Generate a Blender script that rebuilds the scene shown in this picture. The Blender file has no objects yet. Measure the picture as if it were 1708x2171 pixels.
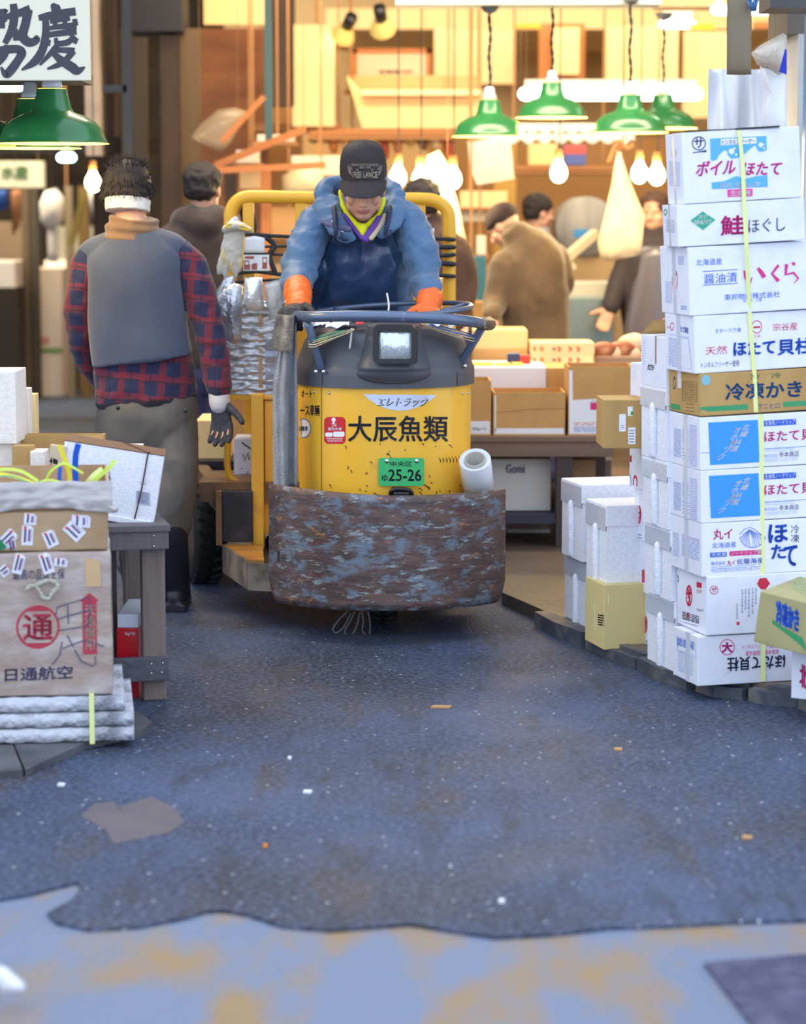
import bpy, bmesh, math, random
from mathutils import Vector, Matrix, noise
from mathutils.bvhtree import BVHTree
random.seed(7)
V = Vector
PI = math.pi
S = bpy.context.scene
COL = S.collection
# ------------------------------------------------------------------ camera, sky, lights, exposure
FPX = 5126.0; CX = 854.0; CY = 1085.5; CAMH = 1.5
PITCH = math.atan(640.0/FPX)
cd = bpy.data.cameras.new('camera'); cam = bpy.data.objects.new('camera', cd); COL.objects.link(cam)
cd.sensor_fit = 'VERTICAL'; cd.sensor_height = 36.0; cd.sensor_width = 36.0*1708/2171; cd.lens = FPX/2171*36.0
cam.location = (0, 0, CAMH); cam.rotation_euler = (PI/2-PITCH, 0, 0)
cd.dof.use_dof = True; cd.dof.focus_distance = 8.15; cd.dof.aperture_fstop = 2.4
cd.clip_end = 100
S.camera = cam
S.view_settings.view_transform = 'Standard'; S.view_settings.look = 'None'; S.view_settings.gamma = 1
S.view_settings.exposure = 0.42
S.cycles.max_bounces = 7; S.cycles.sample_clamp_indirect = 6
w = bpy.data.worlds.new('sky'); S.world = w; w.use_nodes = True
bg = w.node_tree.nodes['Background']; bg.inputs[0].default_value = (0.70, 0.82, 1.0, 1); bg.inputs[1].default_value = 1.55

def area(name, loc, rot, sx, sy, watt, col):
    l = bpy.data.lights.new(name, 'AREA'); l.shape = 'RECTANGLE'; l.size = sx; l.size_y = sy; l.energy = watt; l.color = col
    o = bpy.data.objects.new(name, l); COL.objects.link(o); o.location = loc; o.rotation_euler = rot
    return o
WARM = (1.0, 0.82, 0.60)
# unseen warm fill lights added to brighten the hall (housings are modelled further down)
area('hall_fill', (0.9, 10.9, 3.25), (math.radians(38), 0, 0), 4.6, 0.5, 118, WARM)
area('hall_fill', (1.0, 14.2, 3.55), (math.radians(38), 0, 0), 4.6, 0.6, 108, WARM)
area('hall_fill', (1.2, 17.4, 3.6), (math.radians(20), 0, 0), 5.0, 0.6, 78, WARM)
area('hall_fill', (-3.4, 18.6, 3.6), (math.radians(34), 0, 0), 2.4, 0.5, 200, (1.0, 0.86, 0.62))
area('hall_fill', (-1.2, 10.2, 3.3), (0, 0, 0), 1.6, 0.3, 40, WARM)

# ------------------------------------------------------------------ pixel helpers (frame 1708 x 2171)
CAM = V((0, 0, CAMH))
cp, sp = math.cos(PITCH), math.sin(PITCH)
def ray(px, py):
    u = (px-CX)/FPX; v = (CY-py)/FPX
    return V((u, cp+v*sp, -sp+v*cp))
def W(px, py, Y):
    d = ray(px, py); return CAM + d*(Y/d.y)
def G(px, py, z=0.0):
    d = ray(px, py); return CAM + d*((z-CAMH)/d.z)
def SC(Y): return FPX/Y      # pixels per metre

# ------------------------------------------------------------------ materials
def lin(c):
    r = []
    for x in c:
        x = x/255.0
        r.append(x/12.92 if x <= 0.04045 else ((x+0.055)/1.055)**2.4)
    return (r[0], r[1], r[2], 1)
MATS = {}
def mat(name, rgb, rough=0.6, metal=0.0, var=None, bump=None, emit=None, trans=0.0, alpha=1.0, spec=0.5, coat=0.0, sheen=0.0):
    """var=(scale, rgb2, lo, hi[, stretch]); bump=(scale, strength[, stretch])"""
    if name in MATS: return MATS[name]
    m = bpy.data.materials.new(name); m.use_nodes = True; MATS[name] = m
    nt = m.node_tree; b = nt.nodes['Principled BSDF']
    b.inputs['Base Color'].default_value = lin(rgb); b.inputs['Roughness'].default_value = rough
    b.inputs['Metallic'].default_value = metal; b.inputs['Specular IOR Level'].default_value = spec
    b.inputs['Coat Weight'].default_value = coat; b.inputs['Sheen Weight'].default_value = sheen
    b.inputs['Transmission Weight'].default_value = trans; b.inputs['Alpha'].default_value = alpha
    if emit:
        b.inputs['Emission Color'].default_value = lin(emit[0]); b.inputs['Emission Strength'].default_value = emit[1]
    tc = None
    def coords(st):
        nonlocal tc
        if tc is None: tc = nt.nodes.new('ShaderNodeTexCoord')
        mp = nt.nodes.new('ShaderNodeMapping'); nt.links.new(tc.outputs['Object'], mp.inputs[0])
        mp.inputs['Scale'].default_value = st
        return mp.outputs[0]
    if var:
        n = nt.nodes.new('ShaderNodeTexNoise'); n.inputs['Scale'].default_value = var[0]; n.inputs['Detail'].default_value = 6
        nt.links.new(coords(var[4] if len(var) > 4 else (1, 1, 1)), n.inputs['Vector'])
        r = nt.nodes.new('ShaderNodeMapRange'); r.inputs[1].default_value = var[2]; r.inputs[2].default_value = var[3]
        nt.links.new(n.outputs['Fac'], r.inputs[0])
        mx = nt.nodes.new('ShaderNodeMix'); mx.data_type = 'RGBA'
        nt.links.new(r.outputs[0], mx.inputs[0]); mx.inputs[6].default_value = lin(rgb); mx.inputs[7].default_value = lin(var[1])
        nt.links.new(mx.outputs[2], b.inputs['Base Color'])
    if bump:
        n2 = nt.nodes.new('ShaderNodeTexNoise'); n2.inputs['Scale'].default_value = bump[0]; n2.inputs['Detail'].default_value = 5
        nt.links.new(coords(bump[2] if len(bump) > 2 else (1, 1, 1)), n2.inputs['Vector'])
        bp = nt.nodes.new('ShaderNodeBump'); bp.inputs['Strength'].default_value = bump[1]; bp.inputs['Distance'].default_value = 0.02
        nt.links.new(n2.outputs['Fac'], bp.inputs['Height']); nt.links.new(bp.outputs[0], b.inputs['Normal'])
    return m

# ------------------------------------------------------------------ mesh builder
TXT = {}
def glyphs(s, bold=0.0, res=3, line=1.0):
    key = (s, bold, line)
    if key in TXT: return TXT[key]
    c = bpy.data.curves.new('t', 'FONT'); c.body = s; c.offset = bold; c.resolution_u = res; c.space_line = line
    c.align_x = 'CENTER'
    o = bpy.data.objects.new('t', c)
    me = o.to_mesh()
    vs = [(v.co.x, v.co.y) for v in me.vertices]; fs = [tuple(p.vertices) for p in me.polygons]
    o.to_mesh_clear(); bpy.data.objects.remove(o); bpy.data.curves.remove(c)
    x0 = min(v[0] for v in vs); x1 = max(v[0] for v in vs); y0 = min(v[1] for v in vs); y1 = max(v[1] for v in vs)
    vs = [((x-x0)/(x1-x0), (y-y0)/(y1-y0)) for x, y in vs]
    TXT[key] = (vs, fs); return TXT[key]

def frame_of(t, up):
    t = t.normalized(); up = V(up)
    if abs(t.dot(up.normalized())) > 0.98: up = V((1, 0, 0)) if abs(t.x) < 0.9 else V((0, 1, 0))
    a = up.cross(t).normalized(); b = t.cross(a).normalized()
    return a, b
def catmull(P, k):
    if len(P) < 3 or k <= 1: 
        return [p.copy() if hasattr(p, 'copy') else p for p in P]
    out = []
    n = len(P)
    for i in range(n-1):
        p0 = P[max(i-1, 0)]; p1 = P[i]; p2 = P[i+1]; p3 = P[min(i+2, n-1)]
        for j in range(k):
            t = j/k
            out.append(0.5*((2*p1)+(-p0+p2)*t+(2*p0-5*p1+4*p2-p3)*t*t+(-p0+3*p1-3*p2+p3)*t*t*t))
    out.append(P[-1]); return out

class MB:
    def __init__(self): self.v = []; self.f = []; self.m = []; self.s = []; self.mats = []; self.bvh = None
    def mi(self, m):
        if m not in self.mats: self.mats.append(m)
        return self.mats.index(m)
    def add(self, vs, fs, m, smooth=False):
        o = len(self.v); k = self.mi(m)
        self.v.extend(V(p) for p in vs)
        for f in fs: self.f.append(tuple(i+o for i in f)); self.m.append(k); self.s.append(smooth)
        return self
    def box(self, m, x0, y0, z0, x1, y1, z1, M=None, bev=0.0):
        if bev <= 0:
            vs = [V((x, y, z)) for x in (x0, x1) for y in (y0, y1) for z in (z0, z1)]
            fs = [(0, 1, 3, 2), (4, 6, 7, 5), (0, 4, 5, 1), (2, 3, 7, 6), (0, 2, 6, 4), (1, 5, 7, 3)]
        else:
            bm = bmesh.new(); bmesh.ops.create_cube(bm, size=1)
            for v in bm.verts: v.co = V(((x0+x1)/2+v.co.x*(x1-x0), (y0+y1)/2+v.co.y*(y1-y0), (z0+z1)/2+v.co.z*(z1-z0)))
            bmesh.ops.bevel(bm, geom=bm.edges[:], offset=bev, segments=2, profile=0.6, affect='EDGES')
            bm.verts.index_update(); vs = [v.co.copy() for v in bm.verts]; fs = [tuple(v.index for v in f.verts) for f in bm.faces]; bm.free()
        if M: vs = [M @ v for v in vs]
        return self.add(vs, fs, m)
    def prism(self, m, poly, z0, z1, M=None, axis='z'):
        n = len(poly); vs = []
        for z in (z0, z1):
            for a, b in poly:
                vs.append(V((a, b, z)) if axis == 'z' else (V((a, z, b)) if axis == 'y' else V((z, a, b))))
        fs = [tuple(range(n))[::-1], tuple(range(n, 2*n))]+[(i, (i+1) % n, n+(i+1) % n, n+i) for i in range(n)]
        if M: vs = [M @ v for v in vs]
        return self.add(vs, fs, m)
    def quad(self, m, a, b, c, d): return self.add([a, b, c, d], [(0, 1, 2, 3)], m)
    def bar(self, m, p, q, wx, wz, up=(0, 0, 1)):
        p = V(p); q = V(q); a, b = frame_of(q-p, up); vs = []
        for c in (p, q):
            for i, j in ((-1, -1), (1, -1), (1, 1), (-1, 1)): vs.append(c+a*(i*wx/2)+b*(j*wz/2))
        return self.add(vs, [(3, 2, 1, 0), (4, 5, 6, 7)]+[(i, (i+1) % 4, 4+(i+1) % 4, 4+i) for i in range(4)], m)
    def sweep(self, m, pts, radii, up=(0, 0, 1), n=12, k=4, cap=True, e=2.0, closed=False, dome=False):
        P = [V(p) for p in pts]; R = [V((r, r)) if not isinstance(r, (tuple, list)) else V(r) for r in (radii if isinstance(radii, (list,)) else [radii]*len(P))]
        if closed:
            L = len(P); PP = []; RR = []
            for i in range(L):
                for j in range(k):
                    t = j/k; a, b, c, d = P[(i-1) % L], P[i], P[(i+1) % L], P[(i+2) % L]
                    PP.append(0.5*((2*b)+(-a+c)*t+(2*a-5*b+4*c-d)*t*t+(-a+3*b-3*c+d)*t*t*t)); RR.append(R[i].lerp(R[(i+1) % L], t))
            P, R = PP, RR
        else: P = catmull(P, k); R = catmull(R, k)
        L = len(P)
        if dome and not closed:
            t0 = (P[0]-P[1]).normalized(); t1 = (P[-1]-P[-2]).normalized(); a0 = min(R[0]); a1 = min(R[-1])
            pre = [(P[0]+t0*a0*math.sin(q), R[0]*max(math.cos(q), 0.05)) for q in (1.5, 1.1, 0.6)]
            post = [(P[-1]+t1*a1*math.sin(q), R[-1]*max(math.cos(q), 0.05)) for q in (0.6, 1.1, 1.5)]
            P = [x[0] for x in pre]+P+[x[0] for x in post]; R = [x[1] for x in pre]+R+[x[1] for x in post]; L = len(P)
        vs = []; TT = [(P[(i+1) % L]-P[i-1]) if closed else (P[min(i+1, L-1)]-P[max(i-1, 0)]) for i in range(L)]; TT = [t.normalized() for t in TT]
        carry = (not closed) and any(abs(t.dot(V(up).normalized())) > .95 for t in TT); a = None
        for i in range(L):
            t = TT[i]
            if carry and a is not None:
                a = (a-t*a.dot(t)).normalized(); b = t.cross(a).normalized()
            else: a, b = frame_of(t, up)
            for j in range(n):
                q = 2*PI*j/n; c, s_ = math.cos(q), math.sin(q)
                c = math.copysign(abs(c)**(2/e), c); s_ = math.copysign(abs(s_)**(2/e), s_)
                vs.append(P[i]+a*(c*R[i].x)+b*(s_*R[i].y))
        fs = []
        for i in range(L if closed else L-1):
            for j in range(n):
                i2 = (i+1) % L; fs.append((i*n+j, i*n+(j+1) % n, i2*n+(j+1) % n, i2*n+j))
        if cap and not closed: fs.append(tuple(range(n))[::-1]); fs.append(tuple((L-1)*n+j for j in range(n)))
        return self.add(vs, fs, m, True)
    def lathe(self, m, prof, c=(0, 0, 0), n=40, M=None, a0=0.0, a1=2*PI, smooth=True):
        c = V(c); full = abs(a1-a0-2*PI) < 1e-6; k = n if full else n+1; vs = []
        for r, z in prof:
            for j in range(k):
                q = a0+(a1-a0)*j/n; p = V((r*math.cos(q), r*math.sin(q), z))
                vs.append((M @ p if M else p)+c)
        fs = []
        for i in range(len(prof)-1):
            for j in range(n):
                j2 = (j+1) % k; fs.append((i*k+j, i*k+j2, (i+1)*k+j2, (i+1)*k+j))
        return self.add(vs, fs, m, smooth)
    def ell(self, m, c, r, M=None, nu=20, nv=12):
        prof = [(math.sin(PI*i/nv), -math.cos(PI*i/nv)) for i in range(nv+1)]
        prof[0] = (0.01, -1); prof[-1] = (0.01, 1)
        T = Matrix.Diagonal((r[0], r[1], r[2], 1))
        if M: T = M.to_4x4() @ T
        o = len(self.v)
        self.lathe(m, prof, c, nu, T)
        return self.add([], [tuple(o+j for j in range(nu))[::-1], tuple(o+nv*nu+j for j in range(nu))] if False else [], m)
    def sphere_closed(self, m, c, r, M=None):
        bm = bmesh.new(); bmesh.ops.create_uvsphere(bm, u_segments=20, v_segments=12, radius=1)
        T = Matrix.Diagonal((r[0], r[1], r[2], 1))
        if M: T = M.to_4x4() @ T
        c = V(c); bm.verts.index_update()
        vs = [(T @ v.co)+c for v in bm.verts]; fs = [tuple(v.index for v in f.verts) for f in bm.faces]; bm.free()
        return self.add(vs, fs, m, True)
    def grid(self, m, fn, nu, nv, smooth=True, both=False):
        vs = [fn(i/nu, j/nv) for j in range(nv+1) for i in range(nu+1)]
        fs = [(j*(nu+1)+i, j*(nu+1)+i+1, (j+1)*(nu+1)+i+1, (j+1)*(nu+1)+i) for j in range(nv) for i in range(nu)]
        return self.add(vs, fs, m, smooth)
    def slab(self, m, fn, nu, nv, th, smooth=True):
        """closed sheet with thickness vector th"""
        th = V(th); a = [fn(i/nu, j/nv) for j in range(nv+1) for i in range(nu+1)]; k = len(a)
        vs = a+[p+th for p in a]; q = lambda i, j: j*(nu+1)+i
        fs = [(q(i, j), q(i+1, j), q(i+1, j+1), q(i, j+1)) for j in range(nv) for i in range(nu)]
        fs += [tuple(x+k for x in f)[::-1] for f in fs]
        loop = [q(i, 0) for i in range(nu+1)]+[q(nu, j) for j in range(1, nv+1)]+[q(i, nv) for i in range(nu-1, -1, -1)]+[q(0, j) for j in range(nv-1, 0, -1)]
        for i in range(len(loop)):
            x, y = loop[i], loop[(i+1) % len(loop)]; fs.append((y, x, x+k, y+k))
        return self.add(vs, fs, m, smooth)
    # ---- print flat artwork onto this mesh as seen along the sight lines
    def target(self): self.bvh = BVHTree.FromPolygons([tuple(v) for v in self.v], self.f); return self
    def _press(self, m, vs, fs, lift, cell, bvh):
        if cell:
            bm = bmesh.new(); bv = [bm.verts.new((x, y, 0)) for x, y in vs]
            for f in fs:
                try: bm.faces.new([bv[i] for i in f])
                except ValueError: pass
            for ax in (0, 1):
                lo = min(p[ax] for p in vs); hi = max(p[ax] for p in vs); c = lo+cell
                while c < hi:
                    no = (1, 0, 0) if ax == 0 else (0, 1, 0); co = (c, 0, 0) if ax == 0 else (0, c, 0)
                    bmesh.ops.bisect_plane(bm, geom=bm.verts[:]+bm.edges[:]+bm.faces[:], plane_co=co, plane_no=no); c += cell
            bm.verts.index_update(); vs = [(v.co.x, v.co.y) for v in bm.verts]; fs = [tuple(v.index for v in f.verts) for f in bm.faces]; bm.free()
        out = []; bad = set()
        for i, (x, y) in enumerate(vs):
            d = ray(x, y).normalized(); loc, nrm, idx, dist = bvh.ray_cast(CAM, d)
            if loc is None: bad.add(i); out.append(CAM+d*8)
            else: out.append(loc-d*lift)
        fs = [f for f in fs if not any(i in bad for i in f)]
        self.add(out, fs, m)
    def text(self, s, m, x0, y0, x1, y1, slope=0.0, bold=0.0, shear=0.0, lift=0.0012, cell=None, bvh=None, vert=False, line=1.0, flip=False, vslope=0.0):
        if vert: s = '\n'.join(s)
        vs, fs = glyphs(s, 0.0, line=line)
        P = []
        if bold > 0.006:
            nl = s.count('\n')+1; em = abs(y1-y0)/nl; r = bold*em*.75; gx = 1/abs(x1-x0); gy = 1/abs(y1-y0); n0 = len(vs); nv = []; nf = []
            for k, (a, b_) in enumerate(((1, 0), (-1, 0), (0, 1), (0, -1), (.7, .7), (-.7, -.7), (.7, -.7), (-.7, .7)) if bold > .02 else ((1, .4), (-1, -.4), (0, 1), (0, -1))):
                sx = 1-2*r*gx; sy = 1-2*r*gy
                nv += [(.5+(u-.5)*sx+a*r*gx, .5+(v-.5)*sy+b_*r*gy) for u, v in vs]; nf += [tuple(i+k*n0 for i in f) for f in fs]
            vs, fs = nv, nf
        for u, v in vs:
            if flip: u, v = 1-u, 1-v
            x = x0+u*(x1-x0)+shear*(v-0.5)*(y1-y0); y = y1-v*(y1-y0)
            x += vslope*(y-y0)
            P.append((x, y+slope*(x-x0)))
        self._press(m, P, fs, lift, cell, bvh or self.bvh); return self
    def patch(self, m, pts, lift=0.0008, cell=None, bvh=None):
        self._press(m, [tuple(p) for p in pts], [tuple(range(len(pts)))], lift, cell, bvh or self.bvh); return self
    def rect(self, m, x0, y0, x1, y1, slope=0.0, **k):
        return self.patch(m, [(x0, y1), (x1, y1+slope*(x1-x0)), (x1, y0+slope*(x1-x0)), (x0, y0)], **k)
    def ring(self, m, cx, cy, rx, ry, wd, **k):
        n = 28
        P = [(cx+rx*math.cos(2*PI*i/n), cy+ry*math.sin(2*PI*i/n)) for i in range(n)]+[(cx+(rx-wd)*math.cos(2*PI*i/n), cy+(ry-wd*ry/rx)*math.sin(2*PI*i/n)) for i in range(n)]
        self._press(m, P, [(i, (i+1) % n, n+(i+1) % n, n+i) for i in range(n)], k.get('lift', 0.0008), k.get('cell'), k.get('bvh') or self.bvh); return self
    def disc(self, m, cx, cy, rx, ry, **k):
        n = 28; return self.patch(m, [(cx+rx*math.cos(2*PI*i/n), cy+ry*math.sin(2*PI*i/n)) for i in range(n)], **k)
    def stroke(self, m, pts, wd, **k):
        """poly-line in pixels with width wd (or list)"""
        n = len(pts); W_ = wd if isinstance(wd, list) else [wd]*n; L = []; R = []
        for i in range(n):
            a = V(pts[max(i-1, 0)]); b = V(pts[min(i+1, n-1)]); t = (b-a).normalized(); q = V((-t.y, t.x))*(W_[i]/2); p = V(pts[i])
            L.append(tuple(p+q)); R.append(tuple(p-q))
        self._press(m, L+R, [(i, i+1, n+i+1, n+i) for i in range(n-1)], k.get('lift', 0.001), k.get('cell'), k.get('bvh') or self.bvh); return self
    def build(self, name, parent=None, base=None, sharp=None):
        base = V(parent['_b']) if parent is not None else (V(base) if base is not None else V((0, 0, 0)))
        me = bpy.data.meshes.new(name); me.from_pydata([tuple(v-base) for v in self.v], [], self.f)
        for m in self.mats: me.materials.append(m)
        me.polygons.foreach_set('material_index', self.m); me.polygons.foreach_set('use_smooth', self.s); me.update()
        if sharp: 
            try: me.set_sharp_from_angle(angle=math.radians(sharp))
            except Exception: pass
        o = bpy.data.objects.new(name, me); COL.objects.link(o)
        o['_b'] = tuple(base)
        if parent is not None: o.parent = parent
        else: o.location = base
        return o

def fix_normals(o):
    bm = bmesh.new(); bm.from_mesh(o.data); bmesh.ops.recalc_face_normals(bm, faces=bm.faces); bm.to_mesh(o.data); bm.free()
def tag(o, label, cat, group=None):
    o['label'] = label; o['category'] = cat
    if group: o['group'] = group
    return o
def thing(name, label, cat, base=(0, 0, 0), group=None):
    o = bpy.data.objects.new(name, None); COL.objects.link(o); o.location = base; o['_b'] = tuple(base)
    return tag(o, label, cat, group)
def struct(o): o['kind'] = 'structure'; return o
def copy_tree(o, loc=None, label=None, parent=None):
    c = o.copy(); COL.objects.link(c)
    if parent is not None: c.parent = parent
    if loc is not None: c.location = loc
    if label: c['label'] = label
    for ch in list(o.children): copy_tree(ch, None, None, c)
    return c

# voxel-merged organic mesh
def merge(mb, name, m, parent, voxel=0.006, smooth=6, fold=None, regions=None):
    me = bpy.data.meshes.new('tmp'); me.from_pydata([tuple(v) for v in mb.v], [], mb.f); me.update()
    bm = bmesh.new(); bm.from_mesh(me); bmesh.ops.recalc_face_normals(bm, faces=bm.faces); bm.to_mesh(me); bm.free()
    o = bpy.data.objects.new('tmp', me); COL.objects.link(o)
    r = o.modifiers.new('r', 'REMESH'); r.mode = 'VOXEL'; r.voxel_size = voxel
    s_ = o.modifiers.new('s', 'SMOOTH'); s_.factor = 0.5; s_.iterations = smooth
    dg = bpy.context.evaluated_depsgraph_get(); ev = o.evaluated_get(dg)
    me2 = bpy.data.meshes.new_from_object(ev); bpy.data.objects.remove(o); bpy.data.meshes.remove(me)
    if fold:
        no = [v.normal.copy() for v in me2.vertices]
        for v, n in zip(me2.vertices, no): v.co += n*fold(v.co, n)
    b = V(parent['_b'])
    me2.materials.clear(); me2.materials.append(m)
    if regions:
        for mm, pred in regions:
            me2.materials.append(mm); k = len(me2.materials)-1
            for p in me2.polygons:
                if pred(p.center): p.material_index = k
    for v in me2.vertices: v.co -= b
    for p in me2.polygons: p.use_smooth = True
    me2.name = name; me2.update()
    q = bpy.data.objects.new(name, me2); COL.objects.link(q); q.parent = parent; q['_b'] = tuple(b)
    return q
def swing(o, pivot, ang):
    M = Matrix.Translation(V(pivot)) @ Matrix.Rotation(ang, 4, 'Z') @ Matrix.Translation(-V(pivot))
    l = M @ V(o.location); o.location = l; o.rotation_euler[2] += ang
def folds(amp, sc, st=(1, 1, 1), off=0):
    def f(p, n): 
        q = V((p.x*st[0]+off, p.y*st[1], p.z*st[2]))*sc
        return amp*(noise.noise(q)+0.5*noise.noise(q*2.1))
    return f
# ================================================================== THE SETTING
def node_asphalt():
    m = bpy.data.materials.new('asphalt'); m.use_nodes = True; nt = m.node_tree; b = nt.nodes['Principled BSDF']; L = nt.links.new
    tc = nt.nodes.new('ShaderNodeTexCoord')
    def nz(sc, det=6, st=(1, 1, 1), rg=0.6):
        mp = nt.nodes.new('ShaderNodeMapping'); mp.inputs['Scale'].default_value = st; L(tc.outputs['Object'], mp.inputs[0])
        n = nt.nodes.new('ShaderNodeTexNoise'); n.inputs['Scale'].default_value = sc; n.inputs['Detail'].default_value = det; n.inputs['Roughness'].default_value = rg
        L(mp.outputs[0], n.inputs['Vector']); return n.outputs['Fac']
    def ramp(f, a, c):
        r = nt.nodes.new('ShaderNodeMapRange'); r.inputs[1].default_value = a; r.inputs[2].default_value = c; L(f, r.inputs[0]); return r.outputs[0]
    def mix(f, a, c):
        x = nt.nodes.new('ShaderNodeMix'); x.data_type = 'RGBA'; L(f, x.inputs[0])
        for i, q in ((6, a), (7, c)):
            if isinstance(q, tuple): x.inputs[i].default_value = q
            else: L(q, x.inputs[i])
        return x.outputs[2]
    c = mix(ramp(nz(1.1), 0.35, 0.68), lin((28, 36, 54)), lin((62, 80, 114)))
    c = mix(ramp(nz(2.6, 8, (1.6, 0.5, 1)), 0.54, 0.68), c, lin((66, 54, 50)))
    c = mix(ramp(nz(60, 4), 0.45, 0.72), c, lin((96, 110, 140)))
    c = mix(ramp(nz(7, 8, (1.3, .35, 1)), 0.54, 0.80), c, lin((30, 36, 50)))
    # fine pale grit
    vo = nt.nodes.new('ShaderNodeTexVoronoi'); vo.inputs['Scale'].default_value = 26; L(tc.outputs['Object'], vo.inputs['Vector'])
    r = nt.nodes.new('ShaderNodeMapRange'); r.inputs[1].default_value = 0.13; r.inputs[2].default_value = 0.08; L(vo.outputs['Distance'], r.inputs[0])
    sep = nt.nodes.new('ShaderNodeSeparateColor'); L(vo.outputs['Color'], sep.inputs[0])
    g = nt.nodes.new('ShaderNodeMath'); g.operation = 'GREATER_THAN'; g.inputs[1].default_value = 0.66; L(sep.outputs[0], g.inputs[0])
    g2 = nt.nodes.new('ShaderNodeMath'); g2.operation = 'MULTIPLY'; L(r.outputs[0], g2.inputs[0]); L(g.outputs[0], g2.inputs[1])
    c = mix(g2.outputs[0], c, lin((214, 214, 216)))
    L(c, b.inputs['Base Color'])
    L(ramp(nz(1.6), 0.3, 0.75), (mr := nt.nodes.new('ShaderNodeMapRange')).inputs[0]); mr.inputs[3].default_value = 0.42; mr.inputs[4].default_value = 0.75
    L(mr.outputs[0], b.inputs['Roughness'])
    bp = nt.nodes.new('ShaderNodeBump'); bp.inputs['Strength'].default_value = 0.8; bp.inputs['Distance'].default_value = 0.014
    L(nz(70, 5), bp.inputs['Height']); L(bp.outputs[0], b.inputs['Normal'])
    return m
ASPH = node_asphalt()
CONC = mat('concrete_floor', (112, 124, 148), 0.6, var=(3.1, (150, 122, 86), 0.44, 0.64, (1.5, .6, 1)), bump=(30, .3))
HALLF = mat('hall_floor', (120, 100, 84), 0.45, var=(1.5, (84, 78, 74), 0.4, 0.65), bump=(20, .2))
KERB = mat('kerb_stone', (70, 72, 82), 0.6, var=(6, (128, 122, 112), 0.5, 0.72), bump=(12, .8))
STONE = mat('paving_stone', (92, 92, 96), 0.55, var=(5, (66, 66, 72), 0.4, 0.65), bump=(14, .5))

fl = MB().box(CONC, -8, -2, -0.3, 7, 9.0, -0.008).build('floor'); struct(fl)
# asphalt over the concrete, wavy cut edge toward the street
edge = [(-700, 1880), (-300, 1895), (0, 1905), (60, 1895), (165, 1868), (172, 1885), (150, 1908), (100, 1934), (120, 1955), (190, 1969), (300, 1962), (400, 1942), (432, 1931), (470, 1928), (520, 1936), (600, 1962), (700, 1970), (870, 1957), (960, 1972), (1050, 1985), (1170, 1979), (1290, 1965), (1430, 1961), (1560, 1953), (1708, 1949), (2100, 1940)]
E = [G(x, y, 0) for x, y in edge]
R_ = [G(1708, 1497, 0), G(1480, 1462, 0), G(1262, 1372, 0), G(1064, 1283, 0), V((0.45, 11.4, 0)), V((0.2, 26, 0))]
poly = [(p.x, p.y) for p in E]+[(4.2, G(1900, 1540, 0).y)]+[(p.x, p.y) for p in R_]+[(-7, 26), (-7, 6.0)]
mb = MB().prism(ASPH, poly, -0.008, 0.0)
dk = mat('asphalt_dark_patch', (58, 60, 92), 0.6, bump=(60, .5), var=(14, (92, 92, 118), .45, .7))
pq = [G(x, y, 0) for x, y in ((1492, 2040), (1800, 2014), (2050, 2420), (1790, 2420))]
mb.prism(dk, [(p.x, p.y) for p in pq], -0.008, 0.0)
pt = mat('asphalt_worn_patch', (104, 94, 98), 0.6, bump=(50, .4), var=(5, (84, 82, 92), .4, .7))
pq = [G(x, y, 0) for x, y in ((200, 1705), (240, 1700), (262, 1722), (250, 1712), (320, 1690), (370, 1712), (392, 1745), (360, 1765), (300, 1778), (240, 1790), (225, 1760), (170, 1730))]
mb.prism(pt, [(p.x, p.y) for p in pq], -0.001, 0.0012)
struct(mb.build('floor')); 
pp = [(p.x, p.y) for p in R_]+[(5.2, 26), (5.2, G(1708, 1520, 0).y)]
struct(MB().prism(HALLF, pp, -0.05, 0.05).build('floor'))
# kerb stones along the right pavement
kp = [G(1800, 1520, 0), G(1708, 1497, 0), G(1600, 1480, 0), G(1480, 1462, 0), G(1370, 1420, 0), G(1262, 1372, 0), G(1160, 1325, 0)]
for i in range(len(kp)-1):
    a, b = kp[i], kp[i+1]; k = MB()
    d = (b-a).normalized(); nn = V((-d.y, d.x, 0))
    if nn.y > 0: nn = -nn
    rnd = random.Random(i)
    pts = [a+d*0.008, a+nn*(0.03+.03*rnd.random())+d*0.01, (a+b)/2+nn*(0.045+.03*rnd.random()), b+nn*(0.03+.03*rnd.random())-d*0.01, b-d*0.008]
    pts = [(p.x, p.y) for p in pts]
    k.prism(KERB, pts, 0.0, 0.035+0.02*rnd.random())
    q = [(x+nn.x*-0.02, y+nn.y*-0.02) for x, y in pts]
    k.prism(KERB, [(x*0.7+q[0][0]*.3, y*0.7+q[0][1]*.3) for x, y in q], 0.0, 0.052)
    struct(k.build('trim_%d' % (i+1), base=a))
# paving slabs under the left load
for i, sl in enumerate([[(-150, 1470), (52, 1480), (20, 1560), (48, 1632), (-150, 1650)], [(60, 1480), (250, 1480), (322, 1530), (300, 1548), (186, 1572), (54, 1632), (24, 1562)]]):
    pq = [G(x, y, 0.02) for x, y in sl]
    struct(MB().prism(STONE, [(p.x, p.y) for p in pq], 0.0, 0.02).build('trim_%d' % (i+8), base=pq[0]))

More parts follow.
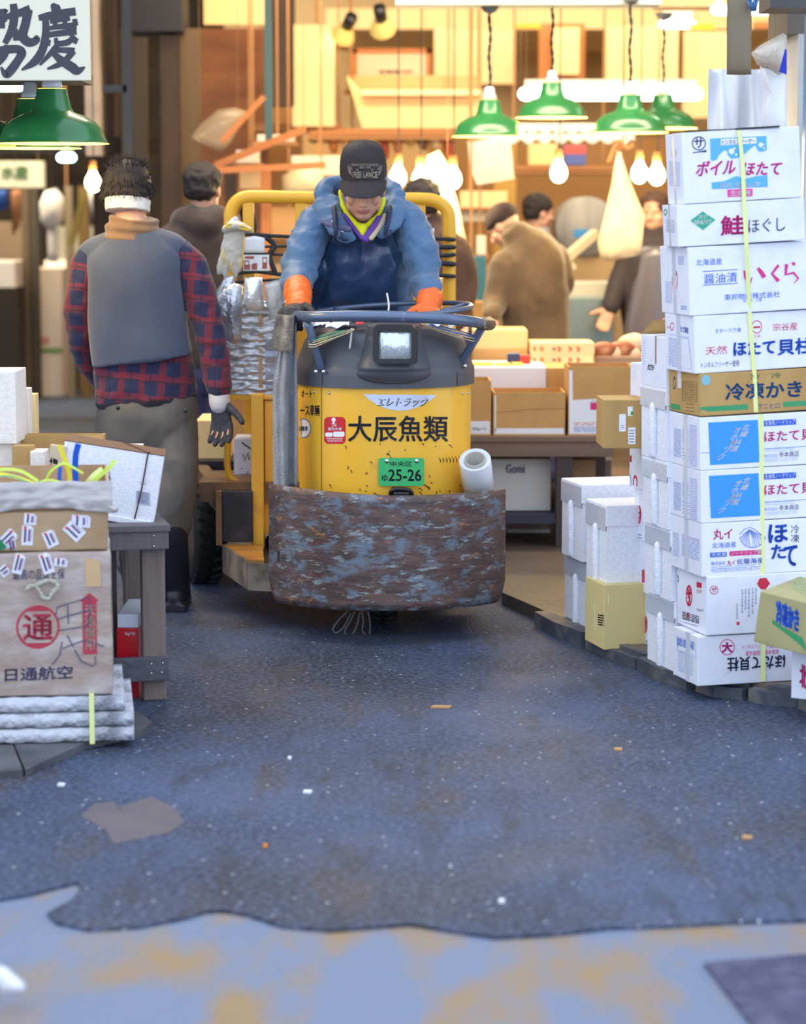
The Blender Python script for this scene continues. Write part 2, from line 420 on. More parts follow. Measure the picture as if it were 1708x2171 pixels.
# walls, ceiling of the market hall
WR = mat('cream_wall', (226, 196, 146), 0.7, var=(1.2, (200, 166, 116), .4, .7))
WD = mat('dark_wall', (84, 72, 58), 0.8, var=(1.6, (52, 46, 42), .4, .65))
struct(MB().box(WR, -1.6, 22.0, 0, 5.2, 22.2, 4.2).build('wall_back'))
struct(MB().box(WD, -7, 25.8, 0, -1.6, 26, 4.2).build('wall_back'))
struct(MB().box(WR, 5.2, 9.6, 0, 5.4, 26, 4.2).build('wall_right'))
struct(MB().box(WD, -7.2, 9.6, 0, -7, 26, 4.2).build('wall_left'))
CE = mat('hall_ceiling', (160, 140, 108), 0.8)
struct(MB().box(CE, -7.2, 9.4, 3.9, 5.4, 26, 4.05).build('ceiling'))

def B(name, m, x0, y0, x1, y1, Y, dep, label=None, cat=None, group=None, bev=0.0, rest=None, kind=None, yaw=0.0):
    """box whose face toward the street spans the given picture area at depth Y"""
    a = W(x0, y1, Y); b = W(x1, y0, Y); z0 = a.z if rest is None else rest
    c = V(((a.x+b.x)/2, Y, z0)); M = Matrix.Translation(c) @ Matrix.Rotation(yaw, 4, 'Z'); h = (b.x-a.x)/2
    k = MB().box(m, -h, 0, 0, h, dep, b.z-z0, M, bev)
    k.rectpx = (x0, y0, x1, y1)
    if label is None and kind is None: return k
    o = k.build(name, base=c)
    if kind: o['kind'] = kind
    if label: tag(o, label, cat, group)
    return o
# structural columns, beams and boards of the hall
DKB = mat('dark_timber', (70, 50, 36), 0.7, var=(3, (44, 34, 30), .4, .7, (4, 4, .6)))
TEAL = mat('teal_paint', (56, 92, 92), 0.5)
PLY = mat('plywood', (176, 112, 66), 0.6, var=(2.4, (140, 88, 56), .4, .7, (1, 1, 3)))
BEAMG = mat('beam_paint', (196, 200, 196), 0.6)
PALE = mat('pale_column', (196, 178, 160), 0.6)
n_ = [12]
def trim(m, x0, y0, x1, y1, Y, dep, **k):
    n_[0] += 1; return B('trim_%d' % n_[0], m, x0, y0, x1, y1, Y, dep, kind='structure', **k)
trim(BEAMG, 838, -40, 1402, 9, 11.6, 0.25)
trim(mat('beam_tan', (178, 146, 104), .6), 1395, -40, 1560, 14, 12.2, 0.25)
trim(mat('soffit', (238, 206, 150), .7), 690, 18, 1680, 62, 19.0, 2.6)
trim(PALE, 182, -40, 207, 330, 15.0, 0.15)
trim(mat('post_green', (46, 60, 52), .5), 207, -40, 216, 330, 15.2, 0.1)
trim(DKB, 345, 75, 378, 600, 15.0, 0.2); trim(mat('brown_post', (98, 76, 50), .7), 378, 60, 420, 600, 15.1, 0.2)
trim(PLY, 420, 60, 566, 560, 17.0, 0.1); 
trim(TEAL, 562, -40, 574, 310, 13.6, 0.09)
trim(DKB, 574, -40, 622, 225, 16.0, 0.2)
trim(mat('grey_post', (96, 82, 68), .7), 262, 60, 308, 560, 17.0, 0.1)
trim(DKB, 200, -40, 240, 640, 18.0, 0.2)
trim(DKB, 216, 290, 400, 322, 17.2, 0.3)
trim(mat('blue_pipe', (34, 40, 52), .5), 262, -40, 276, 330, 14.6, 0.06); trim(MATS['blue_pipe'], 216, 180, 268, 196, 14.6, 0.08)
trim(mat('duct', (30, 30, 38), .6), 262, -40, 385, 66, 14.9, .5)
trim(mat('cream_board', (232, 198, 132), .6), 432, -40, 562, 52, 15.5, 0.08)
trim(mat('beige_panel', (226, 196, 142), .7), 620, 52, 708, 268, 16.0, 0.08)
trim(mat('beige_panel2', (196, 150, 96), .7), 566, 228, 640, 560, 17.4, 0.08)
trim(MATS['beige_panel'], 920, 62, 1092, 178, 18.5, 0.1)
trim(mat('orange_timber', (176, 108, 48), .6), 1142, 50, 1240, 178, 18.2, .08); trim(mat('panel_light', (240, 204, 140), .6), 1172, 58, 1228, 158, 18.1, .06)
trim(MATS['panel_light'], 1284, 56, 1438, 180, 18.2, .08); trim(MATS['beige_panel'], 1446, 66, 1560, 250, 18.3, .08)
trim(mat('banner_yellow', (236, 180, 20), .5), 1462, 50, 1514, 62, 14.9, .03); trim(MATS['banner_yellow'], 1092, 50, 1146, 60, 17.6, .03)
trim(MATS['orange_timber'], 1600, 46, 1680, 60, 18.3, .08)
trim(mat('wood_back', (170, 124, 70), .7), 900, 290, 1420, 560, 19.5, .1)
trim(mat('wood_back2', (206, 168, 112), .7), 600, 290, 905, 640, 19.0, .1)
trim(mat('ochre_post', (204, 158, 70), .6), 1046, 300, 1094, 620, 18.0, .1)
# front right: concrete column with blue pipe, dark bracket
colm = mat('white_column', (206, 208, 206), .6, bump=(20, .2), var=(3, (180, 182, 182), .4, .7))
cdk = mat('column_dark', (112, 104, 94), .7)
trim(colm, 1668, 72, 1790, 1300, 9.6, .5); trim(cdk, 1668, -60, 1790, 72, 9.6, .5)
trim(mat('blue_paint', (44, 120, 168), .4), 1700, 28, 1712, 560, 9.0, .06)
trim(mat('bracket', (70, 68, 70), .5), 1632, -60, 1790, 16, 9.1, .3)
# ================================================================== THE TRUCK
YEL = mat('yellow_paint', (248, 188, 52), 0.38, var=(7, (214, 158, 56), .60, .78), bump=(3, .04), coat=.2)
YELD = mat('yellow_tube', (238, 176, 46), 0.35, var=(14, (190, 130, 40), .62, .8))
GREYP = mat('grey_plastic', (84, 86, 94), 0.42, bump=(220, .05), var=(3, (74, 74, 80), .4, .7))
BLKP = mat('black_plastic', (28, 28, 32), 0.35)
BLUT = mat('blue_grey_tube', (98, 112, 138), 0.28, metal=.3, var=(18, (140, 150, 168), .62, .7))
CHR = mat('chrome', (210, 210, 212), .2, metal=1)
DARK = mat('dark_steel', (44, 44, 52), .5, metal=.3, var=(8, (74, 70, 74), .5, .7))
RUB = mat('tyre_rubber', (22, 22, 26), .7, bump=(40, .3))
INK = mat('black_ink', (30, 32, 46), .5)
WHT = mat('white_print', (240, 242, 248), .5)
RED = mat('red_print', (206, 26, 44), .5)
def rust_plate():
    m = bpy.data.materials.new('scraped_steel'); m.use_nodes = True; nt = m.node_tree; b = nt.nodes['Principled BSDF']; L = nt.links.new
    tc = nt.nodes.new('ShaderNodeTexCoord')
    def nz(sc, st, det=7, off=0):
        mp = nt.nodes.new('ShaderNodeMapping'); mp.inputs['Scale'].default_value = st; mp.inputs['Location'].default_value = (off, off, off); L(tc.outputs['Object'], mp.inputs[0])
        n = nt.nodes.new('ShaderNodeTexNoise'); n.inputs['Scale'].default_value = sc; n.inputs['Detail'].default_value = det; n.inputs['Roughness'].default_value = .65
        L(mp.outputs[0], n.inputs['Vector']); return n.outputs['Fac']
    def ramp(f, a, c):
        r = nt.nodes.new('ShaderNodeMapRange'); r.inputs[1].default_value = a; r.inputs[2].default_value = c; L(f, r.inputs[0]); return r.outputs[0]
    def mix(f, a, c):
        x = nt.nodes.new('ShaderNodeMix'); x.data_type = 'RGBA'; L(f, x.inputs[0])
        for i, q in ((6, a), (7, c)):
            if isinstance(q, tuple): x.inputs[i].default_value = q
            else: L(q, x.inputs[i])
        return x.outputs[2]
    c = mix(ramp(nz(9, (1, 1, 3)), .42, .62), lin((112, 88, 80)), lin((82, 70, 68)))
    c = mix(ramp(nz(11, (1, 1, 1.7), off=3), .51, .60), c, lin((116, 128, 142)))
    c = mix(ramp(nz(22, (.8, .8, 2.6), off=9), .58, .64), c, lin((150, 160, 164)))
    c = mix(ramp(nz(20, (.6, .6, 2.4), off=5), .57, .66), c, lin((98, 60, 60)))
    c = mix(ramp(nz(26, (.3, .3, 3), off=14), .58, .70), c, lin((76, 62, 60)))
    c = mix(ramp(nz(7, (1, 1, 1.8), off=21), .62, .68), c, lin((178, 122, 78)))
    c = mix(ramp(nz(60, (.6, .6, 2), off=31), .70, .74), c, lin((212, 212, 206)))
    L(c, b.inputs['Base Color']); b.inputs['Roughness'].default_value = .42; b.inputs['Metallic'].default_value = .25
    bp = nt.nodes.new('ShaderNodeBump'); bp.inputs['Strength'].default_value = .35; bp.inputs['Distance'].default_value = .01
    L(nz(22, (.5, .5, 2.5)), bp.inputs['Height']); L(bp.outputs[0], b.inputs['Normal']); return m
RUST = rust_plate()

DC = V((W(815, 1000, 8.69).x, 8.69, 0))     # drum centre
truck = thing('turret_truck', 'yellow three-wheeled electric truck with scraped steel bumper and round front drum', 'truck', (DC.x, DC.y, 0))
# yellow drum body
mb = MB(); prof = [(.300, .30), (.306, .45), (.310, .60), (.311, .80), (.311, .905)]
mb.lathe(YEL, prof, DC, 96)
mb.target()
K = dict(cell=6)
seam = mat('seam_dark', (150, 104, 30), .5)
mb.text('大辰魚類', INK, 737, 881, 950, 937, bold=.018, lift=.003, cell=6)
BLK = mat('black_print', (20, 20, 26), .5)
badge = mat('silver_badge', (206, 214, 236), .3, metal=.3)
mb.patch(badge, [(770+155*t, 836+1.5*t+34*math.sin(PI*t)**.8) for t in [i/16 for i in range(17)]][::-1], lift=.0015, cell=6)
mb.text('エレトラック', WHT, 799, 842, 904, 861, bold=.03, shear=.35, lift=.0028, cell=6)
mb.text('エレトラック', mat('badge_ink', (52, 58, 84), .5), 801, 843.5, 906, 862.5, bold=.012, shear=.35, lift=.0022, cell=6)
RP = lambda x0, y0, x1, y1, r=4: [(x0+r, y1), (x1-r, y1), (x1, y1-r), (x1, y0+r), (x1-r, y0), (x0+r, y0), (x0, y0+r), (x0, y1-r)]
mb.patch(RED, RP(687, 884, 732, 941, 6), lift=.0015, cell=6)
mb.disc(WHT, 707, 890, 4.5, 4.5, lift=.0025); mb.rect(WHT, 705, 893, 709, 899, lift=.0025)
mb.text('24', WHT, 702, 898, 713, 905, bold=.02, lift=.0025); mb.text('築地市場', WHT, 695, 906, 724, 913, bold=.02, lift=.0025)
mb.patch(WHT, RP(689, 917, 705, 926, 2), lift=.0025); mb.patch(WHT, RP(706, 915, 730, 926, 2), lift=.0025)
mb.text('特殊自動車登録証', WHT, 692, 928, 726, 932, lift=.0025); mb.text('東京都中央卸売市場', WHT, 694, 933, 725, 937, lift=.0025)
mb.text('オート', INK, 638, 827, 661, 843, bold=.015, lift=.0025, cell=6)
mb.text('ース車輌', INK, 636, 858, 677, 882, bold=.015, lift=.0025, cell=6)
mb.disc(mat('blue_print', (40, 84, 168), .5), 643, 908, 16, 21, lift=.0012, cell=6); mb.disc(WHT, 643, 908, 14.5, 19, lift=.002, cell=6)
mb.text('自動車', INK, 634, 903, 652, 914, bold=.02, lift=.0028)
mb.rect(seam, 680, 818, 682, 1055, lift=.001, cell=20)
for i, (x, y) in enumerate([(1003, 0)]): pass
rnd = random.Random(3)
chip = mat('paint_chip', (92, 52, 34), .7)
for k in range(58):   # scrapes and chips low on the drum
    x = rnd.gauss(835, 70); y = rnd.uniform(938, 1050) if k % 3 else rnd.uniform(1020, 1052)
    if not 650 < x < 975: continue
    L_ = rnd.uniform(4, 14); a = rnd.uniform(-.9, .9); pts = [(x+L_*t*math.cos(a+t), y+L_*.7*t*math.sin(a+t*1.6)) for t in (0, .3, .6, 1)]
    mb.stroke(chip, pts, [.6, 2.2, 1.6, .5], lift=.0016)
for k in range(9):
    x = 930+k*7; mb.stroke(INK, [(x, 970-k*.4), (x+4, 976), (x+3, 981)], [.5, 2, 1], lift=.0016)
mb.build('drum_body', truck)
for x, y in [(666, 831), (698, 833), (979, 834), (991, 833)]:
    s = MB(); d = ray(x, y).normalized(); loc, nr, a, b_ = mb.bvh.ray_cast(CAM, d)
    if loc is None: continue
    if nr.dot(d) > 0: nr = -nr
    s.sphere_closed(CHR, loc+nr*.001, (.0055, .0055, .0055)); s.build('screw', truck)
# grey dome cover
mb = MB()
prof = [(.305, .885), (.323, .885), (.3235, .925), (.3225, .945), (.317, .952), (.305, .99), (.290, 1.03), (.268, 1.065), (.240, 1.083), (.19, 1.093), (.10, 1.098), (.001, 1.10)]
mb.lathe(GREYP, prof, DC, 96); mb.target()
for x in (683, 969): mb.stroke(BLK, [(x, 790), (x, 818)], 1.6, lift=.0012)
dome = mb.build('dome_cover', truck, sharp=40)
# headlamp hood moulded on the dome: rounded cowl
cw = MB(); cxh = W(840, 730, 8.4).x
def cowl(u, v):   # u across, v top to bottom
    a = (u-.5)*2
    z = 1.5-(690-445)/611.0 - v*(.200)
    half = .092+.055*v**1.2 if v < .8 else .134*math.sqrt(max(0, 1-((v-.8)/.2)**2))*1.0+.002
    x = DC.x+.035+a*half
    rr = lambda zz: .309-.0*zz if zz < .95 else (.305-(zz-.99)*.45 if zz < 1.06 else .265)
    base = DC.y-math.sqrt(max(.01, rr(z)**2-(x-DC.x)**2))
    bulge = .062*(max(0, 1-abs(a)**3))**.6*(1-max(0, (v-.72)/.28)**2)**.5 if v < .999 else 0
    return V((x, base-bulge-.001, z))
cw.grid(GREYP, cowl, 36, 28); cw.add([cowl(i/36, 0) for i in range(37)]+[cowl(i/36, 0)+V((0, .18, .01)) for i in range(37)], [(i, i+1, 38+i, 37+i) for i in range(36)], GREYP, True)
cw.build('lamp_cowl', truck)
hy = 8.69-.385
hl = MB(); a = W(790, 770, hy); b = W(882, 690, hy)
lx, lz = (a.x+b.x)/2, (a.z+b.z)/2; hw, hh = (b.x-a.x)/2, (b.z-a.z)/2
def rr_(w_, h_, r, n=5):
    o = []
    for cx_, cz_, s0 in ((w_-r, h_-r, 0), (-w_+r, h_-r, PI/2), (-w_+r, -h_+r, PI), (w_-r, -h_+r, 1.5*PI)):
        for i in range(n+1): q = s0+PI/2*i/n; o.append((cx_+r*math.cos(q), cz_+r*math.sin(q)))
    return o
def ringframe(mb, m, c, o, i, y0, y1):
    n = len(o); vs = [V((c.x+p[0], y, c.z+p[1])) for y, L_ in ((y1, o), (y0, o), (y0, i), (y1, i)) for p in L_]
    mb.add(vs, [(k*n+j, k*n+(j+1) % n, (k+1)*n+(j+1) % n, (k+1)*n+j) for k in range(3) for j in range(n)], m)
c = V((lx, 0, lz))
ringframe(hl, BLKP, c, rr_(hw, hh, .02), rr_(hw-.017, hh-.015, .012), hy-.02, hy+.09)
hl.prism(BLKP, [(c.x+p[0], c.z+p[1]) for p in rr_(hw-.002, hh-.002, .02)], hy+.012, hy+.1, axis='y')
h = hl.build('headlamp', truck)
ls = MB(); lensm = mat('lamp_glass', (214, 222, 226), .06, metal=.55, bump=(55, .35, (1, 1, .35)), coat=1)
c2 = V((W(841, 733, hy).x, 0, W(841, 733, hy).z))
def lens(u, v):
    x = (u-.5)*2*.065; z = (v-.5)*2*.0525; return V((c2.x+x, hy+.004-.018*math.cos(x/.065*1.3)*math.cos(z/.0525*1.3), c2.z+z))
ls.slab(lensm, lens, 12, 12, (0, .01, 0)); ls.build('lens', h)
ls = MB(); ringframe(ls, BLKP, c2, rr_(.072, .062, .014), rr_(.064, .0515, .008), hy-.016, hy+.012); ls.build('bezel', h)
# licence plate
mb = MB(); GRN = mat('plate_green', (52, 182, 104), .35)
py = DC.y-.322
a = W(802.5, 1030, py); b = W(899, 971, py); pm = mat('plate_green_edge', (40, 150, 84), .4)
mb.prism(GRN, [((a.x+b.x)/2+p[0], (a.z+b.z)/2+p[1]) for p in rr_((b.x-a.x)/2, (b.z-a.z)/2, .008)], py, py+.003, axis='y')
mb.target(); mb.text('中央区', INK, 827, 978, 873, 989, bold=.01); mb.text('25-26', INK, 823, 995, 893, 1020, bold=.028); mb.text('ゆ', INK, 809, 1006, 822, 1021, bold=.015)
pl = mb.build('license_plate', truck)
for x in (820, 883):
    s = MB(); s.lathe(CHR, [(.0001, -.003), (.006, -.003), (.008, 0), (.008, .003)], W(x, 977.5, py-.001), 14, Matrix.Rotation(-PI/2, 4, 'X')); s.build('bolt', pl)
mb = MB(); mb.sweep(BLKP, [W(828, 1050, py-.005), W(831, 1040, py-.01), (W(848, 1037, py-.014)), W(868, 1040, py-.01), W(873, 1050, py-.005)], .008); 
mb.box(BLKP, W(833, 1056, py-.02).x, py-.03, W(833, 1062, py).z, W(868, 1056, py-.02).x, py+.02, W(833, 1041, py).z, bev=.006); mb.build('latch', truck)
# steel bumper plate
bmp = MB(); R0 = .53; ax = W(807, 1100, 8.25).x
def bum(th, ro, z):
    R = R0+.008*ro; return V((ax+.02+R*math.sin(th)*.855, 8.25+R0*.72-R*math.cos(th)*.72+.0, z))
tA = 1.18
def bz(u, top):
    q = abs(u*2-1)
    if top: return .52+.022*(1-u)+.004*math.sin(u*9)
    return .125+.075*max(0, (q-.86)/.14)**2
bmp.slab(RUST, lambda u, v: (lambda th: V((bum(th, 0, 0).x, bum(th, 0, 0).y, bz(u, 0)+(bz(u, 1)-bz(u, 0))*v)))((u-.5)*2*tA), 60, 16, (0, .009, 0))
bmp.build('bumper_plate', truck)
mb = MB()
for x in (600, 700, 920, 1010): mb.bar(DARK, W(x, 1180, 8.42), W(x, 1180, 8.42)+V((0, .35, .0)), .04, .04)
mb.box(DARK, ax-.40, 8.60, .16, ax+.42, 8.78, .30); mb.prism(DARK, [(ax-.34, 8.5), (ax+.34, 8.5), (ax+.38, 9.1), (ax-.42, 9.1)], .13, .31); mb.build('chassis', truck)
# front wheel and trailing hose loops
def wheel(nm, c, R, wd, yaw, tyre=RUB, hubm=None):
    M = Matrix.Rotation(yaw, 4, 'Z') @ Matrix.Rotation(PI/2, 4, 'Y')
    t = MB(); t.lathe(tyre, [(R*.62, -wd*.42), (R*.8, -wd*.5), (R*.95, -wd*.48), (R, -wd*.3), (R, wd*.3), (R*.95, wd*.48), (R*.8, wd*.5), (R*.62, wd*.42)], c, 44, M)
    for j in range(28):
        q = 2*PI*j/28
        for sgn in (-1, 1):
            p = M @ V((R*math.cos(q), R*math.sin(q), sgn*wd*.42)); p2 = M @ V((R*math.cos(q+.1), R*math.sin(q+.1), sgn*wd*.1)); t.bar(tyre, p+V(c), p2+V(c), .012, .010)
    t = t.build(nm, truck); hm = hubm or mat('wheel_hub', (92, 80, 66), .5, metal=.3)
    hb = MB(); hb.lathe(hm, [(.001, -wd*.30), (R*.2, -wd*.30), (R*.24, -wd*.18), (R*.55, -wd*.16), (R*.63, -wd*.40), (R*.63, wd*.40), (R*.55, wd*.16), (R*.24, wd*.18), (R*.2, wd*.3), (.001, wd*.3)], c, 32, M)
    hb.build('hub', t)
    for j in range(5):
        q = 2*PI*j/5; p = (M @ V((R*.4*math.cos(q), R*.4*math.sin(q), wd*-.17)))+V(c); s = MB(); s.sphere_closed(CHR, p, (.009, .009, .009)); s.build('wheel_nut', t)
wheel('wheel', V((W(812, 1300, 8.75).x, 8.75, .18)), .18, .11, 0)
mb = MB(); tubm = mat('clear_hose', (110, 116, 126), .25)
for pts in ([(738, 1296), (722, 1310), (706, 1332), (712, 1342), (728, 1330), (744, 1300)], [(752, 1296), (742, 1318), (730, 1340), (745, 1346), (757, 1325), (762, 1298)], [(766, 1294), (770, 1318), (768, 1338), (782, 1346), (784, 1320), (780, 1296)]):
    h_ = MB(); h_.sweep(tubm, [W(x, y, 8.5) for x, y in pts], .0035, n=6); h_.build('hose', truck)
# deck, step, side frame and platform
DECKW = mat('worn_deck_edge', (128, 94, 62), .6, var=(9, (96, 74, 58), .45, .65))
mb = MB()
mb.box(DARK, -.86, 9.66, .42, .12, 11.0, .50); mb.box(DECKW, -.775, 9.12, .40, .12, 9.54, .475); mb.build('deck', truck)
mb = MB(); mb.bar(DECKW, W(470, 1060, 9.14), W(408, 985, 9.9), .05, .085); mb.bar(DECKW, W(470, 1045, 9.14), W(415, 1000, 9.75), .03, .03); mb.build('deck_edge_beam', truck)
mb = MB(); a = W(472, 1148, 9.1); b = W(536, 1040, 9.1); mb.box(DARK, a.x, 9.08, a.z, b.x, 9.13, b.z, bev=.004); mb.build('battery_cover', truck)
mb = MB(); mb.box(DECKW, a.x-.022, 9.06, a.z-.01, a.x, 9.2, b.z); mb.build('cover_frame', truck)
stp = MB(); GOLD = mat('brass_tread', (196, 140, 66), .4, metal=.3, var=(10, (140, 96, 50), .45, .7))
s0 = W(474, 1142, 9.1).z-.015
pq = [W(474, 1145, 9.06), W(556, 1145, 9.06), W(560, 1180, 8.62), W(526, 1180, 8.64)]
stp.prism(GOLD, [(p.x, p.y) for p in pq], s0-.02, s0); stp.build('step_tread', truck)
mb = MB(); SK = mat('step_skirt', (134, 122, 110), .5, var=(10, (92, 80, 70), .45, .65))
mb.bar(SK, V((pq[0].x, pq[0].y, s0-.055)), V((pq[3].x, pq[3].y, s0-.055)), .012, .105); mb.bar(SK, V((pq[3].x, pq[3].y, s0-.06)), V((pq[2].x+.15, pq[2].y-.05, s0-.06)), .012, .10); mb.build('step_skirt', truck)
mb = MB(); a = W(548, 1130, 8.95); mb.box(DARK, a.x, 8.7, .14, .2, 9.5, .22); mb.build('floor_pan', truck)
# yellow pillar and side panels
mb = MB(); a = W(534, 1145, 9.12); b = W(558, 835, 9.12); mb.box(YEL, a.x, 9.1, .22, b.x, 9.18, b.z, bev=.004); mb.build('side_pillar', truck)
mb = MB(); a = W(556, 1132, 9.15); b = W(640, 838, 9.15); mb.box(YEL, a.x, 9.14, a.z, b.x+.28, 9.2, b.z, bev=.003)
a2 = W(561, 1036, 9.14); b2 = W(605, 848, 9.14)
for q0, q1 in (((a2.x, a2.z), (a2.x, b2.z)), ((a2.x, a2.z), (b2.x, a2.z)), ((a2.x, b2.z), (b2.x, b2.z))): mb.bar(mat('panel_gap', (120, 82, 28), .6), V((q0[0], 9.138, q0[1])), V((q1[0], 9.138, q1[1])), .005, .005)
mb.build('side_panel', truck)
mb = MB(); mb.sweep(YELD, [W(484, 838, 9.2), W(483, 880, 9.2), W(482, 960, 9.2), W(482, 990, 9.2), W(490, 1015, 9.2), W(510, 1026, 9.2), W(534, 1028, 9.2)], .0125, n=14); mb.build('side_rail', truck)
# rear guard frame
GY = 9.62
gf = MB(); tw = .026
gf.sweep(YELD, [W(489, 840, GY), W(489, 700, GY), W(488, 560, GY), W(488, 480, GY), W(489, 452, GY), W(499, 430, GY), W(520, 418, GY), W(560, 417, GY), W(640, 419, GY), W(720, 420, GY), W(850, 422, GY), W(905, 423, GY), W(930, 430, GY), W(948, 448, GY), W(952, 480, GY), W(952, 560, GY), W(952, 700, GY), W(952, 900, GY)], tw, n=16, k=5)
gf.build('guard_frame', truck)
for x, y in ((526, 425), (637, 428), (770, 428), (890, 428)):
    p = MB(); a = W(x, y, GY); p.box(YELD, a.x-.022, GY-.012, .45, a.x+.022, GY+.02, a.z+.005, bev=.005); p.build('guard_bar', truck)
wheel('wheel', V((W(430, 1200, 9.72).x, 9.72, .235)), .235, .13, math.radians(14)); wheel('wheel', V((.14, 9.82, .235)), .235, .13, math.radians(14))
mb = MB(); mb.bar(DARK, (-.72, 9.72, .235), (.14, 9.8, .235), .06, .06); mb.build('axle', truck)
mb = MB(); a = W(420, 1030, 9.5); mb.box(DARK, -.70, 9.9, .36, .1, 10.9, .42); mb.build('bed_frame', truck)
# circular grab rail, supports, steering ring
rl = MB()
rp = [(598, 662, 8.95), (604, 668, 8.75), (620, 670, 8.56), (665, 671, 8.37), (740, 670, 8.29), (840, 671, 8.27), (940, 676, 8.30), (1000, 682, 8.39), (1030, 687, 8.52), (1036, 684, 8.66)]
rl.sweep(BLUT, [W(x, y, Y) for x, y, Y in rp], .0195, n=18, k=6, dome=True); rl.build('grab_rail', truck)
for a, b in (((654, 690, 8.42), (680, 778, 8.45)), ((1024, 690, 8.5), (979, 766, 8.55))):
    s = MB(); s.sweep(BLUT, [W(*a), W(*b)], .0145, n=14, dome=True); s.build('rail_support', truck)
    for dx in (-10, 6):
        s = MB(); p = W(b[0]+dx, b[1]+10, b[2]-.02); s.sphere_closed(CHR, p, (.008, .006, .008)); s.build('screw', truck)
st = MB(); c = W(828, 658, 8.78); pts = []
for i in range(20):
    q = 2*PI*i/20; x = .292*math.cos(q); y = .25*math.sin(q); z = x*.055+y*.05
    pts.append(c+V((x, y, z)))
st.sweep(BLUT, pts, .0095, n=12, k=4, closed=True)
for q in (.3, 2.4, 4.5):
    st.sweep(BLUT, [c+V((.285*math.cos(q), .245*math.sin(q), .285*math.cos(q)*.055+.245*math.sin(q)*.05)), c+V((.12*math.cos(q), .1*math.sin(q), -.02)), c+V((0, 0, -.03))], .008, n=8)
st.lathe(BLKP, [(.001, .02), (.04, .02), (.045, 0), (.02, -.02), (.02, -.09)], c+V((0, 0, -.03)), 20); st.build('steering_wheel', truck)
mb = MB(); s_ = mat('worn_tape', (96, 88, 80), .4, metal=.3, bump=(60, .8), var=(30, (190, 170, 130), .55, .65))
mb.sweep(s_, [W(1020, 686, 8.45), W(1032, 687, 8.54), W(1038, 687, 8.64)], .023, n=12, dome=True); mb.build('rail_tape', truck)
# things lying on and hanging from the truck
bands = [((648, 726), (735, 703), 0), ((650, 731), (738, 706), 1), ((652, 722), (725, 704), 2), ((655, 736), (745, 702), 0), ((1004, 724), (900, 690), 0), ((1002, 718), (905, 688), 1), ((1006, 714), (915, 690), 3)]
BM = [mat('band_tan', (206, 184, 140), .5), mat('band_cream', (226, 212, 176), .5), mat('band_green', (122, 196, 160), .5), mat('band_blue', (70, 120, 190), .5)]
sup = (W(667, 735, 8.435), W(1003, 728, 8.525))
for i, (a, b, c_) in enumerate(bands):
    g = MB(); A = W(a[0], a[1], 8.40 if a[0] < 800 else 8.48); Bp = W(b[0], b[1], 8.36 if a[0] < 800 else 8.40)
    s_ = sup[0] if a[0] < 800 else sup[1]; dd = (Bp-A).normalized()
    cc = V((s_.x, s_.y, A.z)); off = -.021*dd.x/abs(dd.x)
    g.sweep(BM[c_], [Bp, (A+Bp)/2+V((0, -.004, -.004)), cc+V((0, -.021, 0)), cc+V((off, 0, .001)), cc+V((0, .021, .003)), (A+Bp)/2+V((0, .02, .006)), Bp+V((0, .02, .004))], .0022, n=6, k=5, closed=True)
    nm = ['tan', 'cream', 'green', 'blue'][c_]
    o = g.build('rubber_band', base=cc)
    side = 'left rail support' if a[0] < 800 else 'right rail support'
    o['label'] = '%s rubber band stretched round the %s of the truck, %s' % (nm, side, ['lowest but two', 'second of its bundle', 'topmost of its bundle', 'lowest of its bundle', 'front one', 'middle one', 'uppermost'][i]); o['category'] = 'rubber band'; o['group'] = 'rubber bands on the truck rail'
PAP = mat('white_paper', (232, 232, 240), .6)
for i, (x0, x1, y, Y) in enumerate([(632, 668, 694, 8.6), (668, 700, 688, 8.5), (705, 752, 684, 8.52), (690, 740, 693, 8.42), (905, 950, 688, 8.45), (948, 1000, 688, 8.5)]):
    a = W(x0, y, Y); b = W(x1, y, Y); rd = random.Random(i*5+1)
    f = lambda u, v: V((a.x+(b.x-a.x)*u, Y-.05+.1*v, a.z+.012*noise.noise(V((u*3+i, v*3, i)))+.008*u+.014*v))
    p = MB(); p.slab(PAP, f, 8, 5, (0, 0, -.0015), smooth=False); p = p.build('delivery_slip', base=a)
    tag(p, 'crumpled white paper slip tucked on the dome behind the rail, %s' % ['farthest out on the left', 'second from the left', 'beside the headlamp', 'under the beige bands', 'just right of the headlamp', 'beside the right rail support'][i], 'paper', 'paper slips on the dome')
p = MB(); p.slab(mat('red_card', (208, 40, 50), .5), lambda u, v: W(753+u*18, 688-v*4, 8.45)+V((0, v*.05, 0)), 3, 3, (0, 0, .002)); tag(p.build('card', base=W(760, 688, 8.45)), 'small red card among the white slips on the dome', 'card')
p = MB(); p.sweep(mat('cord_white', (206, 204, 200), .7), [W(820, 622, 8.5), W(824, 645, 8.46), W(823, 660, 8.36)], .0035, n=6); tag(p.build('string', base=W(823, 660, 8.36)), 'loose end of white string sticking up above the blue rail', 'string')
p = MB(); p.sweep(MATS['cord_white'], [W(745, 696, 8.38), W(744, 715, 8.37), W(741, 740, 8.37)], .004, n=6)
tag(p.build('string', base=W(743, 700, 8.36)), 'loose end of white string hanging down on the grey dome', 'string')
